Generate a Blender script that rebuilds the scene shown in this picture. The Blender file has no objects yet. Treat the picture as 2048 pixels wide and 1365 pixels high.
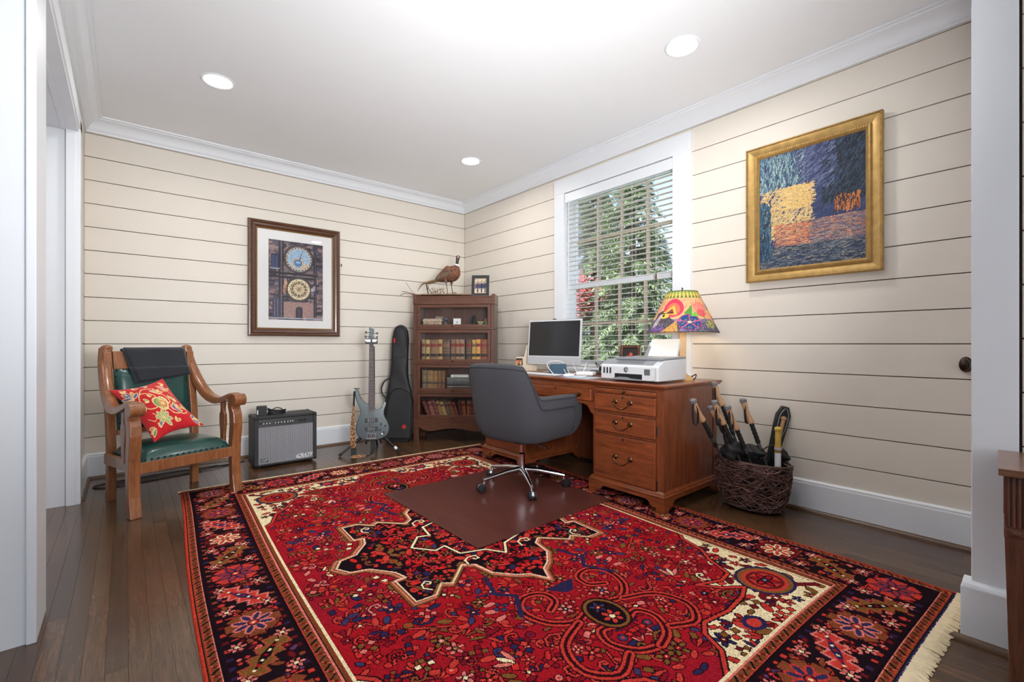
import bpy, math, random
import numpy as np
from mathutils import Vector, Matrix
rnd = random.Random(7)
nrs = np.random.RandomState(5)
D = bpy.data
COL = bpy.context.scene.collection
PI = math.pi
R = math.radians

# ------------------------------------------------------------------ camera, world, light, exposure
sc = bpy.context.scene
cam_d = D.cameras.new('camera'); cam = D.objects.new('camera', cam_d); COL.objects.link(cam)
cam_d.sensor_width = 36; cam_d.sensor_fit = 'HORIZONTAL'
cam_d.lens = 917/2048*36
cam_d.shift_y = 5.5/2048
cam_d.clip_start = 0.02
cam.location = (-3.209, -4.728, 1.025)
cam.rotation_euler = (R(90), 0, -math.atan2(.6439, .7652))
sc.camera = cam
sc.view_settings.view_transform = 'Standard'
sc.view_settings.look = 'None'
sc.view_settings.gamma = 1
sc.view_settings.use_curve_mapping = False
sc.view_settings.exposure = 0.02
sc.cycles.max_bounces = 8
sc.cycles.diffuse_bounces = 5
sc.cycles.transparent_max_bounces = 24
sc.cycles.caustics_reflective = False
sc.cycles.caustics_refractive = False

w = D.worlds.new('world'); sc.world = w; w.use_nodes = True
nt = w.node_tree; bg = nt.nodes['Background']
tc = nt.nodes.new('ShaderNodeTexCoord'); sep = nt.nodes.new('ShaderNodeSeparateXYZ')
cr = nt.nodes.new('ShaderNodeValToRGB')
cr.color_ramp.elements[0].position = 0.0; cr.color_ramp.elements[0].color = (.80, .86, .95, 1)
cr.color_ramp.elements[1].position = 0.75; cr.color_ramp.elements[1].color = (.16, .36, .80, 1)
e = cr.color_ramp.elements.new(.22); e.color = (.62, .77, .97, 1)
nt.links.new(tc.outputs['Generated'], sep.inputs[0])
nt.links.new(sep.outputs['Z'], cr.inputs[0]); nt.links.new(cr.outputs[0], bg.inputs['Color'])
bg.inputs['Strength'].default_value = 1.6

def light(kind, name, loc, power, size=.2, size_y=None, rot=(0, 0, 0), color=(1, 1, 1), spread=None):
    l = D.lights.new(name, kind); o = D.objects.new(name, l); COL.objects.link(o)
    l.energy = power; l.color = color; o.location = loc; o.rotation_euler = rot
    if kind == 'AREA':
        l.size = size
        if size_y: l.shape = 'RECTANGLE'; l.size_y = size_y
        else: l.shape = 'DISK'
        if spread: l.spread = spread
    elif kind == 'SUN': l.angle = size
    else: l.shadow_soft_size = size
    return o
light('SUN', 'sunlight', (-8, 0, 12), 11, R(2), rot=(R(10), R(-48), 0), color=(1, .95, .86))
# added fill light behind the camera, set in an invented window opening
light('AREA', 'behind_camera_fill', (-2.9, -8.6, 1.75), 50, 3.0, 2.1, rot=(R(95), 0, R(0)), color=(.93, .96, 1))
# added lamp near the camera, aimed up to brighten the ceiling
fl = light('AREA', 'ceiling_fill_light', (-2.5, -4.6, 1.25), 54, .7, spread=R(122))
fl.rotation_euler = (Vector((-1.15, -1.15, 2.74))-Vector(fl.location)).to_track_quat('-Z', 'Y').to_euler()
DL = [(-2.75, -1.205), (-.76, -3.34), (-.738, -1.19), (-2.75, -3.34)]
for i, (x, y) in enumerate(DL):
    light('AREA', 'downlight', (x, y, 2.722), 8.5, .15, color=(1, .98, .95), spread=R(165))
light('AREA', 'hall_downlight', (-2.2, -6.1, 2.70), 8, .16, color=(1, .96, .9), spread=R(165))  # unseen overhead lamp, added as fill from the hall side

light('AREA', 'passage_downlight', (-4.1, -1.45, 2.35), 5, .15, color=(1, .98, .95))  # lamp added out of view to brighten the left opening's jamb

# ------------------------------------------------------------------ materials
def lin(c):
    return tuple(((v/255)/12.92 if v/255 <= .04045 else ((v/255+.055)/1.055)**2.4) for v in c[:3])
def newmat(name):
    m = D.materials.new(name); m.use_nodes = True
    return m, m.node_tree, m.node_tree.nodes['Principled BSDF']
def mapping(nt, scale=(1, 1, 1), rot=(0, 0, 0)):
    t = nt.nodes.new('ShaderNodeTexCoord'); mp = nt.nodes.new('ShaderNodeMapping')
    nt.links.new(t.outputs['Object'], mp.inputs[0])
    mp.inputs['Scale'].default_value = scale; mp.inputs['Rotation'].default_value = rot
    return mp.outputs[0]
def plain(name, c, rough=.5, metal=0, var=.06, vs=30, bump=0, bs=200, spec=.5, coat=0, sheen=0, emit=0):
    m, nt, b = newmat(name); c = lin(c)
    v = mapping(nt)
    n = nt.nodes.new('ShaderNodeTexNoise'); n.inputs['Scale'].default_value = vs; n.inputs['Detail'].default_value = 4
    nt.links.new(v, n.inputs[0])
    r = nt.nodes.new('ShaderNodeValToRGB')
    r.color_ramp.elements[0].position = .3; r.color_ramp.elements[1].position = .7
    r.color_ramp.elements[0].color = tuple(x*(1-var) for x in c)+(1,)
    r.color_ramp.elements[1].color = tuple(min(1, x*(1+var)) for x in c)+(1,)
    nt.links.new(n.outputs[0], r.inputs[0]); nt.links.new(r.outputs[0], b.inputs['Base Color'])
    b.inputs['Roughness'].default_value = rough; b.inputs['Metallic'].default_value = metal
    b.inputs['Specular IOR Level'].default_value = spec
    b.inputs['Coat Weight'].default_value = coat; b.inputs['Coat Roughness'].default_value = .12
    b.inputs['Sheen Weight'].default_value = sheen
    if emit:
        b.inputs['Emission Color'].default_value = c+(1,); b.inputs['Emission Strength'].default_value = emit
    if bump:
        n2 = nt.nodes.new('ShaderNodeTexNoise'); n2.inputs['Scale'].default_value = bs; n2.inputs['Detail'].default_value = 3
        nt.links.new(v, n2.inputs[0])
        bp = nt.nodes.new('ShaderNodeBump'); bp.inputs['Strength'].default_value = bump; bp.inputs['Distance'].default_value = .002
        nt.links.new(n2.outputs[0], bp.inputs['Height']); nt.links.new(bp.outputs[0], b.inputs['Normal'])
    return m
def wood(name, dark, lite, axis='X', scale=1.0, rough=.35, coat=.25, stretch=14, random=False, contrast=(.3, .7), spec=.5):
    m, nt, b = newmat(name); s = [stretch*scale]*3; s['XYZ'.index(axis)] = scale
    v = mapping(nt, tuple(s))
    if random:
        oi = nt.nodes.new('ShaderNodeObjectInfo'); gi = nt.nodes.new('ShaderNodeNewGeometry')
        ad = nt.nodes.new('ShaderNodeMath'); ad.operation = 'ADD'
        nt.links.new(oi.outputs['Random'], ad.inputs[0]); nt.links.new(gi.outputs['Random Per Island'], ad.inputs[1])
        fr = nt.nodes.new('ShaderNodeMath'); fr.operation = 'FRACT'; nt.links.new(ad.outputs[0], fr.inputs[0])
        ml = nt.nodes.new('ShaderNodeMath'); ml.operation = 'MULTIPLY'; ml.inputs[1].default_value = 37
        nt.links.new(fr.outputs[0], ml.inputs[0])
        va = nt.nodes.new('ShaderNodeVectorMath'); va.operation = 'ADD'
        nt.links.new(v, va.inputs[0]); nt.links.new(ml.outputs[0], va.inputs[1]); v = va.outputs[0]
    n = nt.nodes.new('ShaderNodeTexNoise'); n.inputs['Scale'].default_value = 3; n.inputs['Detail'].default_value = 8
    n.inputs['Roughness'].default_value = .62; n.inputs['Distortion'].default_value = .6
    nt.links.new(v, n.inputs[0])
    wv = nt.nodes.new('ShaderNodeTexNoise'); wv.inputs['Scale'].default_value = 12; wv.inputs['Detail'].default_value = 4
    nt.links.new(v, wv.inputs[0])
    mx = nt.nodes.new('ShaderNodeMix'); mx.inputs[0].default_value = .35
    nt.links.new(n.outputs[0], mx.inputs[2]); nt.links.new(wv.outputs[0], mx.inputs[3])
    r = nt.nodes.new('ShaderNodeValToRGB')
    r.color_ramp.elements[0].position = contrast[0]; r.color_ramp.elements[1].position = contrast[1]
    r.color_ramp.elements[0].color = lin(dark)+(1,); r.color_ramp.elements[1].color = lin(lite)+(1,)
    nt.links.new(mx.outputs[0], r.inputs[0]); out = r.outputs[0]
    if random:
        mr = nt.nodes.new('ShaderNodeMapRange'); mr.inputs[3].default_value = .62; mr.inputs[4].default_value = 1.3
        nt.links.new(fr.outputs[0], mr.inputs[0])
        hs = nt.nodes.new('ShaderNodeHueSaturation'); nt.links.new(mr.outputs[0], hs.inputs['Value'])
        nt.links.new(out, hs.inputs['Color']); out = hs.outputs[0]
    nt.links.new(out, b.inputs['Base Color'])
    b.inputs['Roughness'].default_value = rough; b.inputs['Coat Weight'].default_value = coat
    b.inputs['Coat Roughness'].default_value = .15; b.inputs['Specular IOR Level'].default_value = spec
    bp = nt.nodes.new('ShaderNodeBump'); bp.inputs['Strength'].default_value = .12; bp.inputs['Distance'].default_value = .001
    nt.links.new(wv.outputs[0], bp.inputs['Height']); nt.links.new(bp.outputs[0], b.inputs['Normal'])
    return m
def attrmat(name, rough=.8, sheen=0, bump=0, bs=300, coat=0, spec=.3, emit=0, trans=0):
    m, nt, b = newmat(name)
    a = nt.nodes.new('ShaderNodeAttribute'); a.attribute_name = 'Col'
    nt.links.new(a.outputs['Color'], b.inputs['Base Color'])
    b.inputs['Roughness'].default_value = rough; b.inputs['Specular IOR Level'].default_value = spec
    b.inputs['Sheen Weight'].default_value = sheen; b.inputs['Coat Weight'].default_value = coat
    if trans:
        tr = nt.nodes.new('ShaderNodeBsdfTranslucent'); nt.links.new(a.outputs['Color'], tr.inputs[0])
        mx = nt.nodes.new('ShaderNodeMixShader'); mx.inputs[0].default_value = trans
        nt.links.new(b.outputs[0], mx.inputs[1]); nt.links.new(tr.outputs[0], mx.inputs[2])
        nt.links.new(mx.outputs[0], nt.nodes['Material Output'].inputs['Surface'])
    if bump:
        v = mapping(nt); n = nt.nodes.new('ShaderNodeTexNoise'); n.inputs['Scale'].default_value = bs
        nt.links.new(v, n.inputs[0]); bp = nt.nodes.new('ShaderNodeBump'); bp.inputs['Strength'].default_value = bump
        bp.inputs['Distance'].default_value = .003
        nt.links.new(n.outputs[0], bp.inputs['Height']); nt.links.new(bp.outputs[0], b.inputs['Normal'])
    return m
def glassmat(name, tint=(1, 1, 1), refl=1.0):
    m, nt, b = newmat(name); nt.nodes.remove(b)
    t = nt.nodes.new('ShaderNodeBsdfTransparent'); t.inputs[0].default_value = tint+(1,)
    g = nt.nodes.new('ShaderNodeBsdfGlossy'); g.inputs['Roughness'].default_value = .01
    f = nt.nodes.new('ShaderNodeFresnel'); f.inputs[0].default_value = 1.5
    mu = nt.nodes.new('ShaderNodeMath'); mu.operation = 'MULTIPLY'; mu.inputs[1].default_value = refl
    nt.links.new(f.outputs[0], mu.inputs[0])
    mx = nt.nodes.new('ShaderNodeMixShader'); nt.links.new(mu.outputs[0], mx.inputs[0])
    nt.links.new(t.outputs[0], mx.inputs[1]); nt.links.new(g.outputs[0], mx.inputs[2])
    nt.links.new(mx.outputs[0], nt.nodes['Material Output'].inputs['Surface'])
    return m

MT = {}
MT['board'] = plain('cream_paint', (219, 212, 201), .5, var=.012, vs=6, bump=.05, bs=60)
MT['gap'] = plain('dark_gap', (72, 54, 40), .9)
MT['white'] = plain('white_paint', (224, 228, 233), .38, var=.008, vs=5)
MT['ceil'] = plain('ceiling_paint', (233, 236, 239), .9, var=.006, vs=5, bump=.04, bs=150)
MT['floor'] = wood('floor_oak', (44, 28, 18), (110, 78, 52), 'Y', 1.6, .26, .25, 16, random=True, contrast=(.25, .8))
MT['trimwood'] = wood('shoe_oak', (60, 40, 25), (112, 82, 55), 'Y', 2, .4, .2, 14)
MT['cherry'] = wood('cherry_wood', (84, 38, 18), (154, 80, 42), 'Y', 1.2, .3, .35, 10)
MT['cherryv'] = wood('cherry_wood_upright', (80, 37, 20), (146, 78, 44), 'Z', 1.2, .3, .35, 10)
MT['walnut'] = wood('bookcase_wood', (62, 36, 26), (116, 72, 52), 'X', 1.6, .35, .3, 12)
MT['walnutv'] = wood('bookcase_wood_upright', (60, 36, 27), (108, 68, 50), 'Z', 1.6, .35, .3, 12)
MT['oak'] = wood('armchair_oak', (104, 60, 32), (164, 106, 66), 'Z', 1.8, .3, .4, 9)
MT['tablew'] = wood('console_wood', (58, 30, 20), (110, 64, 42), 'Z', 2, .3, .35, 12)
MT['tablet'] = wood('console_top_wood', (86, 54, 36), (136, 92, 64), 'Y', 2, .3, .35, 12)
MT['mat'] = wood('mat_laminate', (66, 32, 28), (106, 58, 50), 'Y', 1.5, .30, .05, 22, spec=.4)
MT['black'] = plain('black_plastic', (24, 24, 26), .45)
MT['tolex'] = plain('black_vinyl', (42, 43, 46), .6, bump=.4, bs=700)
MT['nylon'] = plain('black_nylon', (30, 31, 34), .62, var=.15, vs=9, bump=.3, bs=400)
MT['rubber'] = plain('dark_rubber', (18, 18, 19), .7)
MT['chrome'] = plain('chrome', (215, 215, 220), .12, 1)
MT['steel'] = plain('brushed_steel', (168, 168, 172), .32, 1)
MT['brass'] = plain('antique_brass', (112, 84, 58), .3, 1, var=.2)
MT['gold'] = plain('gilded_wood', (176, 142, 84), .40, .5, var=.16, vs=26)
MT['golddk'] = plain('gilded_wood_dark', (140, 108, 60), .42, .5, var=.2, vs=60)  # darker gilding for the clock picture's inner lip
MT['fabric'] = plain('charcoal_fabric', (56, 56, 62), .9, var=.16, vs=260, bump=.6, bs=900, sheen=.05)
MT['piping'] = plain('charcoal_piping', (44, 44, 50), .85)
MT['leather'] = plain('green_leather', (20, 64, 58), .28, var=.18, vs=14, bump=.12, bs=40, coat=.25)
MT['throw'] = plain('black_wool', (34, 37, 44), .95, var=.2, vs=200, bump=.6, bs=600, sheen=.3)
MT['cream'] = plain('cream_yarn', (226, 208, 172), .9, var=.08)
MT['paper'] = plain('white_paper', (238, 238, 236), .7, var=.01)
MT['silver'] = plain('silver_plastic', (190, 192, 196), .35, .3, var=.01)
MT['printer'] = plain('printer_white', (205, 207, 210), .42, var=.01)
MT['printerd'] = plain('printer_grey', (140, 143, 148), .42, var=.01)
MT['screen'] = plain('dark_screen', (40, 40, 42), .06, var=.01)
MT['brownfr'] = wood('brown_frame', (52, 30, 20), (110, 68, 44), 'X', 3, .3, .4, 10)
MT['blackfr'] = plain('black_frame', (34, 34, 36), .4)
MT['bass'] = plain('slate_lacquer', (74, 84, 86), .25, .25, var=.03, coat=.6)
MT['rosewood'] = plain('rosewood', (66, 40, 32), .5, var=.15, vs=60)
MT['cork'] = plain('cork', (182, 142, 106), .85, var=.14, vs=120, bump=.4)
MT['pole'] = plain('grey_alloy', (92, 92, 92), .35, .6)
MT['vine'] = plain('dark_vine', (88, 62, 56), .6, var=.4, vs=20)
MT['vine2'] = plain('dark_vine_light', (146, 110, 100), .55, var=.3, vs=20)
MT['glass'] = glassmat('pane_glass', refl=.55)
MT['wglass'] = glassmat('window_glass', refl=.5)
MT['slat'] = plain('blind_slat_white', (232, 230, 225), .5, var=.01)
MT['muntin'] = plain('muntin_paint', (198, 182, 164), .6, var=.03)
MT['bronze'] = plain('dark_bronze', (58, 46, 38), .3, .8, var=.2)
MT['lens'] = plain('lamp_lens', (255, 250, 242), .5, emit=9)
MT['red'] = plain('red_badge', (214, 46, 42), .5)
MT['redin'] = plain('dark_red', (120, 20, 24), .5)
MT['whitep'] = plain('white_plastic', (232, 232, 234), .4, var=.01)
MT['cable'] = plain('black_cable', (20, 20, 22), .5)
MT['blue'] = plain('slate_blue_board', (66, 92, 112), .5)
MT['yellow'] = plain('yellow_grip', (198, 166, 72), .7, bump=.5, bs=300)
MT['maple'] = plain('blond_wood', (200, 158, 98), .45, var=.08, vs=14)

# ------------------------------------------------------------------ mesh helpers
class M:
    def __init__(s): s.v = []; s.f = []; s.X = None
    def add(s, vs, fs):
        n = len(s.v)
        for p in vs:
            p = Vector(p)
            if s.X is not None: p = s.X @ p
            s.v.append(tuple(p))
        s.f += [tuple(i+n for i in f) for f in fs]
        return s
    def box(s, x0, x1, y0, y1, z0, z1):
        return s.add([(x0,y0,z0),(x1,y0,z0),(x1,y1,z0),(x0,y1,z0),(x0,y0,z1),(x1,y0,z1),(x1,y1,z1),(x0,y1,z1)],
              [(3,2,1,0),(4,5,6,7),(0,1,5,4),(1,2,6,5),(2,3,7,6),(3,0,4,7)])
    def tube(s, pts, r, n=8, closed=False):
        P = [Vector(p) for p in pts]; k = len(P)
        rr = r if isinstance(r, (list, tuple)) else [r]*k
        vs = []; up = None
        for i in range(k):
            if closed: t = P[(i+1)%k]-P[i-1]
            else: t = P[min(i+1,k-1)]-P[max(i-1,0)]
            t = t.normalized() if t.length > 1e-9 else Vector((0,0,1))
            if up is None:
                up = t.orthogonal().normalized()
            else:
                up = (up-t*up.dot(t)); up = up.normalized() if up.length > 1e-6 else t.orthogonal().normalized()
            b = t.cross(up)
            for j in range(n):
                a = 2*PI*j/n; vs.append(P[i]+(up*math.cos(a)+b*math.sin(a))*rr[i])
        fs = []
        for i in range(k if closed else k-1):
            i2 = (i+1) % k
            for j in range(n):
                fs.append((i*n+j, i*n+(j+1)%n, i2*n+(j+1)%n, i2*n+j))
        if not closed:
            fs.append(tuple(range(n-1,-1,-1))); fs.append(tuple((k-1)*n+j for j in range(n)))
        return s.add(vs, fs)
    def lathe(s, prof, n=24, c=(0,0,0), axis='Z', sx=1, sy=1):
        vs = []
        for r_, z in prof:
            for j in range(n):
                a = 2*PI*j/n; x = r_*math.cos(a)*sx; y = r_*math.sin(a)*sy
                p = {'Z': (x,y,z), 'X': (z,x,y), 'Y': (y,z,x)}[axis]
                vs.append((p[0]+c[0], p[1]+c[1], p[2]+c[2]))
        fs = []; k = len(prof)
        for i in range(k-1):
            for j in range(n):
                fs.append((i*n+j, i*n+(j+1)%n, (i+1)*n+(j+1)%n, (i+1)*n+j))
        fs.append(tuple(range(n-1,-1,-1))); fs.append(tuple((k-1)*n+j for j in range(n)))
        return s.add(vs, fs)
    def prism(s, poly, a0, a1, axis='Y'):
        # poly in the two remaining axes (order x,y,z without axis), extruded along axis
        def mk(p, a):
            return {'X': (a,p[0],p[1]), 'Y': (p[0],a,p[1]), 'Z': (p[0],p[1],a)}[axis]
        n = len(poly)
        ar = sum(poly[i][0]*poly[(i+1)%n][1]-poly[(i+1)%n][0]*poly[i][1] for i in range(n))
        if (ar > 0) == (axis == 'Y'): poly = poly[::-1]
        vs = [mk(p,a0) for p in poly]+[mk(p,a1) for p in poly]
        fs = [tuple(range(n-1,-1,-1)), tuple(range(n,2*n))]
        for i in range(n): fs.append((i, (i+1)%n, n+(i+1)%n, n+i))
        return s.add(vs, fs)
    def loft(s, secs, n=16):
        # secs: (center, rx(side), rz(up in section plane)); sections follow the tangent
        P = [Vector(q[0]) for q in secs]; k = len(P); vs = []
        side = Vector((0,1,0))
        for i in range(k):
            t = (P[min(i+1,k-1)]-P[max(i-1,0)]).normalized(); u = side.cross(t).normalized()
            for j in range(n):
                a = 2*PI*j/n; vs.append(P[i]+side*math.cos(a)*secs[i][1]+u*math.sin(a)*secs[i][2])
        fs = [(i*n+j, i*n+(j+1)%n, (i+1)*n+(j+1)%n, (i+1)*n+j) for i in range(k-1) for j in range(n)]
        fs += [tuple(range(n-1,-1,-1)), tuple((k-1)*n+j for j in range(n))]
        return s.add(vs, fs)
    def sphere(s, c, r, n=12, m=8):
        rx, ry, rz = r if isinstance(r, (list, tuple)) else (r,r,r)
        vs = [(c[0],c[1],c[2]-rz)]
        for i in range(1, m):
            a = PI*i/m-PI/2
            for j in range(n):
                b = 2*PI*j/n; vs.append((c[0]+rx*math.cos(a)*math.cos(b), c[1]+ry*math.cos(a)*math.sin(b), c[2]+rz*math.sin(a)))
        vs.append((c[0],c[1],c[2]+rz)); fs = []
        for j in range(n): fs.append((0, 1+(j+1)%n, 1+j))
        for i in range(m-2):
            for j in range(n):
                a = 1+i*n; fs.append((a+j, a+(j+1)%n, a+n+(j+1)%n, a+n+j))
        a = 1+(m-2)*n
        for j in range(n): fs.append((a+j, a+(j+1)%n, len(vs)-1))
        return s.add(vs, fs)
    def grid(s, nu, nv, fn, closed_u=False):
        vs = [fn(i/(nu if closed_u else nu-1), j/(nv-1)) for j in range(nv) for i in range(nu)]
        fs = [(j*nu+i, j*nu+(i+1)%nu, (j+1)*nu+(i+1)%nu, (j+1)*nu+i) for j in range(nv-1) for i in range(nu if closed_u else nu-1)]
        return s.add(vs, fs)
    def mesh(s, name, mat, smooth=False, ang=38):
        me = D.meshes.new(name); me.from_pydata(s.v, [], s.f); me.materials.append(mat if not isinstance(mat, str) else MT[mat])
        if smooth:
            me.polygons.foreach_set('use_smooth', [True]*len(me.polygons))
            me.set_sharp_from_angle(angle=R(ang))
        me.update()
        return me
    def make(s, name, mat, parent=None, smooth=False, bevel=0, sub=0, label=None, solid=0, ang=38, seg=2):
        o = D.objects.new(name, s.mesh(name, mat, smooth, ang)); COL.objects.link(o)
        if parent: o.parent = parent
        if solid:
            md = o.modifiers.new('thick','SOLIDIFY'); md.thickness = solid; md.offset = 0
        if bevel:
            md = o.modifiers.new('bevel','BEVEL'); md.width = bevel; md.segments = seg; md.limit_method = 'ANGLE'; md.angle_limit = R(40)
        if sub:
            md = o.modifiers.new('sub','SUBSURF'); md.levels = sub; md.render_levels = sub
        if label: o['label'] = label
        return o
def tag(o, label, cat, group=None):
    o['label'] = label; o['category'] = cat
    if group: o['group'] = group
    return o
def thing(name, loc, rz, label, cat, group=None, rx=0, ry=0):
    o = D.objects.new(name, None); COL.objects.link(o); o.empty_display_size = .05
    o.location = loc; o.rotation_euler = (rx, ry, rz)
    return tag(o, label, cat, group)
def struct(o): o['kind'] = 'structure'; return o
def stuff(o): o['kind'] = 'stuff'; return o
def dup(o, parent=None, **kw):
    c = o.copy(); COL.objects.link(c)
    if parent is not None: c.parent = parent
    for k, v in kw.items():
        if k == 'loc': c.location = v
        elif k == 'scale': c.scale = v
        elif k == 'rot': c.rotation_euler = v
        else: c[k] = v
    return c
def duptree(o, parent=None, **kw):
    c = dup(o, parent, **kw)
    for ch in list(o.children): duptree(ch, c)
    return c
def spline(pts, n=8, closed=False):
    P = [Vector(p) for p in pts]; out = []; k = len(P)
    rng = range(k) if closed else range(k-1)
    for i in rng:
        if closed: a,b,c,d = P[i-1],P[i],P[(i+1)%k],P[(i+2)%k]
        else: a,b,c,d = P[max(i-1,0)],P[i],P[i+1],P[min(i+2,k-1)]
        for j in range(n):
            t = j/n
            out.append(.5*((2*b)+(c-a)*t+(2*a-5*b+4*c-d)*t*t+(-a+3*b-3*c+d)*t**3))
    if not closed: out.append(P[-1])
    return out
def text(name, s, size, mat, parent, loc, rot, extr=.001, shear=0, bold=0, align='LEFT', label=None):
    cu = D.curves.new(name, 'FONT'); cu.body = s; cu.size = size; cu.extrude = extr; cu.shear = shear; cu.offset = bold
    cu.align_x = align; cu.resolution_u = 3
    t = D.objects.new('tmp', cu); COL.objects.link(t)
    me = D.meshes.new_from_object(t); D.objects.remove(t)
    me.name = name; me.materials.clear(); me.materials.append(MT[mat])
    o = D.objects.new(name, me); COL.objects.link(o); o.parent = parent; o.location = loc; o.rotation_euler = rot
    if label: o['label'] = label
    return o

# ------------------------------------------------------------------ painted colour fields (one colour per mesh facet)
class Cv:
    def __init__(s, u0, v0, W, H, res, col):
        s.u0, s.v0, s.W, s.H = u0, v0, W, H
        s.nx = int(round(W/res)); s.ny = int(round(H/res)); s.rx = W/s.nx; s.ry = H/s.ny
        s.x = u0+(np.arange(s.nx)+.5)*s.rx; s.y = v0+(np.arange(s.ny)+.5)*s.ry
        s.a = np.empty((s.ny, s.nx, 3)); s.a[:] = col
    def win(s, x0, x1, y0, y1):
        i0 = max(0, int((x0-s.u0)/s.rx)); i1 = min(s.nx, int((x1-s.u0)/s.rx)+2)
        j0 = max(0, int((y0-s.v0)/s.ry)); j1 = min(s.ny, int((y1-s.v0)/s.ry)+2)
        if i0 >= i1 or j0 >= j1: return None
        return slice(j0, j1), slice(i0, i1), s.x[i0:i1][None, :], s.y[j0:j1][:, None]
    def put(s, W, m, col): s.a[W[0], W[1]][m] = col
    def rect(s, x0, x1, y0, y1, col):
        W = s.win(x0, x1, y0, y1)
        if W: s.put(W, (W[2] >= x0) & (W[2] <= x1) & (W[3] >= y0) & (W[3] <= y1), col)
    def mask(s, pts, W):
        X = W[2]+0*W[3]; Y = W[3]+0*W[2]; m = np.zeros(X.shape, bool); n = len(pts)
        for i in range(n):
            xa, ya = pts[i]; xb, yb = pts[(i+1) % n]
            if ya == yb: continue
            c = (ya > Y) != (yb > Y)
            m ^= c & (X < (xb-xa)*(Y-ya)/(yb-ya)+xa)
        return m
    def poly(s, pts, col):
        xs = [p[0] for p in pts]; ys = [p[1] for p in pts]; W = s.win(min(xs), max(xs), min(ys), max(ys))
        if W: s.put(W, s.mask(pts, W), col)
    def ell(s, cx, cy, rx, ry, col, rot=0):
        q = max(rx, ry); W = s.win(cx-q, cx+q, cy-q, cy+q)
        if not W: return
        dx = W[2]-cx; dy = W[3]-cy; c, n = math.cos(rot), math.sin(rot)
        s.put(W, ((dx*c+dy*n)/rx)**2+((-dx*n+dy*c)/ry)**2 <= 1, col)
    def line(s, p, q, w, col):
        W = s.win(min(p[0],q[0])-w, max(p[0],q[0])+w, min(p[1],q[1])-w, max(p[1],q[1])+w)
        if not W: return
        dx, dy = q[0]-p[0], q[1]-p[1]; L = dx*dx+dy*dy+1e-12
        t = np.clip(((W[2]-p[0])*dx+(W[3]-p[1])*dy)/L, 0, 1)
        s.put(W, (W[2]-p[0]-t*dx)**2+(W[3]-p[1]-t*dy)**2 <= (w/2)**2, col)
    def pl(s, pts, w, col, closed=False):
        for i in range(len(pts)-(0 if closed else 1)): s.line(pts[i], pts[(i+1) % len(pts)], w, col)
    def build(s, name, mat, parent, fn, noise=.05, label=None, zn=0, skirt=None):
        nx, ny = s.nx, s.ny
        U, V = np.meshgrid(s.u0+np.arange(nx+1)*s.rx, s.v0+np.arange(ny+1)*s.ry)
        co = fn(U, V)
        if zn: co[..., 2] += nrs.uniform(-zn, zn, U.shape)
        co = co.reshape(-1, 3)
        idx = np.arange((nx+1)*(ny+1)).reshape(ny+1, nx+1)
        f = np.stack([idx[:-1,:-1], idx[:-1,1:], idx[1:,1:], idx[1:,:-1]], -1).reshape(-1, 4)
        nf = len(f)
        me = D.meshes.new(name); me.vertices.add(len(co)); me.vertices.foreach_set('co', co.astype(np.float32).ravel())
        me.loops.add(nf*4); me.loops.foreach_set('vertex_index', f.astype(np.int32).ravel())
        me.polygons.add(nf); me.polygons.foreach_set('loop_start', np.arange(0, nf*4, 4, dtype=np.int32))
        me.polygons.foreach_set('use_smooth', np.ones(nf, bool))
        me.update(calc_edges=True)
        a = np.clip(s.a/255*(1+nrs.normal(0, noise, s.a.shape[:2])[..., None]), 0, 1)
        l = np.where(a <= .04045, a/12.92, ((a+.055)/1.055)**2.4).reshape(-1, 3)
        at = me.attributes.new('Col', 'FLOAT_COLOR', 'FACE')
        at.data.foreach_set('color', np.concatenate([l, np.ones((nf, 1))], 1).astype(np.float32).ravel())
        me.materials.append(mat)
        o = D.objects.new(name, me); COL.objects.link(o)
        if parent: o.parent = parent
        if label: o['label'] = label
        return o
# ================================================================== THE SETTING
XL = -3.45; ZC = 2.74; S = .178
def shell(m_, x0, x1, y0, y1, z0, z1): m_.box(x0, x1, y0, y1, z0, z1)
# floor ------------------------------------------------------------
floor = struct(M().box(-5.3, .14, -8.9, .14, -.06, -.0125).make('floor', 'gap'))
CX, CY, CZ = cam.location; FW = (.6439, .7652); RT = (.7651, -.6438)
def inview(x, y, z=0):
    dx, dy = x-CX, y-CY; dep = dx*FW[0]+dy*FW[1]; lat = dx*RT[0]+dy*RT[1]
    if dep < .2: return None
    px = 1024+917*lat/dep; py = 688-917*(z-CZ)/dep
    return dep if -40 < px < 2090 and py < 1420 else None
PWI = .0572
boards = []
for i in range(int(5.3/PWI)+1):
    x = .0-PWI*(i+.5)
    if x < -5.2: break
    y = 0-.9*rnd.random()
    ya = 0.0
    while ya > -8.8:
        yb = max(y, -8.8); boards.append((x, ya, yb)); ya = yb
        y = yb-rnd.choice([.62, .86, 1.1, 1.35])
    
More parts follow.
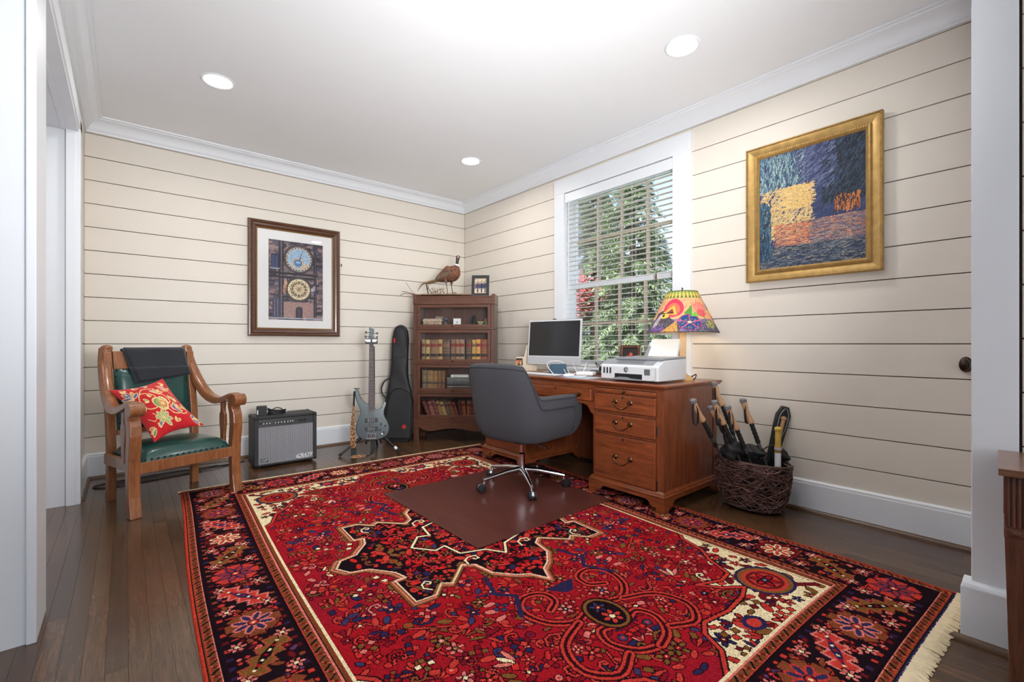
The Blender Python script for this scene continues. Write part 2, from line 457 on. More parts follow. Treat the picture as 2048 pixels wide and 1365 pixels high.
near = []; rest = []
for b_ in boards:
    x, ya, yb = b_; ym = (ya+yb)/2
    d = min([inview(x, yy) or 99 for yy in (ya, ym, yb)])
    under = (-2.98 < x < -.62) and (-4.35 < ym < -.95)
    inside = x > -3.6 or ym < -2.5 or ym > -2.2
    if d < 90 and not under and inside: near.append((d, b_))
    else: rest.append(b_)
near.sort(key=lambda q: q[0])
rest += [q[1] for q in near[290:]]; near = near[:290]
cache = {}
for d, (x, ya, yb) in near:
    L = round(ya-yb, 2)
    if L < .015: continue
    if L not in cache:
        cache[L] = M().box(-PWI/2+.0004, PWI/2-.0004, -L/2+.0004, L/2-.0004, -.0125, 0).mesh('plank', 'floor')
    o = D.objects.new('plank', cache[L]); COL.objects.link(o); o.parent = floor; o.location = (x, (ya+yb)/2, 0)
m = M()
for x, ya, yb in rest: m.box(x-PWI/2+.0004, x+PWI/2-.0004, yb+.0004, ya-.0004, -.0125, 0)
stuff(m.make('plank', 'floor', floor))

ceiling = struct(M().box(-5.3, .14, -8.9, .14, ZC, ZC+.1).make('ceiling', 'ceil'))

def shiplap(parent, axis, at, n, a0, a1, zlo, zhi, th=.013, holes=(), off=0.0, g=.005):
    """boards with recessed joints on a wall plane; n = direction the face looks to along its axis"""
    ks = range(-8, 12)
    for k in ks:
        z0 = 1.024+off+S*k+g/2; z1 = 1.024+off+S*(k+1)-g/2
        z0 = max(z0, zlo); z1 = min(z1, zhi)
        if z1-z0 < .004: continue
        segs = [(a0, a1)]
        for h0, h1, hz0, hz1 in holes:
            for s0_, s1_ in ((z0, hz0), (hz1, z1)):
                if z0 < hz1 and z1 > hz0 and s1_-s0_ > .004: M().box(*sorted((at, at+n*th)), h0+.0005, h1-.0005, s0_, s1_).make('board', 'board', parent)
        for h0, h1, hz0, hz1 in holes:
            if z1 <= hz0 or z0 >= hz1: continue
            ns = []
            for s0, s1 in segs:
                if h0 > s0: ns.append((s0, min(h0, s1)))
                if h1 < s1: ns.append((max(h1, s0), s1))
            segs = ns
        for s0, s1 in segs:
            lo, hi = sorted((at, at+n*th))
            if axis == 'x': M().box(lo, hi, s0, s1, z0, z1).make('board', 'board', parent, bevel=.0012, seg=1)
            else: M().box(s0, s1, lo, hi, z0, z1).make('board', 'board', parent, bevel=.0012, seg=1)

TH = .013
# wall_right: the window wall, face at x = 0
WY0, WY1, WZ0, WZ1 = -2.850, -1.690, .80, 2.46         # rough opening
m = M()
m.box(TH, .16, -4.62, WY0, 0, ZC); m.box(TH, .16, WY1, .16, 0, ZC)
m.box(TH, .16, WY0, WY1, 0, WZ0); m.box(TH, .16, WY0, WY1, WZ1, ZC)
wr = struct(m.make('wall_right', 'gap'))
shiplap(wr, 'x', TH, -1, -4.544, -.001, .06, 2.70, holes=[(-2.98, -1.58, .70, 2.59)])
# wall_back: the wall with the clock picture, face at y = 0
wb = struct(M().box(-5.3, .16, TH, .16, 0, ZC).make('wall_back', 'gap'))
shiplap(wb, 'y', TH, -1, XL, -.0005, .06, 2.70)
# wall_left: short stretch beside the opening, the header above it and the block nearest to the camera
m = M(); m.box(-5.2, XL-TH, -.69, .0, 0, ZC); m.box(-5.2, XL-TH, -2.23, -.69, 2.395, ZC)
wl = struct(m.make('wall_left', 'white'))
shiplap(wl, 'x', XL-TH, 1, -.60, -.001, .06, 2.70)
M().box(XL-TH, XL, -2.23, -.60, 2.50, 2.74).make('header_board', 'white', wl)
wn = struct(M().box(-5.2, -3.462, -2.466, -2.25, 0, ZC).make('wall_near', 'white'))
# wall_front: return between the hall and the room, ends in the white post
m = M(); m.box(-.93, .16, -4.64, -4.545, 0, ZC)
struct(m.make('wall_front', 'white'))
m = M(); m.box(-.94, .16, -8.9, -4.60, 0, ZC)
wh = struct(m.make('wall_hall', 'gap'))
shiplap(wh, 'x', -.94, -1, -8.8, -4.655, .06, ZC, off=.018)
hl = struct(M().box(-5.4, -5.2, -8.9, .16, 0, ZC).make('wall_hall_left', 'white'))
m = M()
m.box(-5.3, -4.6, -9.0, -8.85, 0, ZC); m.box(-1.2, 0, -9.0, -8.85, 0, ZC)
m.box(-4.6, -1.2, -9.0, -8.85, 0, .55); m.box(-4.6, -1.2, -9.0, -8.85, 2.5, ZC)
struct(m.make('wall_hall_back', 'white'))

# trims ------------------------------------------------------------
def sweep(m_, path, prof):
    """prof: (out from wall, z); path: list of (point, inward normal sum) as mitred offsets"""
    n = len(prof); vs = []
    for (x, y), (nx, ny) in path:
        for o_, z in prof: vs.append((x+nx*o_, y+ny*o_, z))
    fs = []
    for i in range(len(path)-1):
        for j in range(n):
            fs.append((i*n+j, i*n+(j+1)%n, (i+1)*n+(j+1)%n, (i+1)*n+j))
    fs += [tuple(range(n)), tuple(range(len(path)*n-1, (len(path)-1)*n-1, -1))]
    m_.add(vs, fs)
crown = [(0, 2.632), (.012, 2.632), (.014, 2.645), (.022, 2.652), (.028, 2.668), (.045, 2.694), (.068, 2.712), (.084, 2.718), (.090, 2.726), (.104, 2.728), (.106, 2.739), (0, 2.739)]
m = M(); sweep(m, [((XL, -2.466), (1, 0)), ((XL, 0), (1, -1)), ((0, 0), (-1, -1)), ((0, -4.544), (-1, 0))], crown)
struct(m.make('trim_1', 'white', smooth=True, ang=30))
base = [(0, 0), (.018, 0), (.018, .165), (.0155, .172), (.0155, .181), (.008, .190), (0, .190)]
def basebd(name, path):
    m_ = M(); sweep(m_, path, base); return struct(m_.make(name, 'white'))
basebd('baseboard_back', [((XL, 0), (0, -1)), ((0, 0), (0, -1))])
basebd('baseboard_right', [((0, 0), (-1, 0)), ((0, -4.544), (-1, 0))])
basebd('baseboard_left', [((XL, -.60), (1, 0)), ((XL, 0), (1, 0))])
basebd('baseboard_hall', [((-.953, -8.8), (-1, 0)), ((-.953, -4.66), (-1, 0))])
qr = [(0, 0)]+[(.018*math.cos(a), .019*math.sin(a)) for a in [0, .4, .8, 1.2, 1.5708]]
m = M()
sweep(m, [((XL+.018, -.62), (1, 0)), ((XL+.018, -.018), (1, -1)), ((-.018, -.018), (-1, -1)), ((-.018, -4.544), (-1, 0))], qr)
sweep(m, [((-.991, -4.50), (-1, 1)), ((-.991, -4.76), (-1, 0))], qr); sweep(m, [((-.971, -8.8), (-1, 0)), ((-.971, -4.75), (-1, 0))], qr)
struct(m.make('trim_2', 'trimwood', smooth=True))
# casing at the left opening
m = M()
m.box(XL-.02, XL+.018, -.712, -.60, 0, 2.46); m.box(XL-.02, XL+.018, -2.23, -.60, 2.395, 2.50)
m.box(-3.50, XL-.004, -.716, -.708, 0, 2.395)
struct(m.make('trim_3', 'white', bevel=.002))
m = M(); m.box(-3.47, -3.444, -2.478, -2.229, 0, 2.74)
struct(m.make('trim_4', 'white', bevel=.003))
m = M(); m.box(-3.60, -3.44, -2.23, -.70, 2.378, 2.396); m.box(-3.52, -3.50, -2.23, -.716, 2.372, 2.382)
struct(m.make('trim_5', 'white', bevel=.002))
# white post at the right with its plinth
m = M(); m.box(-.972, -.93, -4.648, -4.538, 0, ZC); m.box(-.958, -.93, -4.54, -4.536, .2, 2.2)
struct(m.make('trim_6', 'white', bevel=.003))
m = M(); sweep(m, [((-.93, -4.506), (1, 0)), ((-.972, -4.538), (0, 0)), ((-.972, -4.66), (0, 0))], [(0, 0), (0, .01)])
m = M(); m.box(-.992, -.93, -4.75, -4.512, 0, .186)
pts = [(-.992, .186), (-.986, .197), (-.972, .206), (-.93, .206), (-.93, .186)]
m.prism(pts, -4.75, -4.516, 'Y')
struct(m.make('trim_7', 'white', bevel=.002))

# window ---------------------------------------------------------------
win = D.objects.new('window_1', None); COL.objects.link(win); win['kind'] = 'structure'
c_ = M(); c_.box(-.02, TH, -1.70, -1.574, .70, 2.46); c_.make('casing', 'white', win, bevel=.002)
c_ = M(); c_.box(-.02, TH, -2.986, -2.838, .70, 2.46); c_.make('casing', 'white', win, bevel=.002)
c_ = M(); c_.box(-.021, TH, -2.986, -1.574, 2.458, 2.60); c_.make('casing', 'white', win, bevel=.002)
c_ = M(); c_.box(-.045, .06, -3.0, -1.56, .768, .80); c_.make('window_sill', 'white', win, bevel=.006)
c_ = M(); c_.box(TH, .15, WY1-.012, WY1+.002, WZ0, WZ1); c_.box(TH, .15, WY0-.002, WY0+.012, WZ0, WZ1); c_.box(TH, .15, WY0, WY1, WZ1-.012, WZ1+.002); c_.box(TH, .15, WY0, WY1, WZ0-.002, WZ0+.014)
c_.make('window_jamb', 'white', win)
y0, y1 = WY0+.012, WY1-.012
def sash(xa, xb, z0, z1, rows, botr, topr):
    m_ = M(); st = .045
    m_.box(xa, xb, y0, y0+st, z0, z1); m_.box(xa, xb, y1-st, y1, z0, z1)
    m_.box(xa, xb, y0+st, y1-st, z0, z0+botr); m_.box(xa, xb, y0+st, y1-st, z1-topr, z1)
    f_ = m_.make('sash', 'white', win, bevel=.002)
    ya, yb, za, zb = y0+st, y1-st, z0+botr, z1-topr
    for i in range(1, 4):
        yy = ya+(yb-ya)*i/4
        M().box(xa+.004, xb-.004, yy-.011, yy+.011, za, zb).make('muntin', 'muntin', f_)
    for i in range(1, rows):
        zz = za+(zb-za)*i/rows
        M().box(xa+.005, xb-.005, ya, yb, zz-.011, zz+.011).make('muntin', 'muntin', f_)
    for i in range(4):
        for j in range(rows):
            a, b = ya+(yb-ya)*i/4+.011, ya+(yb-ya)*(i+1)/4-.011
            c, d = za+(zb-za)*j/rows+.011, za+(zb-za)*(j+1)/rows-.011
            M().box((xa+xb)/2-.002, (xa+xb)/2+.002, a, b, c, d).make('pane', 'wglass', f_)
sash(.075, .108, .814, 1.60, 2, .06, .05)
sash(.109, .142, 1.55, 2.448, 2, .05, .05)

# outlet on the back wall near the corner of the room: small black hook
hk = tag(M().tube([(-1.523, 0, 2.0-.16), (-1.523, -.014, 1.838), (-1.523, -.016, 1.825), (-1.523, -.006, 1.815)], .004, 6).make('wall_hook', 'black', smooth=True),
    'tiny black hook on the cream shiplap right of the clock picture', 'hook')
m = M(); m.lathe([(.0, -.0), (.024, 0), (.026, .006), (.012, .012), (.010, .03), (.018, .036), (.0215, .048), (.020, .060), (.010, .068), (.0, .070)], 20, (0, 0, 0), 'X', 1, 1.5)
for i, v in enumerate(m.v): m.v[i] = (-v[0], v[1], v[2])
kn = m.make('door_knob', 'bronze', smooth=True); kn.location = (-.0005, -4.436, .921)
tag(kn, 'dark oval knob on the cream wall beside the white post', 'knob')

# recessed ceiling lights
names = ['recessed ceiling light at the left, above the armchair side', 'large round recessed ceiling light nearest the camera at the right', 'smallest recessed ceiling light, near the far corner of the room', 'recessed ceiling light above the hall side, left']
for i, (x, y) in enumerate(DL[:3]):
    t = thing('ceiling_light', (x, y, ZC), 0, names[i], 'ceiling light', 'recessed ceiling lights')
    M().lathe([(.080, -.001), (.098, -.001), (.098, -.004), (.090, -.008), (.082, -.006), (.078, -.001)], 40).make('trim_ring', 'white', t, smooth=True)
    M().lathe([(0, -.0012), (.078, -.0012), (.078, -.003), (0, -.0045)], 40).make('lens', 'lens', t, smooth=True)
for l in [o for o in D.objects if o.name.startswith('downlight')]: l.location.z = 2.73
# ================================================================== OUTDOORS
MT['needle'] = plain('fir_needles', (146, 166, 128), .7, var=.45, vs=3)
MT['needle2'] = plain('fir_needles_blue', (150, 164, 148), .7, var=.4, vs=3)
MT['maple_red'] = plain('red_leaves', (206, 104, 104), .7, var=.3, vs=4)
MT['bark'] = plain('bark', (112, 96, 84), .9, var=.3, vs=12)
MT['grass'] = plain('lawn', (104, 128, 66), .95, var=.3, vs=2)
struct(M().box(.3, 45, -16, 36, -.75, -.65).make('ground', 'grass'))
def conifer(x, y, h, r, mat, label, seed, zb=-.7):
    q = random.Random(seed)
    t = thing('conifer', (x, y, zb), 0, label, 'tree', None)
    M().tube([(0, 0, 0), (.03, .02, h*.5), (0, 0, h)], [.13, .08, .02], 8).make('trunk', 'bark', t, smooth=True)
    m_ = M(); b_ = M()
    nb = int(h*46)
    for i in range(nb):
        f = i/nb; z = h*(.06+.92*f); L = r*(1-f)**.8*q.uniform(.75, 1.1)+.12; a = q.uniform(0, 2*PI)
        pts = [Vector((math.cos(a)*L*s, math.sin(a)*L*s, z+.10*L*s-.42*L*s*s)) for s in (0, .33, .66, 1)]
        b_.tube(pts, [.016, .012, .008, .004], 4)
        n = int(30+L*95)
        for k in range(n):
            s = q.uniform(.12, 1); p = Vector((math.cos(a)*L*s, math.sin(a)*L*s, z+.10*L*s-.42*L*s*s))
            sd = q.choice((-1, 1)); da = a+sd*q.uniform(.5, 1.1); l2 = q.uniform(.12, .30)*(1.15-s*.5)
            d = Vector((math.cos(da), math.sin(da), q.uniform(-.9, .05))).normalized()*l2
            wv = Vector((-math.sin(da), math.cos(da), q.uniform(-.4, .4)))*q.uniform(.007, .015)
            m_.add([p-wv*.5, p+d*.5-wv, p+d, p+d*.5+wv, p+wv*.5], [(0, 1, 2, 3, 4)])
    stuff(b_.make('branches', 'bark', t)); stuff(m_.make('foliage', mat, t))
    return t
conifer(6.0, 1.75, 6.6, 1.6, 'needle', 'large green fir tree filling the middle of the window view', 1)
conifer(13.0, 5.8, 7.0, 2.3, 'needle2', 'blue-green fir tree farther off, behind the nearest fir', 2)
conifer(9.5, 5.9, 8.6, 2.6, 'needle', 'tall green fir tree behind the red-leaved tree', 3)
conifer(15.5, 4.2, 4.6, 2.2, 'needle2', 'low fir tree far off at the right of the window view', 4)
conifer(14.5, 9.2, 8.8, 2.6, 'needle2', 'broad dark fir tree far behind the red-leaved tree', 5)
def leafy(x, y, h, label, seed, leaf=None, nleaf=0, lab='tree', name='maple_tree'):
    q = random.Random(seed); t = thing(name, (x, y, -.7), 0, label, 'tree')
    b_ = M(); tips = []
    def br(p, d, L, r_, dep):
        pts = [p]; 
        for i in range(3):
            d = (d+Vector((q.uniform(-.25, .25), q.uniform(-.25, .25), q.uniform(-.05, .2)))).normalized(); pts.append(pts[-1]+d*L/3)
        b_.tube(pts, [r_, r_*.85, r_*.7, r_*.55], 5)
        tips.append((pts[-1], dep)); tips.append((pts[-2], dep))
        if dep < 5:
            for k in range(3 if dep else 4):
                dd = (d+Vector((q.uniform(-1, 1), q.uniform(-1, 1), q.uniform(-.25, .5)))*.85).normalized()
                br(pts[-1 if k < 2 else -2], dd, L*q.uniform(.55, .8), r_*.55, dep+1)
    br(Vector((0, 0, 0)), Vector((0, 0, 1)), h*.3, .07, 0)
    b_.make('branches', 'bark', t)
    if leaf:
        m_ = M()
        for k in range(nleaf):
            p, dep = q.choice(tips)
            if dep < 2: continue
            p = p+Vector((q.gauss(0, .12), q.gauss(0, .12), q.gauss(0, .1))); s_ = q.uniform(.025, .055)
            a = Vector((q.uniform(-1, 1), q.uniform(-1, 1), q.uniform(-.6, .6))).normalized(); b = a.orthogonal().normalized()
            m_.add([p-a*s_, p+b*s_*.6, p+a*s_, p-b*s_*.6], [(0, 1, 2, 3)])
        stuff(m_.make('foliage', leaf, t))
leafy(4.8, 3.55, 5.0, 'red-leaved small tree at the left of the window view', 11, 'maple_red', 11000)
leafy(10.4, 1.5, 6.8, 'bare grey-branched tree at the right of the window view', 15, name='bare_tree')

# ================================================================== WINDOW BLIND
bl = thing('window_blind', (.035, (WY0+WY1)/2, 2.45), 0, 'white two-inch slatted blind hanging open in the window', 'blind')
hw = (WY1-WY0)/2-.022
m = M(); m.box(-.028, .028, -hw, hw, -.055, -.002); m.make('headrail', 'white', bl, bevel=.002)
M().box(-.047, -.036, -hw-.004, hw+.004, -.085, .002).make('valance', 'white', bl, bevel=.003)
M().box(-.045, -.02, -hw-.006, -hw+.02, -.07, -.004).make('bracket', 'whitep', bl, bevel=.002)
sp = .0445; n = int((2.45-.10-.86)/sp)+1
sm = M().prism([(-.025, -.0012), (0, .0006), (.025, -.0012), (.025, .0012), (0, .003), (-.025, .0012)], -hw, hw, 'Y').mesh('slat', 'slat')
zs = -.108
for i in range(n):
    o = D.objects.new('slat', sm); COL.objects.link(o); o.parent = bl; o.location = (0, 0, zs-sp*i); o.rotation_euler = (0, R(-3+rnd.uniform(-1.2, 1.2)), 0)
zb = zs-sp*n
M().box(-.026, .026, -hw, hw, zb-.012, zb+.010).make('bottom_rail', 'slat', bl, bevel=.003)
for yy in (-hw+.13, -hw*.33, hw*.33, hw-.13):
    m = M()
    for xx in (-.027, .027): m.tube([(xx, yy, -.06), (xx, yy, zb)], .0009, 5)
    m.make('ladder_cord', 'slat', bl)
m = M(); m.tube([(-.05, hw-.05, -.07), (-.05, hw-.045, -.5), (-.048, hw-.05, -.95)], .0035, 8); m.make('tilt_wand', 'whitep', bl, smooth=True)
m = M(); m.tube([(-.04, -hw+.14, -.08), (-.042, -hw+.138, -.5), (-.04, -hw+.14, -.86)], .0011, 5); m.make('lift_cord', 'slat', bl)
M().lathe([(.001, .02), (.005, .012), (.007, -.02), (.0065, -.035), (.001, -.038)], 12, (-.04, -hw+.14, -.88)).make('tassel', 'walnut', bl, smooth=True, label='dark wooden cord tassel')
# ================================================================== RUG
RED = (160, 22, 30); RED2 = (142, 26, 44); CORAL = (190, 58, 48); DARK = (26, 15, 22); NAVY = (42, 38, 76); OLIVE = (122, 82, 40)
IVORY = (232, 212, 170); PINK = (214, 116, 106); BROWN = (128, 66, 40); MAROON = (104, 26, 30)
U0, U1, V0, V1 = -.01, 2.46, -.045, 3.45
FU0, FU1, FV0, FV1 = .345, 2.095, .292, 3.108
UM, VM = (FU0+FU1)/2, (FV0+FV1)/2
cv = Cv(U0, V0, U1-U0, V1-V0, .0036, RED)
q = random.Random(21)
# colour bands of the dye lots across the field
for j in range(cv.ny):
    v = cv.y[j]; t = .5+.5*math.sin(v*3.1+.7)*math.sin(v*7.3); cv.a[j, :] = [RED[i]*(1-t*.75)+RED2[i]*t*.75 for i in range(3)]
def sym(fn, four=True):
    fn(lambda u, v: (u, v)); fn(lambda u, v: (2*UM-u, v))
    if four: fn(lambda u, v: (u, 2*VM-v)); fn(lambda u, v: (2*UM-u, 2*VM-v))
def flower(u, v, r, c1, c2, n=6, out=DARK, c3=IVORY):
    for k in range(n):
        a = 2*PI*k/n; cv.ell(u+math.cos(a)*r*.6, v+math.sin(a)*r*.6, r*.44, r*.30, out, a)
    for k in range(n):
        a = 2*PI*k/n; cv.ell(u+math.cos(a)*r*.6, v+math.sin(a)*r*.6, r*.32, r*.19, c1, a)
    cv.ell(u, v, r*.36, r*.36, out); cv.ell(u, v, r*.25, r*.25, c2); cv.ell(u, v, r*.09, r*.09, c3)
def leaf(u, v, l, w_, rot, c, out=(50, 13, 20)):
    cv.ell(u, v, l+.004, w_+.004, out, rot); cv.ell(u, v, l, w_, c, rot)
def block(u, v, a, b, rot, c, out=(50, 13, 20)):
    cs, sn = math.cos(rot), math.sin(rot)
    def P(s_): return [(u+x*cs-y*sn, v+x*sn+y*cs) for x, y in ((-a-s_, -b-s_), (a+s_, -b-s_), (a+s_, b+s_), (-a-s_, b+s_))]
    cv.poly(P(.004), out); cv.poly(P(0), c)
def hook(u, v, s_, rot, c, w_=.009):
    pts = [(-1, -.3), (-.6, .35), (0, .45), (.5, .1), (.3, -.35), (-.05, -.25), (0, .02)]
    cs, sn = math.cos(rot), math.sin(rot); P = [(u+(x*cs-y*sn)*s_, v+(x*sn+y*cs)*s_) for x, y in pts]
    cv.pl(P, w_+.008, DARK); cv.pl(P, w_, c)
def motif(u, v, kind, rot, c, c2, s_):
    if kind == 0: flower(u, v, .030*s_, c, c2, 5)
    elif kind == 1: leaf(u, v, .024*s_, .011*s_, rot, c)
    elif kind == 2: block(u, v, .016*s_, .010*s_, rot, c)
    elif kind == 3: hook(u, v, .034*s_, rot, c, .008)
    elif kind == 4:
        for k in range(4):
            a = rot+k*PI/2; block(u+math.cos(a)*.02*s_, v+math.sin(a)*.02*s_, .008*s_, .008*s_, a, c if k % 2 else c2)
    elif kind == 5: leaf(u, v, .015*s_, .015*s_, 0, c); cv.ell(u, v, .006*s_, .006*s_, c2)
    else:
        for k in (-1, 0, 1): leaf(u+math.cos(rot+1.57)*k*.016*s_, v+math.sin(rot+1.57)*k*.016*s_, .022*s_, .006*s_, rot+k*.5, c if k else c2)
DK2 = (50, 13, 20); PAL = [CORAL, CORAL, CORAL, NAVY, OLIVE, PINK, (196, 44, 40), (126, 20, 34), BROWN, CORAL, (196, 44, 40), (60, 54, 92), (126, 20, 34), CORAL]
def scatter(u0, u1, v0, v1, step, inside, pal, sc_=1.0, four=True, kinds=(0, 1, 1, 2, 2, 3, 4, 5, 6, 1)):
    v = v0
    while v < v1:
        u = u0+q.uniform(0, step)
        while u < u1:
            a, b = u+q.uniform(-.3, .3)*step, v+q.uniform(-.35, .35)*step
            if inside(a, b):
                k = q.choice(kinds); rot = q.uniform(0, PI); c = q.choice(pal); c2 = q.choice(pal); s_ = q.uniform(.7, 1.25)*sc_
                def d(Tm, k=k, rot=rot, c=c, c2=c2, s_=s_, a=a, b=b):
                    p = Tm(a, b); p2 = Tm(a+math.cos(rot), b+math.sin(rot)); motif(p[0], p[1], k, math.atan2(p2[1]-p[1], p2[0]-p[0]), c, c2, s_)
                if four is None: d(lambda x, y: (x, y))
                else: sym(d, four)
            u += step
        v += step
def pip(P, u, v):
    m_ = False; n = len(P)
    for i in range(n):
        xa, ya = P[i]; xb, yb = P[(i+1) % n]
        if (ya > v) != (yb > v) and u < (xb-xa)*(v-ya)/(yb-ya)+xa: m_ = not m_
    return m_
# medallion quarter (offsets from the centre), bottom-left
MQ = [(-.72, 0), (-.68, -.07), (-.60, -.09), (-.52, -.19), (-.50, -.26), (-.55, -.26), (-.55, -.47), (-.46, -.47), (-.40, -.40), (-.36, -.43), (-.30, -.37), (-.24, -.31), (-.19, -.35), (-.17, -.46), (-.10, -.54), (-.04, -.58), (0, -.66)]
def MT_(off=0, s_=1):
    Q = [(UM+x*s_, VM+y*s_) for x, y in MQ]
    A = Q+[(2*UM-x, y) for x, y in Q[::-1][1:]]
    return A+[(x, 2*VM-y) for x, y in A[::-1][1:-1]]
MED = MT_()
# spandrels
SP = [(FU1, .98), (FU1-.05, .93), (FU1-.09, .80), (FU1-.16, .72), (FU1-.22, .60), (FU1-.30, .585), (FU1-.42, .63), (FU1-.36, .555), (FU1-.28, .50), (FU1-.36, .47), (FU1-.50, .455), (FU1-.64, .475), (FU1-.70, .44), (FU1-.74, .36), (FU1-.84, FV0), (FU1, FV0)]
insp = lambda u, v: pip(SP, u if u > UM else 2*UM-u, v if v < VM else 2*VM-v)
def field_ok(u, v): return FU0+.02 < u < FU1-.02 and FV0+.02 < v < FV1-.02 and not pip(MED, u, v) and not insp(u, v)
# flowering vines in the field
for pts in ([(.42, 1.30), (.55, 1.12), (.72, 1.02), (.80, .85), (.95, .74), (1.05, .60), (1.0, .45), (1.12, .36)], [(.60, .95), (.70, .72), (.66, .52), (.80, .40), (1.0, .34)], [(.40, 1.62), (.47, 1.45), (.62, 1.32)]):
    sym(lambda Tm: (cv.pl([Tm(*p) for p in pts], .017, DARK), cv.pl([Tm(*p) for p in pts], .009, CORAL)))
scatter(FU0+.02, UM, FV0+.02, VM, .050, field_ok, PAL, .98)
scatter(FU0+.02, UM, FV0+.02, VM, .115, field_ok, [IVORY, CORAL, NAVY, OLIVE, PINK, CORAL, RED], 1.15, kinds=(0, 3, 4, 6))
# large scrolled palmettes above and below the medallion
def scroll(Tm):
    for P in ([(-.03, -.90), (-.13, -.93), (-.22, -.87), (-.25, -.76), (-.19, -.69), (-.11, -.71), (-.10, -.78), (-.16, -.82)], [(-.02, -1.04), (-.10, -1.02), (-.13, -1.09), (-.08, -1.17), (0, -1.20)], [(-.13, -.94), (-.26, -1.0), (-.30, -1.12), (-.22, -1.20), (-.12, -1.16)]):
        Q = [(p[0], p[1]) for p in spline([(*Tm(UM+x, VM+y), 0) for x, y in P], 4)]
        for w_, c in ((.044, DK2), (.034, CORAL), (.012, DK2)): cv.pl(Q, w_, c)
sym(scroll)
for s_ in (1, -1):
    cv.ell(UM, VM-s_*.96, .085, .105, DK2); cv.ell(UM, VM-s_*.96, .076, .096, OLIVE); cv.ell(UM, VM-s_*.96, .064, .084, DARK)
    flower(UM, VM-s_*.99, .045, CORAL, IVORY, 6); flower(UM, VM-s_*.92, .035, (60, 54, 92), CORAL, 5)
    cv.poly([(UM-.08, VM-s_*.70), (UM+.08, VM-s_*.70), (UM+.02, VM-s_*.77), (UM-.02, VM-s_*.77)], (44, 36, 70))
def arms(Tm):
    cv.pl([Tm(UM-.22, VM-.47), Tm(UM-.26, VM-.60), Tm(UM-.20, VM-.66), Tm(UM-.27, VM-.78)], .020, (44, 36, 70))
    cv.pl([Tm(UM-.33, VM-.57), Tm(UM-.24, VM-.60)], .012, (44, 36, 70))
sym(arms)
# medallion
cv.poly(MED, DARK)
scatter(UM-.72, UM, VM-.66, VM, .042, lambda u, v: pip([(UM+x*.93, VM+y*.93) for x, y in MQ]+[(UM, VM)], u, v), [CORAL, RED, RED, CORAL, OLIVE, NAVY, (196, 40, 36), RED, (196, 40, 36), CORAL, CORAL, BROWN], 1.1)
cv.pl(MED, .036, DK2, True); cv.pl(MED, .028, OLIVE, True); cv.pl(MED, .008, PINK, True)
cv.pl(MT_(s_=.972), .009, (228, 190, 160), True)
sym(lambda Tm: hook(*Tm(UM-.44, VM-.36), .05, 1.2, IVORY, .008))
sym(lambda Tm: hook(*Tm(UM-.16, VM-.28), .06, .4, IVORY, .009))
inner = [(-.34, 0), (-.26, -.10), (-.20, -.08), (-.18, -.20), (-.06, -.24), (0, -.33)]
I2 = [(UM+x, VM+y) for x, y in inner]; I2 += [(2*UM-x, y) for x, y in I2[::-1][1:]]; I2 += [(x, 2*VM-y) for x, y in I2[::-1][1:-1]]
scatter(UM-.3, UM, VM-.3, VM, .052, lambda u, v: pip(I2, u, v), PAL); cv.pl(I2, .026, DARK, True); cv.pl(I2, .012, IVORY, True)
flower(UM, VM, .12, CORAL, NAVY, 8)
# spandrels: ivory ground with big palmettes
def spand(Tm):
    cv.poly([Tm(*p) for p in SP], IVORY)
sym(spand)
scatter(FU1-.80, FU1-.02, FV0+.03, .95, .060, lambda u, v: pip([(FU1+(x-FU1)*.94, FV0+(y-FV0)*.94) for x, y in SP], u, v), [(176, 50, 44), MAROON, CORAL, NAVY, MAROON, OLIVE, (176, 50, 44)], 1.15, kinds=(0, 1, 2, 4, 6, 6, 1, 0))
def palm(Tm):
    cv.pl([Tm(FU1-.02, .33), Tm(FU1-.12, .40), Tm(FU1-.22, .44), Tm(FU1-.3, .42)], .03, MAROON)
    for rx, c in ((.125, NAVY), (.112, OLIVE), (.094, CORAL), (.078, MAROON), (.062, CORAL)):
        cv.ell(*Tm(FU1-.155, .475), rx, rx*.92, c)
    flower(*Tm(FU1-.155, .475), .055, RED, NAVY, 6)
    for rx, c in ((.05, NAVY), (.03, CORAL)): cv.ell(*Tm(FU1-.50, .36), rx, rx*.8, c)
sym(palm)
sym(lambda Tm: (cv.pl([Tm(*p) for p in SP[:-1]], .026, DARK), cv.pl([Tm(*p) for p in SP[:-1]], .014, CORAL)))
# borders: clear everything outside the field, then draw
for x0, x1, y0, y1 in ((U0, FU0, V0, V1), (FU1, U1, V0, V1), (U0, U1, V0, FV0), (U0, U1, FV1, V1)): cv.rect(x0-.01, x1, y0-.01, y1, (28, 17, 24))
D0, D1 = .056, .283
def ring(d, w_, col): cv.pl([(U0+d, V0+d), (U1-d, V0+d), (U1-d, V1-d), (U0+d, V1-d)], w_, col, True)
def guard(d, w_):
    ring(d, w_, (120, 66, 38)); ring(d-w_/2+.003, .006, DARK); ring(d+w_/2-.003, .006, DARK)
    ring(d-w_/2+.009, .005, CORAL); ring(d+w_/2-.009, .005, PINK)
    for (a, b, ax) in ((U0+d, U1-d, 0), (V0+d, V1-d, 1)):
        t = a; k = 0
        while t < b:
            for e_ in ((V0+d, V1-d) if ax == 0 else (U0+d, U1-d)):
                s_ = w_*.22; p = (t, e_) if ax == 0 else (e_, t)
                if k % 2: cv.line((p[0]-s_, p[1]-s_), (p[0]+s_, p[1]+s_), .007, DARK)
                else: cv.line((p[0]-s_, p[1]+s_), (p[0]+s_, p[1]-s_), .006, (190, 96, 58)); cv.ell(p[0], p[1], .007, .007, MAROON)
            t += .026; k += 1
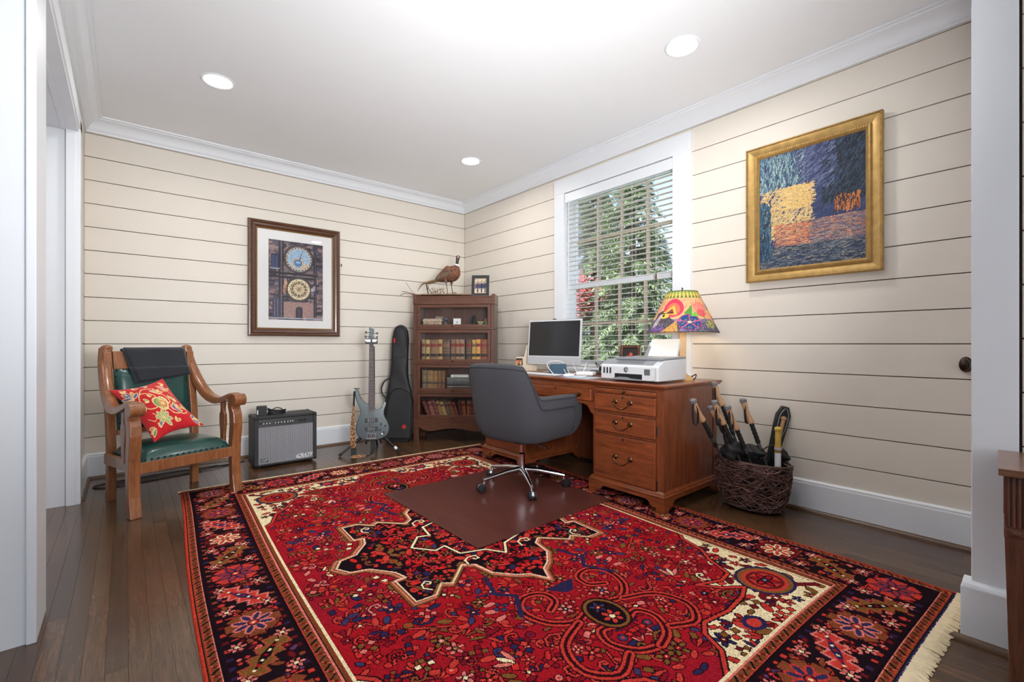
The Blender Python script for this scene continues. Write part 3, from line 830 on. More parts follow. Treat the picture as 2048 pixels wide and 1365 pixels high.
# main border
bd = (D0+D1)/2; BW = D1-D0
def bstrip(u, v): return None
def rosette(u, v, alt):
    c0, c1, c2 = [(BROWN, PINK, NAVY), (CORAL, NAVY, (150, 50, 50)), (MAROON, IVORY, CORAL), (BROWN, CORAL, NAVY)][alt % 4]
    for k in range(8):
        a = 2*PI*k/8; block(u+math.cos(a)*.062, v+math.sin(a)*.062, .026, .024, a, c0)
    cv.ell(u, v, .066, .066, c0)
    for k in range(8):
        a = 2*PI*(k+.5)/8; cv.ell(u+math.cos(a)*.042, v+math.sin(a)*.042, .030, .016, c1, a); cv.ell(u+math.cos(a)*.043, v+math.sin(a)*.043, .022, .009, c2 if c2 != NAVY else (50, 44, 80), a)
    cv.ell(u, v, .020, .020, DARK); cv.ell(u, v, .015, .015, CORAL); cv.ell(u, v, .006, .006, IVORY)
def sleaf(u, v, rot, c):
    cs, sn = math.cos(rot), math.sin(rot); T = lambda x, y: (u+x*cs-y*sn, v+x*sn+y*cs)
    top = []; bot = []
    for i in range(9):
        x = -.10+.2*i/8; h = .048 if i % 2 else .018
        top.append(T(x, h)); bot.append(T(x, -h))
    P = [T(-.125, 0)]+top+[T(.125, 0)]+bot[::-1]
    cv.poly(P, OLIVE if c != CORAL else CORAL); cv.pl(P, .008, (156, 74, 48) if c != CORAL else PINK, True); cv.poly([T(-.09, 0), T(0, .016), T(.09, 0), T(0, -.016)], DARK if c != CORAL else NAVY)
    for i in range(9): cv.ell(*T(-.10+.2*i/8, 0), .006, .006, IVORY if i % 2 else RED)
def border_side(a0, a1, put, vertical):
    n = max(1, round((a1-a0)/.455)); st = (a1-a0)/n
    for i in range(int((a1-a0)/.026)):
        for e_, c in ((bd-BW*.42, CORAL), (bd+BW*.42, CORAL)):
            t = a0+i*.026; p = put(t, e_)
            if i % 2: block(p[0], p[1], .008, .008, 0, q.choice([MAROON, CORAL, BROWN, NAVY]))
    for i in range(int((a1-a0)/.05)):
        for k in range(5):
            p = put(a0+i*.05+q.uniform(-.02, .02), bd+q.uniform(-.38, .38)*BW); motif(p[0], p[1], q.choice((1, 2, 5, 4)), q.uniform(0, 3), q.choice([CORAL, BROWN, MAROON, PINK, (90, 58, 96), BROWN]), CORAL, .8)
    for i in range(n):
        p = put(a0+(i+.5)*st, bd); sleaf(p[0], p[1], (.62 if i % 2 else -.62)+(PI/2 if vertical else 0), [BROWN, CORAL][i % 2])
        for e_ in (-.30, .30):
            for t_ in (.28, .72):
                p = put(a0+(i+t_)*st, bd+e_*BW); flower(p[0], p[1], .030, PINK, IVORY, 6)
        for t_ in (.17, .83):
            for k in range(2):
                p = put(a0+(i+t_)*st, bd); d_ = BW*.33
                pa, pb = put(a0+(i+t_)*st, bd-d_), put(a0+(i+t_)*st, bd+d_)
            cv.line(pa, pb, .012, DARK); cv.line(pa, pb, .007, CORAL)
    for i in range(n+1):
        p = put(a0+i*st, bd); rosette(p[0], p[1], i+(1 if vertical else 0))
border_side(U0+bd, U1-bd, lambda t, e_: (t, V0+e_), False); border_side(U0+bd, U1-bd, lambda t, e_: (t, V1-e_), False)
border_side(V0+bd, V1-bd, lambda t, e_: (U0+e_, t), True); border_side(V0+bd, V1-bd, lambda t, e_: (U1-e_, t), True)
guard(D0-.024, .044); guard(D1+.027, .052)
for x0, x1, y0, y1 in ((U0+.305, FU0, V0+.305, V1-.305), (FU1, U1-.305, V0+.305, V1-.305), (U0+.305, U1-.305, V0+.305, FV0), (U0+.305, U1-.305, FV1, V1-.305)): cv.rect(x0, x1, y0, y1, (124, 62, 36))
guard(D1+.027, .052)
ring(.004, .010, NAVY)
for x in (U0, U1): cv.rect(x-.012, x+.012, V0, V1, (196, 62, 44))
cv.pl([(FU0, FV0), (FU1, FV0), (FU1, FV1), (FU0, FV1)], .011, IVORY, True)
rug = thing('area_rug', (-3.0707, -4.3169, 0), R(-2.4), 'large red hand-knotted rug with dark floral borders and cream fringe', 'rug')
RUGM = attrmat('wool_pile', 1.0, 0, .5, 260, spec=.04)
def rugfn(U, V):
    wob = .010*np.sin(V*2.3+.4)
    X = U+np.where(U < UM, -1, 1)*0+wob*(1-np.clip((U-U0)/1.2, 0, 1))+.006*np.sin(V*5.1)*np.clip((U-1.2)/1.2, 0, 1)
    Y = V+.006*np.sin(U*4+1)
    e_ = np.minimum(np.minimum(U-U0, U1-U), np.minimum(V-V0, V1-V)); Z = np.where(e_ < .003, .001, .0095)
    return np.stack([X, Y, Z+0*X], -1)
cv.build('pile', RUGM, rug, rugfn, .09, zn=.0008)
def fringe(v, d, ln):
    m_ = M(); n = 900
    for i in range(n):
        u = U0+(U1-U0)*(i+q.uniform(-.3, .3))/n; l = ln*q.uniform(.75, 1.05); dx = q.uniform(-.010, .010); w_ = .0035
        yb = v+.006*math.sin(u*4+1)
        m_.tube([(u, yb-d*.006, .007), (u+dx*.4, yb+d*l*.5, .008), (u+dx, yb+d*l, .003)], [.0032, .0036, .0026], 4)
    return stuff(m_.make('fringe', 'cream', rug, label='cream knotted fringe'))
fringe(V0, -1, .050); fringe(V1, 1, .035)

# ================================================================== CHAIR MAT
mt = M().prism([(-1.880, -2.888), (-.797, -2.862), (-.795, -1.80), (-1.882, -1.812)], .0108, .0158, 'Z').make('chair_mat', 'mat', bevel=.0015)
tag(mt, 'dark red-brown wood-look chair mat lying on the rug', 'mat')
# ================================================================== DESK (local X = towards the window wall, Y = towards the room corner)
dk = thing('desk', (-.75, -3.21, -.006), 0, 'cherry-stained wooden pedestal desk with brass bail pulls by the window', 'desk')
def pull(parent, x, y, z, w_=.058):
    m_ = M()
    for s_ in (-1, 1): m_.lathe([(.0, 0), (.017, 0), (.0175, -.003), (.012, -.006), (.009, -.012), (.010, -.018), (.0, -.021)], 14, (x, y+s_*w_, z), 'X')
    pts = [(x-.016, y-w_, z-.004), (x-.018, y-w_*.98, z-.014), (x-.02, y-w_*.62, z-.030), (x-.021, y-w_*.3, z-.040), (x-.021, y, z-.042), (x-.021, y+w_*.3, z-.040), (x-.02, y+w_*.62, z-.030), (x-.018, y+w_*.98, z-.014), (x-.016, y+w_, z-.004)]
    m_.tube(spline(pts, 3), .0034, 7)
    return m_.make('bail_pull', 'brass', parent, smooth=True)
def keyhole(parent, x, y, z):
    m_ = M(); m_.lathe([(0, 0), (.006, 0), (.006, -.002), (0, -.002)], 10, (x, y, z), 'X'); m_.box(x-.002, x, y-.0025, y+.0025, z-.014, z)
    m_.make('escutcheon', 'black', parent)
def drawer(ya, yb, za, zb, pullz=True, kh=True, two=False):
    yc = (ya+yb)/2
    d = M().box(-.016, .02, ya, yb, za, zb).make('drawer', 'cherry', dk, bevel=.005, seg=3)
    if two:
        for yy in (ya+.09, yb-.09):
            M().lathe([(0, 0), (.008, 0), (.007, -.012), (.015, -.018), (.015, -.025), (.0, -.029)], 14, (-.016, yy, (za+zb)/2), 'X').make('drawer_knob', 'brass', d, smooth=True)
    else: pull(d, -.016, yc, (za+zb)/2+.012)
    if kh: keyhole(d, -.017, yc, zb-.012)
    return d
# top with moulded edge
prof = [(0, .782), (.030, .782), (.034, .778), (.034, .770), (.026, .764), (.020, .757), (.012, .752), (0, .752)]
m = M(); m.box(0, .68, 0, 1.77, .752, .782)
def sweep2(m_, path, prof_):
    n = len(prof_); vs = []
    for (x, y), (nx, ny) in path:
        for o_, z in prof_: vs.append((x+nx*o_, y+ny*o_, z))
    fs = [(i*n+j, i*n+(j+1)%n, (i+1)*n+(j+1)%n, (i+1)*n+j) for i in range(len(path)-1) for j in range(n)]
    fs += [tuple(range(n)), tuple(range(len(path)*n-1, (len(path)-1)*n-1, -1))]
    m_.add(vs, fs)
sweep2(m, [((.68, 0), (0, -1)), ((0, 0), (-1, -1)), ((0, 1.77), (-1, 1)), ((.68, 1.77), (0, 1))], prof)
m.make('desk_top', 'cherry', dk)
def pedestal(ya, yb, draw):
    m_ = M()
    m_.box(.02, .66, ya, yb, .11, .752)
    m_.box(0, .02, ya, ya+.042, .11, .752); m_.box(0, .02, yb-.02, yb, .11, .752)
    for za_, zb_ in ((.11, .137), (.736, .752), (.700, .706), (.569, .585), (.430, .445)): m_.box(.001, .02, ya+.042, yb-.02, za_, zb_)
    m_.make('pedestal', 'cherryv', dk)
    for xa, xb in ((-.0005, .050), (.618, .66)): M().box(xa, xb, ya-.005, ya-.0004, .11, .752).make('side_stile', 'cherryv', dk, bevel=.0015)
    # base moulding + bracket feet
    m_ = M()
    bp = [(0, .105), (.022, .105), (.022, .112), (.016, .118), (.014, .126), (.008, .132), (.004, .138), (0, .138)]
    sweep2(m_, [((.66, ya), (0, -1)), ((0, ya), (-1, -1)), ((0, yb), (-1, 1)), ((.66, yb), (0, 1)), ((.66, ya), (1, 1))][:4], bp)
    m_.make('base_moulding', 'cherry', dk, smooth=True, ang=25)
    L = yb-ya+.044; a = -.022
    def apron(L, s_=.12):
        return [(0, .107), (L, .107), (L, .0), (L-.030, .0), (L-.05, .02), (L-.062, .045), (L-.082, .042), (L-.095, .052), (L-.11, .075), (L-.13, .082), (.13, .082), (.11, .075), (.095, .052), (.082, .042), (.062, .045), (.05, .02), (.03, 0), (0, 0)]
    z0 = .0168
    P = [(ya+a+u, max(v, z0)) for u, v in apron(L)]
    m_ = M(); m_.prism(P, -.022, -.002, 'X')
    P = [(max(-.002, -.022+u), max(v, z0)) for u, v in apron(.66+.022)]
    m_.prism(P, ya-.022, ya-.002, 'Y'); m_.prism(P, yb+.002, yb+.022, 'Y')
    m_.make('bracket_base', 'cherry', dk)
    if draw:
        dd = M().box(-.010, .02, ya+.044, yb-.024, .708, .733).make('pull_out_shelf', 'cherry', dk, bevel=.004)
        M().lathe([(0, 0), (.005, 0), (.005, -.008), (.009, -.012), (.009, -.017), (0, -.02)], 12, (-.010, (ya+yb)/2, .721), 'X').make('shelf_knob', 'brass', dd, smooth=True)
        drawer(ya+.044, yb-.022, .587, .698); drawer(ya+.044, yb-.022, .447, .567); drawer(ya+.044, yb-.022, .140, .428)
        for z in (.50, .17): M().tube([(-.004, ya+.040, z-.03), (-.004, ya+.040, z+.03)], .0045, 8).make('hinge', 'black', dk)
pedestal(.0, .535, True); pedestal(1.235, 1.77, True)
drawer(.545, 1.215, .636, .716, two=True)
m = M(); m.box(.0, .03, .535, 1.235, .718, .752); m.box(.01, .03, .535, 1.235, .61, .72)
m.prism([(.535, .632), (.535, .545), (.56, .56), (.585, .60), (.63, .612), (1.14, .612), (1.185, .60), (1.21, .56), (1.235, .545), (1.235, .632)], .0, .02, 'X')
m.make('kneehole_rail', 'cherry', dk)
M().box(.62, .64, .537, 1.233, .03, .75).make('modesty_panel', 'cherryv', dk)

# ================================================================== OFFICE CHAIR
oc = thing('office_chair', (-1.05, -2.27, .0158), R(10), 'charcoal upholstered swivel office chair with chrome star base on the mat', 'chair')
H0 = -.0158
CR = .050
for k in range(5):
    a = R(24+72*k-10+1)
    m_ = M(); c, s_ = math.cos(a), math.sin(a)
    m_.tube([(c*.02, s_*.02, .118), (c*.12, s_*.12, .112), (c*.29, s_*.29, .082), (c*.303, s_*.303, .080)], [.020, .017, .012, .012], 10)
    leg = m_.make('base_arm', 'chrome', oc, smooth=True)
    ct = M()
    ct.tube([(c*.297, s_*.297, .088), (c*.297, s_*.297, .050)], .009, 10)
    ca = M()
    qx, qy = c*.318, s_*.318; tx, ty = -s_, c
    if k in (1, 4): tx, ty = math.cos(a+.9), math.sin(a+.9)
    for sd in (-1, 1):
        P = [(qx+tx*sd*.008, qy+ty*sd*.008, .0275), (qx+tx*sd*.010, qy+ty*sd*.010, .0275), (qx+tx*sd*.024, qy+ty*sd*.024, .0275), (qx+tx*sd*.026, qy+ty*sd*.026, .0275)]
        ca.tube(P, [.020, .0275, .0275, .023], 18)
    w_ = ca.make('caster', 'rubber', oc, smooth=True)
    ct.make('caster_stem', 'chrome', w_, smooth=True)
    hood = M(); hood.tube([(qx+tx*-.007, qy+ty*-.007, .032), (qx+tx*.007, qy+ty*.007, .032)], [.026, .026], 16); hood.make('caster_hood', 'steel', w_, smooth=True)
m = M(); m.lathe([(.0, .075), (.024, .075), (.026, .08), (.028, .13), (.024, .135), (.0, .136)], 24); m.make('base_hub', 'chrome', oc, smooth=True)
m = M(); m.lathe([(.0, .13), (.0245, .13), (.0245, .225), (.018, .23), (.0125, .235), (.0125, .34), (0, .34)], 24); m.make('gas_lift', 'chrome', oc, smooth=True)
m = M(); m.box(-.11, .11, -.08, .08, .325, .345); m.box(-.05, .05, -.035, .035, .30, .33); m.make('mechanism', 'black', oc, bevel=.006)
m = M(); m.tube([(.02, -.04, .315), (.04, -.10, .30), (.06, -.155, .285), (.07, -.185, .272)], [.004, .004, .005, .007], 8); m.make('height_lever', 'chrome', oc, smooth=True)
# shell
def plan(t):
    """t 0..1 : right arm front -> back -> left arm front; returns x, y on the unit plan and arm/back blend"""
    L1 = .42; Lc = .22
    a = (t-.5)*2
    ang = a*R(112)
    # superellipse-like plan
    cx_ = -math.cos(ang); sy = math.sin(ang)
    p = .62
    x = math.copysign(abs(cx_)**p, cx_); y = math.copysign(abs(sy)**p, sy)
    return x, y
def hgt(t):
    a = abs(t-.5)*2           # 0 back centre .. 1 arm front
    s_ = min(1, max(0, (a-.36)/.26)); s_ = s_*s_*(3-2*s_)
    top = .878-.012*min(1, (a/.36)**2); arm = .664-.012*max(0, (a-.62)/.38)
    return top*(1-s_)+arm*s_
AX = []
def shellpt(t, z, off):
    """off = inward offset from the outer surface"""
    a = abs(t-.5)*2
    if a > .64:     # straight arms
        f_ = (a-.64)/.36; sy = 1 if t > .5 else -1
        x0, _ = plan(.5+.32*sy); X, Y = x0*.265, sy*.315
        xa = X+(.30-X)*f_; ya = Y
        nx, ny = 0, sy
    else:
        x, y = plan(t); xa, ya = x*.265, y*.315
        d = Vector((x*.9, y, 0)); d.normalize(); nx, ny = d.x, d.y
    k = max(0, min(1, (z-.345)/.16)); tap = .80+.20*(1-(1-k)**2.2)
    lean = -.07*max(0, z-.45)/.43
    wf = max(0, -nx)
    X = xa*tap-off*nx+lean*max(0, min(1, (.1-xa)/.3)); Y = ya*tap-off*ny
    return X, Y
m = M(); NT = 61; rows = []
prof_z = [.345, .352, .37, .40, .44, .50]
def profile(t):
    h = hgt(t); a = abs(t-.5)*2; th = .072 if a > .5 else .062
    out = []
    X, Y = shellpt(t, .345, .04); out.append((X*.4, Y*.4, .338)); out.append((X*.8, Y*.8, .340))
    for z in (.345, .36, .39, .43, .48): out.append((*shellpt(t, z, .0 if z > .35 else .02), z))
    for f_ in (.35, .7): out.append((*shellpt(t, .48+(h-.03-.48)*f_, 0), .48+(h-.03-.48)*f_))
    for b_ in range(7):
        an = PI*b_/6; out.append((*shellpt(t, h, th/2-th/2*math.cos(an)), h-.03+.03*math.sin(an)))
    for f_ in (.3, .65, 1): zz = h-.03+(.46-(h-.03))*f_; out.append((*shellpt(t, zz, th), zz))
    X, Y = shellpt(t, .46, th); out.append((X*.5, Y*.5, .455))
    return out
pr = [profile(i/(NT-1)) for i in range(NT)]; np_ = len(pr[0])
m.add([p for r_ in pr for p in r_], [(i*np_+j, i*np_+j+1, (i+1)*np_+j+1, (i+1)*np_+j) for i in range(NT-1) for j in range(np_-1)])
m.add(pr[0], [tuple(range(np_))]); m.add(pr[-1], [tuple(range(np_-1, -1, -1))])
m.make('shell', 'fabric', oc, smooth=True, ang=60)
m = M()
m.grid(13, 11, lambda u, v: (-.19+.49*u, (-.235+.47*v)*(1-.1*(1-u)), .47+.035*(1-abs(2*u-1)**4)*(1-abs(2*v-1)**4)))
m.box(-.18, .30, -.21, .21, .36, .475); m.make('seat_cushion', 'fabric', oc, smooth=True, bevel=.012)
def pipe(zf, t0, t1, off=-.003, tail=None, n=50):
    P = [(*shellpt(t, zf(t), off), zf(t)) for t in [t0+(t1-t0)*i/n for i in range(n+1)]]
    if tail: P += tail(P[-1])
    return P
m = M()
hz = lambda t: hgt(t)-.028-.055*max(0, min(1, (abs(t-.5)*2-.45)/.15))
def dn(p): return [(p[0]+.008, p[1], p[2]-.012), (p[0]+.010, p[1], p[2]-.05), (p[0]+.008, p[1]*.97, p[2]-.18)]
m.tube(pipe(hz, .045, .5, tail=None), .0048, 6)
P = pipe(hz, .5, .955); m.tube(P, .0048, 6)
P = pipe(hz, .5, .045, tail=lambda p: [(p[0]+.006, p[1], p[2]-.010), (p[0]+.008, p[1]+.001, p[2]-.05), (p[0]+.007, p[1]+.012, p[2]-.17)]); m.tube(P, .0048, 6)
m.tube(pipe(lambda t: hgt(t)-.022, 0.0, .30, off=.0), .0035, 6)
m.make('piping', 'piping', oc, smooth=True)
# ================================================================== BOOKCASE across the far corner (local X = to the right, Y = back, front at Y = 0)
bc = thing('bookcase', (-.886, -.351, 0), R(-45), 'dark wooden four-section bookcase with glass doors across the far corner', 'bookcase')
BW_, BD = .862, .30
m = M(); m.box(.0, BW_, 0, BD, 1.452, 1.525); m.box(-.004, .03, -.006, BD, 1.440, 1.545); m.box(BW_-.03, BW_+.004, -.006, BD, 1.440, 1.545)
m.box(.03, BW_-.03, -.004, .01, 1.515, 1.528); m.box(.03, BW_-.03, BD-.012, BD, 1.525, 1.545); m.box(0, BW_, -.008, .01, 1.440, 1.456)
m.make('cornice', 'walnut', bc, bevel=.002)
secs = [(1.178, 1.440), (.812, 1.174), (.506, .808), (.224, .502)]
for i, (z0, z1) in enumerate(secs):
    m = M(); m.box(0, .040, .0, BD, z0, z1); m.box(BW_-.040, BW_, .0, BD, z0, z1); m.box(.04, BW_-.04, .012, BD, z0, z0+.028); m.box(.04, BW_-.04, BD-.012, BD, z0+.028, z1)
    m.box(.04, BW_-.04, .02, BD-.012, z1-.012, z1); m.box(-.002, BW_+.002, -.006, .0, z0-.004, z0+.014)
    sec = m.make('shelf_section', 'walnutv', bc, bevel=.0015, seg=1)
    d = M(); a, b, c, e_ = .042, BW_-.042, z0+.016, z1-.004
    d.box(a, a+.030, -.004, .012, c, e_); d.box(b-.030, b, -.004, .012, c, e_); d.box(a+.03, b-.03, -.004, .012, c, c+.034); d.box(a+.03, b-.03, -.004, .012, e_-.030, e_)
    dr = d.make('door', 'walnut', sec, bevel=.0015, seg=1)
    M().box(a+.03, b-.03, .004, .006, c+.034, e_-.03).make('door_glass', 'glass', sec, label='clear glass pane')
    M().lathe([(0, 0), (.005, 0), (.005, -.010), (.010, -.014), (.011, -.020), (.006, -.025), (0, -.026)], 14, (BW_*.49, -.004, c+.020), 'Y').make('door_knob', 'brass', sec, smooth=True)
m = M(); m.box(-.004, BW_+.004, -.008, BD, .208, .222); m.box(.0, BW_, -.004, .02, .150, .208); m.box(0, .02, .0, BD, .15, .208); m.box(BW_-.02, BW_, .0, BD, .15, .208)
ar = [(.055, .150), (.10, .118), (.16, .106), (.24, .112), (.33, .130), (.43, .137), (.53, .130), (.62, .112), (.70, .106), (.76, .118), (.807, .150)]
m.prism([(0, .152), (0, .15)]+ar+[(BW_, .15), (BW_, .152)], -.003, .015, 'Y')
m.prism([(.055, .151), (.055, .150)]+ar[1:-1]+[(.807, .150), (.807, .151)], -.004, .015, 'Y')
m.make('base_apron', 'walnut', bc)
for x in (.0, BW_-.055):
    for y in (.0, BD-.05): M().box(x, x+.055, y, y+.05, 0, .152).make('leg', 'walnutv', bc, bevel=.002)
CB = bc.matrix_basis.copy()
from mathutils import Euler
CB = Matrix.Translation(bc.location) @ Euler((0, 0, R(-45))).to_matrix().to_4x4()
def on_bc(o, x, y, z, rx=0, ry=0, rz=0):
    o.matrix_basis = CB @ Matrix.Translation((x, y, z)) @ Euler((rx, ry, rz)).to_matrix().to_4x4()
    return o
# ---- books
BKM = {}
def bookmat(c):
    if c not in BKM: BKM[c] = plain('book_cloth_%02d' % len(BKM), c, .62, var=.22, vs=40, bump=.2, bs=160)
    return BKM[c]
BKM['page'] = plain('book_pages', (206, 188, 152), .9)
def book(w_, h, dp, col, bands, label, group, cat='book', title=None):
    """standing book: spine at Y=0 facing -Y, X thickness, Z height, origin bottom-left front"""
    t = thing('book', (0, 0, 0), 0, label, cat, group)
    m_ = M(); m_.box(0, w_*.13, .004, dp, 0, h); m_.box(w_*.87, w_, .004, dp, 0, h)
    P = [(0, .006), (w_*.08, .002), (w_*.3, -.001), (w_*.7, -.001), (w_*.92, .002), (w_, .006), (w_*.9, .009), (w_*.1, .009)]
    m_.prism(P, 0, h, 'Z'); m_.make('cover', bookmat(col), t, smooth=True, ang=30)
    M().box(w_*.13, w_*.87, .009, dp-.004, .003, h-.004).make('pages', BKM['page'], t)
    for (f0, f1, bc_) in bands:
        M().prism([(w_*.02, .0045), (w_*.1, .0008), (w_*.3, -.0022), (w_*.7, -.0022), (w_*.9, .0008), (w_*.98, .0045)], h*f0, h*f1, 'Z').make('spine_label', bookmat(bc_), t)
    if title and w_ > .03:
        text('spine_title', title, w_*.22, 'gold', t, (w_*.5, -.0028, h*.70), (R(90), 0, 0), .0003, align='CENTER')
    return t
TAN, DTAN, REDB, BLK, GOLDC = (168, 132, 88), (122, 88, 62), (132, 44, 34), (38, 30, 28), (186, 148, 84)
def lb(b1=(.66, .80), b2=(.20, .34), c1=REDB, c2=BLK): return [(b1[0], b1[1], c1), (b2[0], b2[1], c2), (.835, .845, GOLDC), (.36, .37, GOLDC), (.50, .51, GOLDC)]
z = .844
ords = ['first', 'second', 'third', 'fourth', 'fifth', 'sixth', 'seventh', 'eighth', 'ninth', 'tenth', 'eleventh', 'twelfth', 'thirteenth', 'fourteenth']
r2 = [(165, 235, (150, 126, 96), 'grey-tan'), (245, 318, (186, 162, 104), 'pale yellow'), (325, 470, (134, 104, 78), 'wide tan'), (472, 550, (176, 146, 92), 'straw-coloured'),
      (553, 690, (92, 70, 56), 'wide dark brown'), (705, 790, (128, 98, 76), 'mid brown'), (795, 868, (150, 118, 90), 'light brown'), (870, 960, (150, 122, 104), 'greyish tan'), (985, 1085, (96, 72, 58), 'dark brown'),
      (1095, 1165, (196, 156, 86), 'golden tan'), (1170, 1252, (212, 158, 82), 'bright ochre'), (1256, 1370, (142, 78, 52), 'reddish brown'), (1372, 1424, (150, 92, 56), 'narrow rust')]
for i, (a, b, c, nm) in enumerate(r2):
    o = book((b-a)*.000581-.0012, .226+rnd.uniform(-.004, .003), .17, c, lb(c1=REDB if i % 5 != 4 else DTAN), '%s leather-bound book, %s from the left on the second shelf' % (nm, ords[i]), 'old books on the second shelf')
    on_bc(o, (a-30)*.000581, .030, z)
z = .538
r3 = [(175, 258, (120, 104, 82), 'grey-brown', .208), (262, 378, (142, 112, 72), 'mottled brown', .204), (380, 460, (146, 108, 66), 'ochre', .200), (462, 525, (128, 92, 56), 'amber brown', .202), (527, 600, (124, 86, 56), 'rust brown', .200)]
for i, (a, b, c, nm, h) in enumerate(r3):
    o = book((b-a)*.000581-.001, h, .16, c, [(.60, .615, GOLDC), (.30, .42, (70, 62, 54)), (.78, .80, (88, 62, 40))], '%s old leather book, %s from the left on the third shelf' % (nm, ords[i]), 'old books on the third shelf')
    on_bc(o, (a-30)*.000581, .028, z)
st = [(.026, (62, 34, 34), 'thin maroon book at the bottom of the flat stack'), (.014, (150, 140, 130), 'beige thin book second from the bottom of the flat stack'), (.022, (64, 64, 70), 'charcoal book third from the bottom of the flat stack'), (.014, (96, 96, 98), 'grey thin book fourth from the bottom of the flat stack'),
      (.056, (108, 112, 108), 'thick grey-green book in the flat stack on the third shelf'), (.014, (236, 234, 228), 'white thin book second from the top of the flat stack'), (.014, (244, 243, 240), 'white thin book topmost in the flat stack')]
zz = z
for i, (th, c, nm) in enumerate(st):
    o = book(th-.001, .262 if i < 5 else .235, .19, c, [(.06, .08, (220, 220, 215))] if i == 4 else [], nm, 'flat stack of books on the third shelf')
    o.matrix_basis = CB @ Matrix.Translation((.345+(.012 if i > 4 else 0)+.27, .030, zz)) @ Matrix(((0, 0, -1, 0), (0, 1, 0, 0), (1, 0, 0, 0), (0, 0, 0, 1)))
    zz += th
z = .256
cols4 = [((96, 40, 40), 'dark red'), ((138, 84, 70), 'dusty rose-brown'), ((104, 52, 50), 'plum'), ((140, 108, 62), 'olive tan'), ((172, 142, 96), 'cream-edged tan'), ((96, 90, 66), 'moss brown'), ((126, 84, 62), 'brown'), ((118, 58, 50), 'brick'), ((70, 52, 52), 'dark slate'), ((164, 88, 62), 'orange-brown'), ((140, 108, 82), 'fawn'), ((112, 58, 48), 'russet'), ((84, 44, 42), 'oxblood'), ((96, 56, 46), 'chestnut')]
x = .082
for i, (c, nm) in enumerate(cols4):
    w_ = rnd.uniform(.034, .044); h = rnd.uniform(.150, .170); lean = R(-19) if i < 8 else (R(-9) if i < 10 else 0)
    if i == 0: lean = R(-24)
    o = book(w_, h, .14, c, [(.70, .82, (84, 34, 30)), (.55, .56, GOLDC), (.3, .31, GOLDC)], '%s worn leather book, %s from the left on the bottom shelf' % (nm, ords[i]), 'worn books on the bottom shelf')
    on_bc(o, x+(.062 if lean else 0), .030, z+.0, ry=lean)
    x += (w_+.0018)/max(.9, math.cos(lean)) if lean else w_+.001
    if i == 9: x += .062
    if x > .78: pass
# first shelf contents
z = 1.206
o = thing('trinket_box', (0, 0, 0), 0, 'ornate cream and brown trinket box on the top shelf behind glass', 'box')
m = M(); m.box(0, .20, 0, .11, 0, .060); m.make('box_body', plain('ornate_box', (170, 146, 124), .6, var=.7, vs=45, bump=.5, bs=90), o, bevel=.004)
m = M(); m.prism([(-.004, .060), (.204, .060), (.204, .072), (.19, .086), (.01, .086), (-.004, .072)], -.004, .114, 'Y'); m.make('box_lid', plain('ornate_lid', (196, 172, 150), .6, var=.45, vs=80, bump=.5, bs=90), o, bevel=.002)
on_bc(o, .085, .06, z)
o = thing('figurine', (0, 0, 0), 0, 'small dark patterned jar beside the trinket box on the top shelf', 'figurine')
M().lathe([(0, 0), (.022, 0), (.030, .02), (.028, .05), (.018, .066), (.022, .076), (.020, .078), (0, .078)], 18).make('jar_body', plain('dark_speckle', (74, 68, 70), .3, var=.7, vs=120), o, smooth=True)
M().lathe([(.022, .078), (.018, .088), (.005, .094), (0, .094)], 16).make('jar_lid', plain('dark_speckle_lid', (112, 118, 132), .3, var=.5, vs=90), o, smooth=True)
on_bc(o, .325, .10, z)
o = thing('postcard', (0, 0, 0), 0, 'small white card with a grey drawing standing on the top shelf', 'card')
m = M(); m.box(0, .080, 0, .003, 0, .088); m.make('card_sheet', 'paper', o)
m = M(); 
for a, b, c_, e_ in ((.028, .052, .040, .056), (.015, .03, .018, .03), (.05, .064, .016, .032), (.036, .046, .024, .042)): m.prism([(a, c_), (b, c_+.006), (b-.004, e_), (a+.006, e_-.004)], -.0006, 0, 'Y')
stuff(m.make('drawing', plain('grey_ink', (120, 124, 122), .8), o)); on_bc(o, .415, .05, z, rx=R(-6))
def flowers(nm, lab, x, cpot, cfl, seed, hgt_):
    q = random.Random(seed); o = thing('flower_ornament', (0, 0, 0), 0, lab, 'ornament')
    M().lathe([(0, 0), (.018, 0), (.022, .012), (.026, .026), (.020, .034), (0, .034)], 16).make('pot', cpot, o, smooth=True)
    m_ = M(); mf = M()
    for i in range(26):
        a = q.uniform(0, 6.3); l = q.uniform(.01, .032); p = (math.cos(a)*l, math.sin(a)*l*.8, .034+q.uniform(.012, hgt_))
        m_.tube([(0, 0, .03), (p[0]*.5, p[1]*.5, p[2]*.7), p], .0012, 4); mf.sphere(p, q.uniform(.004, .008), 6, 4)
    stuff(m_.make('stems', 'needle', o)); stuff(mf.make('blossoms', cfl, o)); on_bc(o, x, .09, z)
flowers('a', 'small ornament with pale yellow blossoms on the top shelf', .70, plain('cream_pot', (196, 190, 160), .5), plain('yellow_bloom', (206, 198, 120), .6), 3, .02)
flowers('b', 'small blue ornament with red and green blossoms at the right of the top shelf', .765, plain('blue_pot', (92, 130, 176), .4), plain('red_bloom', (170, 84, 66), .6, var=.5), 4, .055)
o = thing('photo_print', (0, 0, 0), 0, 'pale faded photo print leaning behind the trinket box', 'photo')
M().box(0, .09, 0, .002, 0, .125).make('print_sheet', plain('faded_print', (150, 134, 118), .6, var=.15, vs=20), o); on_bc(o, .17, .20, z, rx=R(-8), ry=R(6))
o = thing('pine_ornament', (0, 0, 0), 0, 'dark leafy ornament at the back of the top shelf', 'ornament')
m = M(); q_ = random.Random(9)
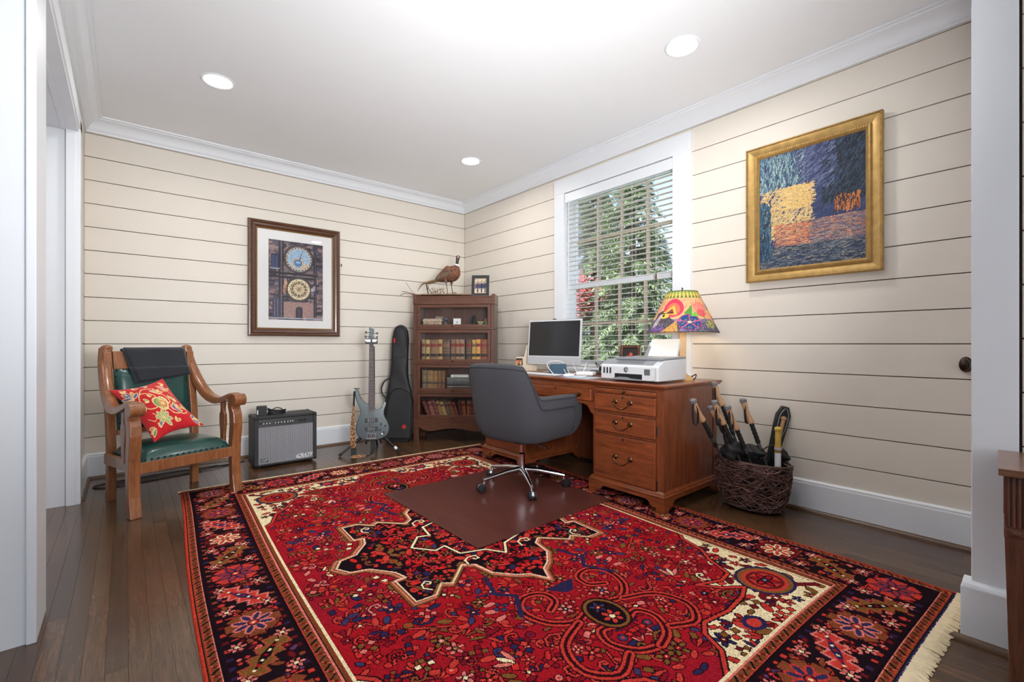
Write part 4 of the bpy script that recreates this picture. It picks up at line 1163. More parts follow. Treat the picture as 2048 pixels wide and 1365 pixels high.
for i in range(240):
    a = q_.uniform(0, 6.3); h = q_.uniform(0, .12); r_ = (.13-h)*.55; p = Vector((math.cos(a)*r_*q_.random(), math.sin(a)*r_*.5*q_.random(), h)); d = Vector((q_.uniform(-1, 1), q_.uniform(-1, 1), q_.uniform(-.3, 1))).normalized()*.022; s2 = d.orthogonal().normalized()*.004
    m.add([p-s2, p+s2, p+d], [(0, 1, 2)])
stuff(m.make('sprigs', plain('dark_sprig', (52, 58, 52), .8, var=.4, vs=50), o)); M().tube([(0, 0, 0), (0, 0, .09)], .004, 6).make('stem', 'bark', o); on_bc(o, .62, .17, z)
# ---- picture frame on top
o = thing('picture_frame', (0, 0, 0), 0, 'black photo frame leaning on top of the bookcase', 'picture frame')
def frame(o, W, H, fw, th, mat, prof=None):
    for nm, pts in (('l', [(0, 0), (fw, fw), (fw, H-fw), (0, H)]), ('r', [(W, 0), (W, H), (W-fw, H-fw), (W-fw, fw)]), ('t', [(0, H), (fw, H-fw), (W-fw, H-fw), (W, H)]), ('b', [(0, 0), (W, 0), (W-fw, fw), (fw, fw)])):
        M().prism(pts, -th, 0, 'Y').make('frame_rail', mat, o, bevel=.0015)
frame(o, .185, .225, .030, .018, 'blackfr')
fc = Cv(0, 0, .125, .165, .003, (198, 182, 160)); qq = random.Random(4)
for i in range(9):
    fc.ell(.125*qq.random(), .02+.02*qq.random(), .02, .015, (206, 188, 150))
for i, (x, c) in enumerate(((.014, (96, 70, 92)), (.034, (60, 62, 84)), (.055, (70, 76, 96)), (.075, (50, 52, 70)), (.095, (58, 62, 92)), (.113, (56, 66, 86)))):
    fc.ell(x, .075+.01*(i % 2), .012, .035, c); fc.ell(x, .115+.012*(i % 2), .007, .009, (196, 152, 128)); fc.ell(x, .121+.012*(i % 2), .008, .005, (70, 52, 44)); fc.rect(x-.007, x+.007, .01, .05, c if i % 2 else (190, 180, 170))
fc.build('photo', attrmat('photo_print_mat', .35), o, lambda U, V: np.stack([.03+U, 0*U-.006, .03+V], -1), .08)
M().prism([(0, .01), (.02, .12), (.022, .12), (.09, .001)], .08, .1, 'X').make('easel', 'blackfr', o)
on_bc(o, .612, .050, 1.526, rx=R(-9), rz=R(0))

E_=1
# ---- pheasant on its driftwood slab
ph = thing('stuffed_pheasant', (0, 0, 0), 0, 'stuffed cock pheasant with white neck ring standing on top of the bookcase', 'bird')
on_bc(ph, .20, .13, 1.5455, rz=R(3))
K = .000422
def pp(cx, cy, y=0): return ((cx-560)*K, y, (1150-cy)*K)
body = [(pp(560, 770), .010, .010), (pp(620, 730), .026, .030), (pp(700, 700), .040, .046), (pp(790, 660), .052, .062), (pp(880, 620), .060, .080), (pp(960, 590), .062, .090), (pp(1020, 555), .060, .088), (pp(1062, 505), .050, .070), (pp(1092, 450), .036, .048), (pp(1110, 405), .026, .030), (pp(1117, 375), .020, .022)]
BM = plain('pheasant_body', (104, 64, 44), .8, var=.75, vs=85, bump=.8, bs=260)
nt = BM.node_tree; r_ = [n for n in nt.nodes if n.type == 'VALTORGB'][0]
r_.color_ramp.elements[0].position = .36; r_.color_ramp.elements[1].position = .66
r_.color_ramp.elements[0].color = lin((52, 34, 30))+(1,); r_.color_ramp.elements[1].color = lin((138, 90, 60))+(1,)
body = [(c_, a_*1.08, b_*1.10) for c_, a_, b_ in body]
M().loft(body, 18).make('body', BM, ph, smooth=True, sub=1)
BR = plain('pheasant_breast', (118, 52, 38), .6, var=.35, vs=140, bump=.5, bs=260)
M().loft([(pp(985, 640), .03, .05), (pp(1030, 600), .052, .074), (pp(1070, 560), .052, .072), (pp(1105, 500), .040, .052), (pp(1122, 440), .020, .024)], 16).make('breast', BR, ph, smooth=True, sub=1, label='copper-red breast')
M().loft([(pp(1112, 400), .022, .024), (pp(1118, 375), .0205, .022), (pp(1122, 350), .019, .020)], 14).make('neck_ring', 'whitep', ph, smooth=True, label='white neck ring')
GH = plain('pheasant_head', (38, 36, 34), .35, var=.5, vs=60)
M().loft([(pp(1121, 352), .0185, .0195), (pp(1126, 300), .0155, .017), (pp(1132, 245), .0155, .017), (pp(1140, 205), .018, .020), (pp(1146, 175), .020, .023), (pp(1150, 145), .017, .020), (pp(1152, 122), .008, .010)], 14).make('head', GH, ph, smooth=True, sub=1, label='dark glossy head')
m = M(); m.loft([(pp(1128, 150), .007, .007), (pp(1106, 152), .005, .005), (pp(1086, 160), .001, .001)], 8); m.make('beak', 'cork', ph, smooth=True)
m = M(); m.sphere(pp(1156, 172, -.0175), (.009, .004, .012)); m.make('face_patch', plain('face_skin', (206, 150, 140), .5), ph, smooth=True)
WM = plain('pheasant_wing', (108, 92, 76), .8, var=.75, vs=80, bump=.6, bs=200)
m = M(); qf = random.Random(3)
for sd in (-1, 1):
    for i in range(60):
        f = i/60; cx = 960-300*f+qf.uniform(-20, 20); cy = 560+150*f+qf.uniform(-55, 60)*(1-f*.5)
        y = sd*(.069-.026*f+qf.uniform(0, .004)); p = Vector(pp(cx, cy, y)); d = Vector((-1, sd*-.12, -.48+qf.uniform(-.12, .12))).normalized()*qf.uniform(.03, .05)
        wv = Vector((.35, 0, -.9)).normalized()*.007
        m.add([p-wv*.6, p+d*.5-wv, p+d, p+d*.5+wv, p+wv*.6, p+d*.4+Vector((0, sd*.003, 0))], [(0, 1, 5), (1, 2, 5), (2, 3, 5), (3, 4, 5), (4, 0, 5)])
stuff(m.make('wing_feathers', WM, ph))
TMt = plain('pheasant_tail', (116, 88, 62), .8, var=.5, vs=120)
for i, (a, b, c_) in enumerate((((600, 760), (420, 800), (250, 850)), ((600, 775), (450, 830), (330, 858)), ((610, 745), (450, 790), (320, 820)))):
    P = [pp(*a, .004*i-.004), pp(*b, .006*i-.006), pp(*c_, .008*i-.008)]
    if i == 0: P += [pp(170, 930), pp(110, 1030)]
    m = M(); m.tube(spline(P, 5), [.012*(1-k/(len(P)*5-4))+.0015 for k in range((len(P)-1)*5+1)], 6)
    for k, v in enumerate(m.v): m.v[k] = (v[0], v[1]*1.0, v[2])
    m.make('tail_feather', TMt, ph, smooth=True)
for (a, b, c_, y) in (((850, 800), (870, 920), (890, 1105), -.03), ((970, 820), (975, 920), (1000, 1070), .025)):
    m = M(); m.tube(spline([pp(a[0]+20, a[1]-30, y), pp(*a, y), pp(*b, y), pp(*c_, y)], 4), [.020]*4+[.014]*2+[.006]*2+[.0045]*5, 8)
    x, _, z_ = pp(*c_, y)
    for da in (-.5, 0, .5, PI): m.tube([(x, y, z_), (x+math.cos(da)*.045*(1 if da < 2 else .4), y+math.sin(da)*.045, z_-.004)], [.004, .002], 6)
    m.make('leg', plain('pheasant_leg', (112, 92, 76), .7, var=.2), ph, smooth=True)
sl = thing('driftwood_slab', (0, 0, 0), 0, 'weathered driftwood slab with twigs under the pheasant', 'driftwood'); on_bc(sl, .20, .13, 1.5455, rz=R(3))
DW = plain('driftwood', (150, 122, 98), .9, var=.3, vs=30, bump=.6, bs=60)
m = M(); P = []
for i in range(26):
    a = 2*PI*i/26; P.append((.10+(.34+.03*math.sin(i*2.3))*math.cos(a), (.10+.015*math.sin(i*3.1))*math.sin(a)))
m.prism(P, 0, .012, 'Z'); m.make('slab', DW, sl, bevel=.003)
m = M(); T = lambda pts, r_: m.tube(spline([pp(*p) for p in pts], 4), r_, 5)
for pts, r_ in (([(380, 1130, .02), (350, 1000, .02), (330, 900, .02), (325, 810, .02)], .007), ([(355, 1000, .02), (380, 930, .0), (375, 885, .0)], .004), ([(480, 1130, .01), (450, 1060, .0), (405, 970, -.01)], .004), ([(440, 1130, -.02), (560, 1060, -.02), (720, 990, -.02)], .003), ([(60, 1110, 0), (-60, 1090, 0), (-150, 1060, 0), (-300, 1040, 0)], .003), ([(60, 1120, -.03), (-40, 1110, -.03), (-200, 1100, -.03), (-330, 1150, -.03)], .003), ([(60, 1130, 0), (20, 1110, 0), (-120, 930, 0), (-200, 800, .01)], .002)): T(pts, r_)
stuff(m.make('twigs', plain('twig', (86, 70, 58), .9, var=.3), sl))
m = M(); qf = random.Random(8)
for i in range(70):
    p = Vector(pp(qf.uniform(460, 800), qf.uniform(980, 1125), qf.uniform(-.04, .0))); d = Vector((qf.uniform(-.4, .6), qf.uniform(-.3, .3), qf.uniform(.3, 1))).normalized()*qf.uniform(.012, .03); s2 = d.orthogonal().normalized()*.004
    m.add([p-s2, p+s2, p+d], [(0, 1, 2)])
stuff(m.make('dried_leaves', plain('dried_leaf', (126, 106, 84), .9, var=.5, vs=80), sl))

# ================================================================== CLOCK PICTURE on the back wall
cp = thing('framed_picture', (-2.370, -.014, 1.097), 0, 'brown wooden framed photograph of an old tower clock on the back wall', 'picture')
W_, H_ = .823, 1.068
def mould(parent, W, H, prof_, mat, nm='frame_rail', y0=0):
    """prof_: (inset from outer edge, depth out)"""
    n = len(prof_)
    for s_ in range(4):
        C = [((0, 0), (W, 0), (1, 1), (-1, 1)), ((W, 0), (W, H), (-1, 1), (-1, -1)), ((W, H), (0, H), (-1, -1), (1, -1)), ((0, H), (0, 0), (1, -1), (1, 1))][s_]
        a, b, na, nb = C; vs = [(a[0]+na[0]*i, y0-d, a[1]+na[1]*i) for i, d in prof_]+[(b[0]+nb[0]*i, y0-d, b[1]+nb[1]*i) for i, d in prof_]
        fs = [(j, n+j, n+(j+1)%n, (j+1)%n) for j in range(n)]+[tuple(range(n)), tuple(range(2*n-1, n-1, -1))]
        M().add(vs, fs).make(nm, mat, parent, smooth=True, ang=35)
mould(cp, W_, H_, [(0, 0), (0, .024), (.006, .032), (.018, .034), (.028, .028), (.036, .034), (.048, .032), (.062, .020), (.070, .018), (.070, 0)], wood('dark_frame', (52, 30, 18), (104, 68, 46), 'X', 3, .3, .4, 8))
mould(cp, W_, H_, [(.068, .002), (.068, .019), (.071, .021), (.076, .019), (.078, .012), (.078, .002)], MT['golddk'], 'inner_lip')
M().box(.075, W_-.075, -.010, -.006, .075, H_-.075).make('mat_board', 'paper', cp)
M().box(.074, W_-.074, -.0145, -.0125, .074, H_-.074).make('glazing', 'glass', cp)
pw, phh = .488, .748; cvx = Cv(0, 0, pw, phh, .0035, (92, 82, 92)); qq = random.Random(12)
for i in range(420):   # stonework
    x, y = qq.uniform(0, pw), qq.uniform(0, phh); c = qq.choice([(60, 52, 64), (120, 106, 112), (150, 128, 124), (74, 72, 92), (46, 40, 52), (138, 112, 108)])
    cvx.rect(x-qq.uniform(.01, .04), x+qq.uniform(.01, .04), y-.012, y+.012, c)
for x0, x1, c in ((.085, .13, (48, 42, 54)), (.40, .43, (44, 40, 52)), (.105, .112, (128, 120, 130)), (.415, .419, (110, 104, 116))): cvx.rect(x0, x1, .03, phh, c)
for y in (.405, .44, .22): cvx.rect(.0 if y > .3 else .12, .43, y-.010, y+.010, (42, 36, 46)); cvx.rect(.1, .43, y+.010, y+.013, (126, 118, 128))
cvx.rect(.02, .085, .48, .62, (52, 56, 82)); cvx.rect(.03, .05, .49, .60, (70, 82, 120)); cvx.rect(.058, .078, .49, .60, (70, 82, 120)); cvx.rect(.01, .095, .475, .485, (150, 160, 182))
cvx.rect(.13, .40, .02, .17, (164, 132, 126)); cvx.rect(.235, .30, .0, .10, (60, 54, 66)); cvx.ell(.2675, .10, .0325, .03, (60, 54, 66)); cvx.rect(.262, .266, 0, .12, (110, 100, 104))
cvx.rect(0, pw, .012, .020, (170, 176, 198)); cvx.rect(.03, .10, .02, .20, (66, 62, 84)); cvx.rect(.05, .056, .02, .2, (120, 116, 140)); cvx.rect(.075, .081, .02, .2, (120, 116, 140))
cx, cy = .265, .585
for r_, c in ((.138, (44, 38, 46)), (.130, (96, 84, 86)), (.122, (52, 46, 56)), (.116, (206, 196, 178)), (.098, (158, 188, 214))): cvx.ell(cx, cy, r_, r_, c)
for k in range(24):
    a = 2*PI*k/24; cvx.line((cx+math.cos(a)*.107, cy+math.sin(a)*.107), (cx+math.cos(a+.09)*.107, cy+math.sin(a+.09)*.107), .009, (60, 58, 72))
cvx.ell(cx+.03, cy-.06, .05, .03, (206, 178, 150)); cvx.ell(cx-.008, cy-.038, .058, .054, (204, 192, 176)); cvx.ell(cx-.008, cy-.036, .038, .036, (88, 128, 172)); cvx.ell(cx-.008, cy-.03, .02, .01, (168, 196, 220))
for k in range(16):
    a = 2*PI*k/16; cvx.ell(cx-.008+math.cos(a)*.048, cy-.037+math.sin(a)*.045, .004, .004, (70, 60, 56))
cvx.line((cx, cy-.02), (cx+.035, cy+.085), .005, (46, 44, 52)); cvx.ell(cx+.012, cy+.012, .007, .008, (40, 38, 48))
cx, cy = .265, .295
for r_, c in ((.122, (44, 38, 46)), (.116, (90, 80, 80)), (.108, (48, 42, 48)), (.100, (222, 208, 172))): cvx.ell(cx, cy, r_, r_, c)
for k in range(12):
    a = 2*PI*k/12; cvx.ell(cx+math.cos(a)*.064, cy+math.sin(a)*.064, .0145, .0145, (74, 54, 46)); cvx.ell(cx+math.cos(a)*.066, cy+math.sin(a)*.066, .006, .008, (190, 160, 110)); cvx.ell(cx+math.cos(a+.26)*.084, cy+math.sin(a+.26)*.084, .005, .005, (120, 96, 70)); cvx.ell(cx+math.cos(a+.2)*.038, cy+math.sin(a+.2)*.038, .0045, .0045, (110, 84, 60))
cvx.ell(cx, cy, .024, .024, (150, 116, 84)); cvx.ell(cx, cy, .017, .017, (212, 192, 150)); cvx.ell(cx, cy, .010, .012, (128, 100, 80))
for dx, dy, c in ((-.125, .02, (196, 140, 106)), (-.118, .055, (206, 158, 120)), (-.13, -.02, (176, 116, 88)), (.125, .0, (196, 190, 196)), (.14, .02, (160, 156, 168)), (.125, -.03, (120, 110, 120))): cvx.ell(cx+dx, cy+dy, .014, .024, c)
cvx.build('print', attrmat('clock_photo', .5), cp, lambda U, V: np.stack([.17+U, 0*U-.0112, .155+V], -1), .13)

# ================================================================== PAINTING on the window wall: a plain generic stand-in of the same colours
pt = thing('gilt_framed_painting', (-.014, -3.392, 1.430), R(-90), 'gilt-framed painting in blue, ochre and rust on the right wall', 'painting')
PW, PH = .724, .880
mould(pt, PW, PH, [(0, 0), (0, .030), (.004, .036), (.010, .036), (.013, .030), (.020, .030), (.050, .018), (.056, .024), (.068, .026), (.074, .020), (.080, .014), (.080, 0)], 'gold')
def beads(inset, dpt, r_, step, nm, skew=0):
    for s_ in range(4):
        m_ = M(); L = (PW if s_ % 2 == 0 else PH)-2*inset; n_ = int(L/step)
        for i in range(n_+1):
            t = inset+L*i/n_
            p = {0: (t, inset), 1: (PW-inset, t), 2: (t, PH-inset), 3: (inset, t)}[s_]
            dx, dz = ((1, .8) if s_ % 2 == 0 else (.8, 1))
            if skew: m_.tube([(p[0]-.004*dx, -dpt, p[1]-.006*dz), (p[0]+.004*dx, -dpt-.001, p[1]+.006*dz)], [r_*.5, r_], 5)
            else: m_.sphere((p[0], -dpt, p[1]), r_, 6, 4)
        stuff(m_.make(nm, 'gold', pt, smooth=True))
beads(.007, .036, .0042, .0095, 'bead_row'); beads(.062, .0265, .0056, .0125, 'leaf_row', 1)
ca = Cv(0, 0, PW-.156, PH-.156, .003, (44, 58, 96)); qq = random.Random(33); cw, ch = PW-.156, PH-.156
def stroke(x, y, a, l, w_, c): ca.line((x-math.cos(a)*l, y-math.sin(a)*l), (x+math.cos(a)*l, y+math.sin(a)*l), w_, c)
def patch(x0, x1, y0, y1, n_, cols, ang, l=.018, w_=.005, jit=.3):
    for i in range(n_): stroke(qq.uniform(x0, x1), qq.uniform(y0, y1), ang+qq.uniform(-jit, jit), l*qq.uniform(.5, 1.3), w_*qq.uniform(.6, 1.3), qq.choice(cols))
patch(0, cw, 0, ch, 900, [(56, 64, 96), (44, 50, 78), (74, 82, 112)], .8)
patch(.0, .26, .50, ch, 420, [(92, 126, 142), (116, 150, 160), (70, 96, 112), (150, 170, 160)], 1.5)
patch(.36, cw, .36, ch, 900, [(26, 32, 44), (36, 46, 60), (48, 66, 78), (20, 24, 34)], 1.1)
patch(.22, .42, .46, ch, 380, [(56, 66, 100), (78, 88, 124), (44, 52, 84), (104, 112, 146)], .7)
patch(.02, .30, .18, .50, 900, [(200, 172, 116), (212, 184, 128), (190, 156, 104), (180, 162, 120)], .5, jit=.9)
patch(.14, .30, .36, .50, 340, [(214, 182, 120), (204, 166, 104)], -.2)
patch(.10, cw, .13, .27, 900, [(176, 104, 74), (196, 128, 92), (146, 96, 84), (120, 92, 96), (202, 150, 110)], .1)
patch(.30, cw, .10, .27, 420, [(116, 100, 108), (150, 130, 122), (92, 84, 102)], .0)
patch(0, cw, 0, .13, 1000, [(68, 80, 98), (52, 60, 78), (128, 126, 118), (90, 100, 112), (40, 46, 62)], .1)
patch(.0, .07, .06, .42, 420, [(44, 72, 94), (66, 100, 122), (34, 48, 64)], 1.55, jit=.1)
patch(.42, .54, .30, .38, 160, [(186, 116, 60), (150, 84, 54), (60, 44, 44)], 1.5)
ca.build('canvas', attrmat('oil_paint', .5, bump=.5, bs=260), pt, lambda U, V: np.stack([.078+U, 0*U-.012, .078+V], -1), .10)
# ================================================================== ARMCHAIR (local: X right seen from the front, -Y front, Z up)
ac = thing('armchair', (-2.98, -.900, 0), R(18), 'antique oak armchair with green leather seat and scrolled arms', 'armchair')
def arm_curve(sx, w_=.066):
    C = [(.345, 1.0), (.335, .94), (.312, .88), (.275, .82), (.235, .765), (.185, .71), (.13, .665), (.06, .632), (-.02, .620), (-.09, .628), (-.15, .645), (-.205, .662), (-.25, .668), (-.285, .660)]
    C = [(p[0], p[1]) for p in spline([(a, 0, b) for a, b in C], 3) and [(v[0], v[2]) for v in spline([(a, 0, b) for a, b in C], 3)]]
    m_ = M(); n = len(C); th = [.052 if i < n*.5 else .052-.020*((i/n-.5)*2) for i in range(n)]
    vs = []; 
    for i in range(n):
        a = C[max(i-1, 0)]; b = C[min(i+1, n-1)]; t = Vector((b[0]-a[0], b[1]-a[1])).normalized(); nn = Vector((t[1], -t[0]))  # outward/back normal
        nn = Vector((-t[1], t[0]))
        for s_, o_ in ((1, 0), (-1, 1)):
            pass
        h = th[i]
        base_x = sx*(.235+.055*min(1, i/(n*.55)))
        for dx, dn in ((-w_/2, -h/2), (-w_/2*.9, h/2*.6), (-w_/2*.5, h/2*1.0), (w_/2*.5, h/2*1.0), (w_/2*.9, h/2*.6), (w_/2, -h/2)):
            vs.append((base_x+dx, C[i][0]-nn[0]*dn*1.0, C[i][1]-nn[1]*dn*1.0))
    k = 6
    fs = [(i*k+j, i*k+(j+1)%k, (i+1)*k+(j+1)%k, (i+1)*k+j) for i in range(n-1) for j in range(k)]+[tuple(range(k)), tuple(range(n*k-1, (n-1)*k-1, -1))]
    m_.add(vs, fs)
    m_.tube([(sx*.290-w_*.56, -.285, .638), (sx*.290+w_*.56, -.285, .638)], .040, 24)
    m_.sphere((sx*.235, .342, .998), (.033, .028, .020), 16, 10)
    m_.make('arm', 'oak', ac, smooth=True, ang=50)
for sx in (-1, 1):
    arm_curve(sx)
    # front leg, fretted side profile, extruded in X
    P = [(-.262, .640), (-.262, .585), (-.285, .54), (-.292, .48), (-.285, .42), (-.272, .33), (-.268, .22), (-.272, .12), (-.285, .05), (-.298, .0), (-.236, .0), (-.228, .06), (-.222, .14), (-.216, .25), (-.214, .33), (-.222, .42), (-.228, .48), (-.222, .54), (-.205, .59), (-.205, .645)]
    M().prism(P, sx*.288-.030, sx*.288+.030, 'X').make('leg', 'oak', ac, bevel=.006, seg=2)
    P = [(.215, 0), (.262, 0), (.262, .34), (.275, .50), (.345, .96), (.300, .97), (.232, .55), (.215, .36)]
    M().prism(P, sx*.243-.022, sx*.243+.022, 'X').make('leg', 'oak', ac, bevel=.004)
    # fiddle-shaped side splats
    for yc in (-.10,):
        P = [(yc-.026, .62), (yc-.020, .57), (yc-.020, .545), (yc-.034, .525), (yc-.036, .46), (yc-.024, .40), (yc-.022, .30), (yc+.022, .30), (yc+.024, .40), (yc+.036, .46), (yc+.034, .525), (yc+.020, .545), (yc+.020, .57), (yc+.026, .62)]
        M().prism(P, sx*.282-.010, sx*.282+.010, 'X').make('side_splat', 'oak', ac, bevel=.003)
    M().prism([(-.225, .250), (.222, .250), (.222, .318), (-.225, .318)], sx*.272-.013, sx*.272+.013, 'X').make('side_rail', 'oak', ac, bevel=.003)
M().box(-.262, .262, -.270, -.238, .250, .318).make('front_rail', 'oak', ac, bevel=.003)
M().box(-.225, .225, .215, .245, .255, .315).make('back_rail', 'oak', ac, bevel=.003)
def seat(u, v):
    x = (-.5+u); y = (-.5+v); W2 = .50-.03*v
    e_ = (1-abs(2*x)**5)*(1-abs(2*y)**5)
    return (x*W2*1.02, -.262+.47*v, .318+.085*(max(0, e_)**.45)*(1-.10*v))
m = M(); m.grid(25, 25, seat); m.box(-.248, .248, -.258, .20, .30, .322); m.make('seat', 'leather', ac, smooth=True, ang=60)
m = M()
for i in range(15): m.sphere((-.235+.47*i/14, -.266, .330), .0055, 8, 5)
stuff(m.make('nail_heads', 'bronze', ac, smooth=True))
def backpt(x, z, off=0):
    yb = .225+(z-.40)*.155
    return (x, yb-off, z)
def backpan(u, v):
    e_ = max(0, (1-abs(2*u-1)**6)*(1-abs(2*v-1)**6))**.5; z_ = .455+.40*v
    return backpt(-.212+.424*u, z_, .010+.030*e_)
m = M(); m.grid(19, 19, backpan); vs = [backpt(x, z_, o_) for z_ in (.455, .855) for x in (-.212, .212) for o_ in (.012, -.012)]
m.add(vs, [(0, 2, 3, 1), (4, 5, 7, 6), (1, 3, 7, 5), (0, 1, 5, 4), (2, 6, 7, 3)]); m.make('back_pad', 'leather', ac, smooth=True, ang=60)
m = M()
for i in range(12):
    for x in (-.206, .206): m.sphere(backpt(x, .47+.37*i/11, .016), .005, 8, 5)
for i in range(13): m.sphere(backpt(-.2+.4*i/12, .848, .016), .005, 8, 5)
stuff(m.make('nail_heads', 'bronze', ac, smooth=True))
def slab(m_, x0, x1, z0, z1, o0, o1):
    vs = [backpt(x, z_, o_) for z_ in (z0, z1) for x, o_ in ((x0, o0), (x1, o0), (x1, o1), (x0, o1))]
    m_.add(vs, [(3, 2, 1, 0), (4, 5, 6, 7), (0, 1, 5, 4), (1, 2, 6, 5), (2, 3, 7, 6), (3, 0, 4, 7)])
m = M(); slab(m, -.215, .215, .855, .975, .014, -.012); m.make('top_rail', 'oak', ac, bevel=.004)
m = M(); slab(m, -.215, .215, .425, .458, .012, -.012); m.make('lower_back_rail', 'oak', ac, bevel=.003)

# folded black throw over the back
th = thing('folded_throw', (-2.98, -.900, 0), R(18), 'black folded wool throw hanging over the back of the oak armchair', 'blanket')
def throw(off, xa0, xa1, xb0, xb1, zl, zr, zback, name):
    def fn(u, v):
        L = .93
        if v < .22:
            f_ = v/.22; x = xa0+(xa1-xa0)*u; z_ = zback+(.975-zback)*f_; p = backpt(x, z_, -.018-off)
        elif v < .36:
            f_ = (v-.22)/.14; a = PI*f_; x = xa0+(xa1-xa0)*u; p = backpt(x, .978+.012*math.sin(a)+off*math.sin(a), .0-.016*math.cos(a)-off*math.cos(a))
        else:
            f_ = (v-.36)/.64; x = (xa0+(xb0-xa0)*f_)*(1-u)+(xa1+(xb1-xa1)*f_)*u; zz = zl+(zr-zl)*u; z_ = .975+(zz-.975)*f_
            bulge = .030*min(1, f_*1.6)*(1 if z_ < .86 else .5)+.004*math.sin(u*9+f_*3)
            p = backpt(x, z_, .018+off+bulge)
        return p
    m_ = M(); m_.grid(28, 44, fn); return m_.make(name, 'throw', th, smooth=True, ang=80, solid=.006)
throw(.0, -.166, .205, -.118, .222, .752, .800, .86, 'throw_layer'); throw(.008, -.150, .200, -.095, .216, .770, .808, .87, 'throw_layer')

# ---- embroidered cushion, one corner down on the seat
cu = thing('cushion', (-3.06, -.96, .60), 0, 'red embroidered cushion with pale flowers standing on one corner in the oak armchair', 'cushion')
CL, CT, CRr, CBm = [Vector(p)-Vector((-3.06, -.96, .60)) for p in ((-3.295, -.835, .728), (-3.020, -.835, .790), (-2.810, -1.060, .480), (-3.075, -1.120, .412))]
cc = Cv(0, 0, 1, 1, .0075, (196, 26, 34)); YEL = (226, 196, 140); GRN = (150, 168, 104); BLU = (84, 96, 148); ORG = (216, 140, 74)
def vine(pts, w_=.018, c=YEL): P = [(p[0], p[1]) for p in spline([(a, b, 0) for a, b in pts], 6)]; cc.pl(P, w_, c)
def petal(x, y, l, w_, a, c, c2=None):
    cc.ell(x+math.cos(a)*l*.5, y+math.sin(a)*l*.5, l*.55, w_, YEL, a); cc.ell(x+math.cos(a)*l*.5, y+math.sin(a)*l*.5, l*.42, w_*.6, c, a)
    if c2: cc.line((x, y), (x+math.cos(a)*l*.8, y+math.sin(a)*l*.8), .012, c2)
vine([(.20, .62), (.30, .74), (.45, .70), (.52, .58), (.50, .50)]); vine([(.20, .62), (.22, .45), (.34, .40), (.46, .42)]); vine([(.30, .74), (.42, .84), (.60, .80), (.62, .72)]); vine([(.62, .40), (.72, .46), (.70, .60), (.60, .64)])
vine([(.50, .36), (.46, .22), (.40, .18)]); vine([(.55, .36), (.62, .24), (.72, .22), (.74, .30)]); vine([(.1, .3), (.2, .22), (.28, .28), (.24, .34)], .012); vine([(.72, .86), (.84, .80), (.9, .6)], .014); vine([(.78, .2), (.9, .25), (.92, .4)], .014)
for x, y, r_ in ((.52, .46, .13),):
    cc.ell(x-.05, y+.03, r_*.75, r_*.8, YEL); cc.ell(x+.06, y+.02, r_*.7, r_*.8, YEL); cc.ell(x, y-.05, r_*.8, r_*.8, YEL); cc.ell(x-.05, y+.02, r_*.6, r_*.62, GRN); cc.ell(x+.05, y+.02, r_*.55, r_*.6, (214, 190, 130)); cc.ell(x+.02, y-.03, r_*.5, r_*.55, ORG); cc.ell(x+.02, y-.02, r_*.26, r_*.3, YEL)
    for k in range(14): a = 2*PI*k/14; cc.ell(x+math.cos(a)*.10, y+math.sin(a)*.10, .010, .010, (90, 110, 60))
for a, c in ((2.2, BLU), (1.7, BLU), (2.8, BLU), (3.4, YEL), (1.1, ORG), (.6, BLU)): petal(.16, .70, .17, .032, a, c)
for a, c in ((2.6, GRN), (2.0, GRN), (1.2, GRN), (.5, GRN), (-.3, GRN), (-1.1, GRN), (3.6, GRN)): petal(.38, .20, .15, .04, a, c, (190, 196, 150))
for a, c in ((.0, ORG), (.5, YEL), (-.5, ORG), (1.0, GRN), (-1.0, BLU)): petal(.70, .32, .13, .032, a, c)
cc.ell(.68, .33, .05, .06, (224, 150, 140)); cc.ell(.70, .33, .025, .04, BLU)
for a, c in ((.8, YEL), (1.5, GRN), (2.2, (224, 160, 160)), (.2, ORG)): petal(.60, .66, .14, .03, a, c)
for a, c in ((1.2, (176, 130, 170)), (1.9, (200, 120, 120)), (.4, ORG)): petal(.80, .70, .16, .028, a, c)
for a, c in ((-.6, BLU), (-1.2, BLU), (0, YEL), (.7, BLU)): petal(.88, .12, .12, .03, a, c)
for a, c in ((2.6, ORG), (3.2, YEL), (-2.6, (120, 130, 90))): petal(.14, .12, .12, .03, a, c)
for a, c in ((.5, GRN), (1.3, YEL)): petal(.10, .42, .12, .03, a, c)
for x, y, a, c in ((.34, .55, 2.2, GRN), (.42, .62, 1.0, ORG), (.76, .52, .4, GRN), (.84, .44, 1.2, YEL), (.9, .86, 2.4, ORG), (.30, .90, .2, (200, 120, 120)), (.10, .86, .6, YEL), (.06, .55, 1.4, GRN), (.56, .10, .2, ORG), (.58, .92, 2.8, (176, 130, 170)), (.92, .30, 1.9, GRN), (.24, .10, 1.0, BLU)):
    petal(x, y, .10, .026, a, c); petal(x, y, .08, .022, a+.8, YEL)
nrm = (CRr-CBm).cross(CL-CBm).normalized()
if nrm.y > 0: nrm = -nrm
def cush(side):
    def fn(U, V):
        U2 = np.clip(U, 0, 1); V2 = np.clip(V, 0, 1); p = np.zeros(U.shape+(3,))
        # pinch edges inward between the corners
        pu = .075*np.sin(np.pi*V2)*(1-2*U2); pv = .075*np.sin(np.pi*U2)*(1-2*V2); A = U2+pu; B_ = V2+pv
        for (c_, w_) in ((CBm, (1-A)*(1-B_)), (CRr, A*(1-B_)), (CL, (1-A)*B_), (CT, A*B_)):
            for i in range(3): p[..., i] += c_[i]*w_
        h = .085*(np.clip(np.sin(np.pi*U2)*np.sin(np.pi*V2), 0, 1))**.55+.004*np.sin(9*U2+4*V2)*np.sin(np.pi*U2)*np.sin(np.pi*V2)
        for i in range(3): p[..., i] += nrm[i]*h*side
        return p
    return fn
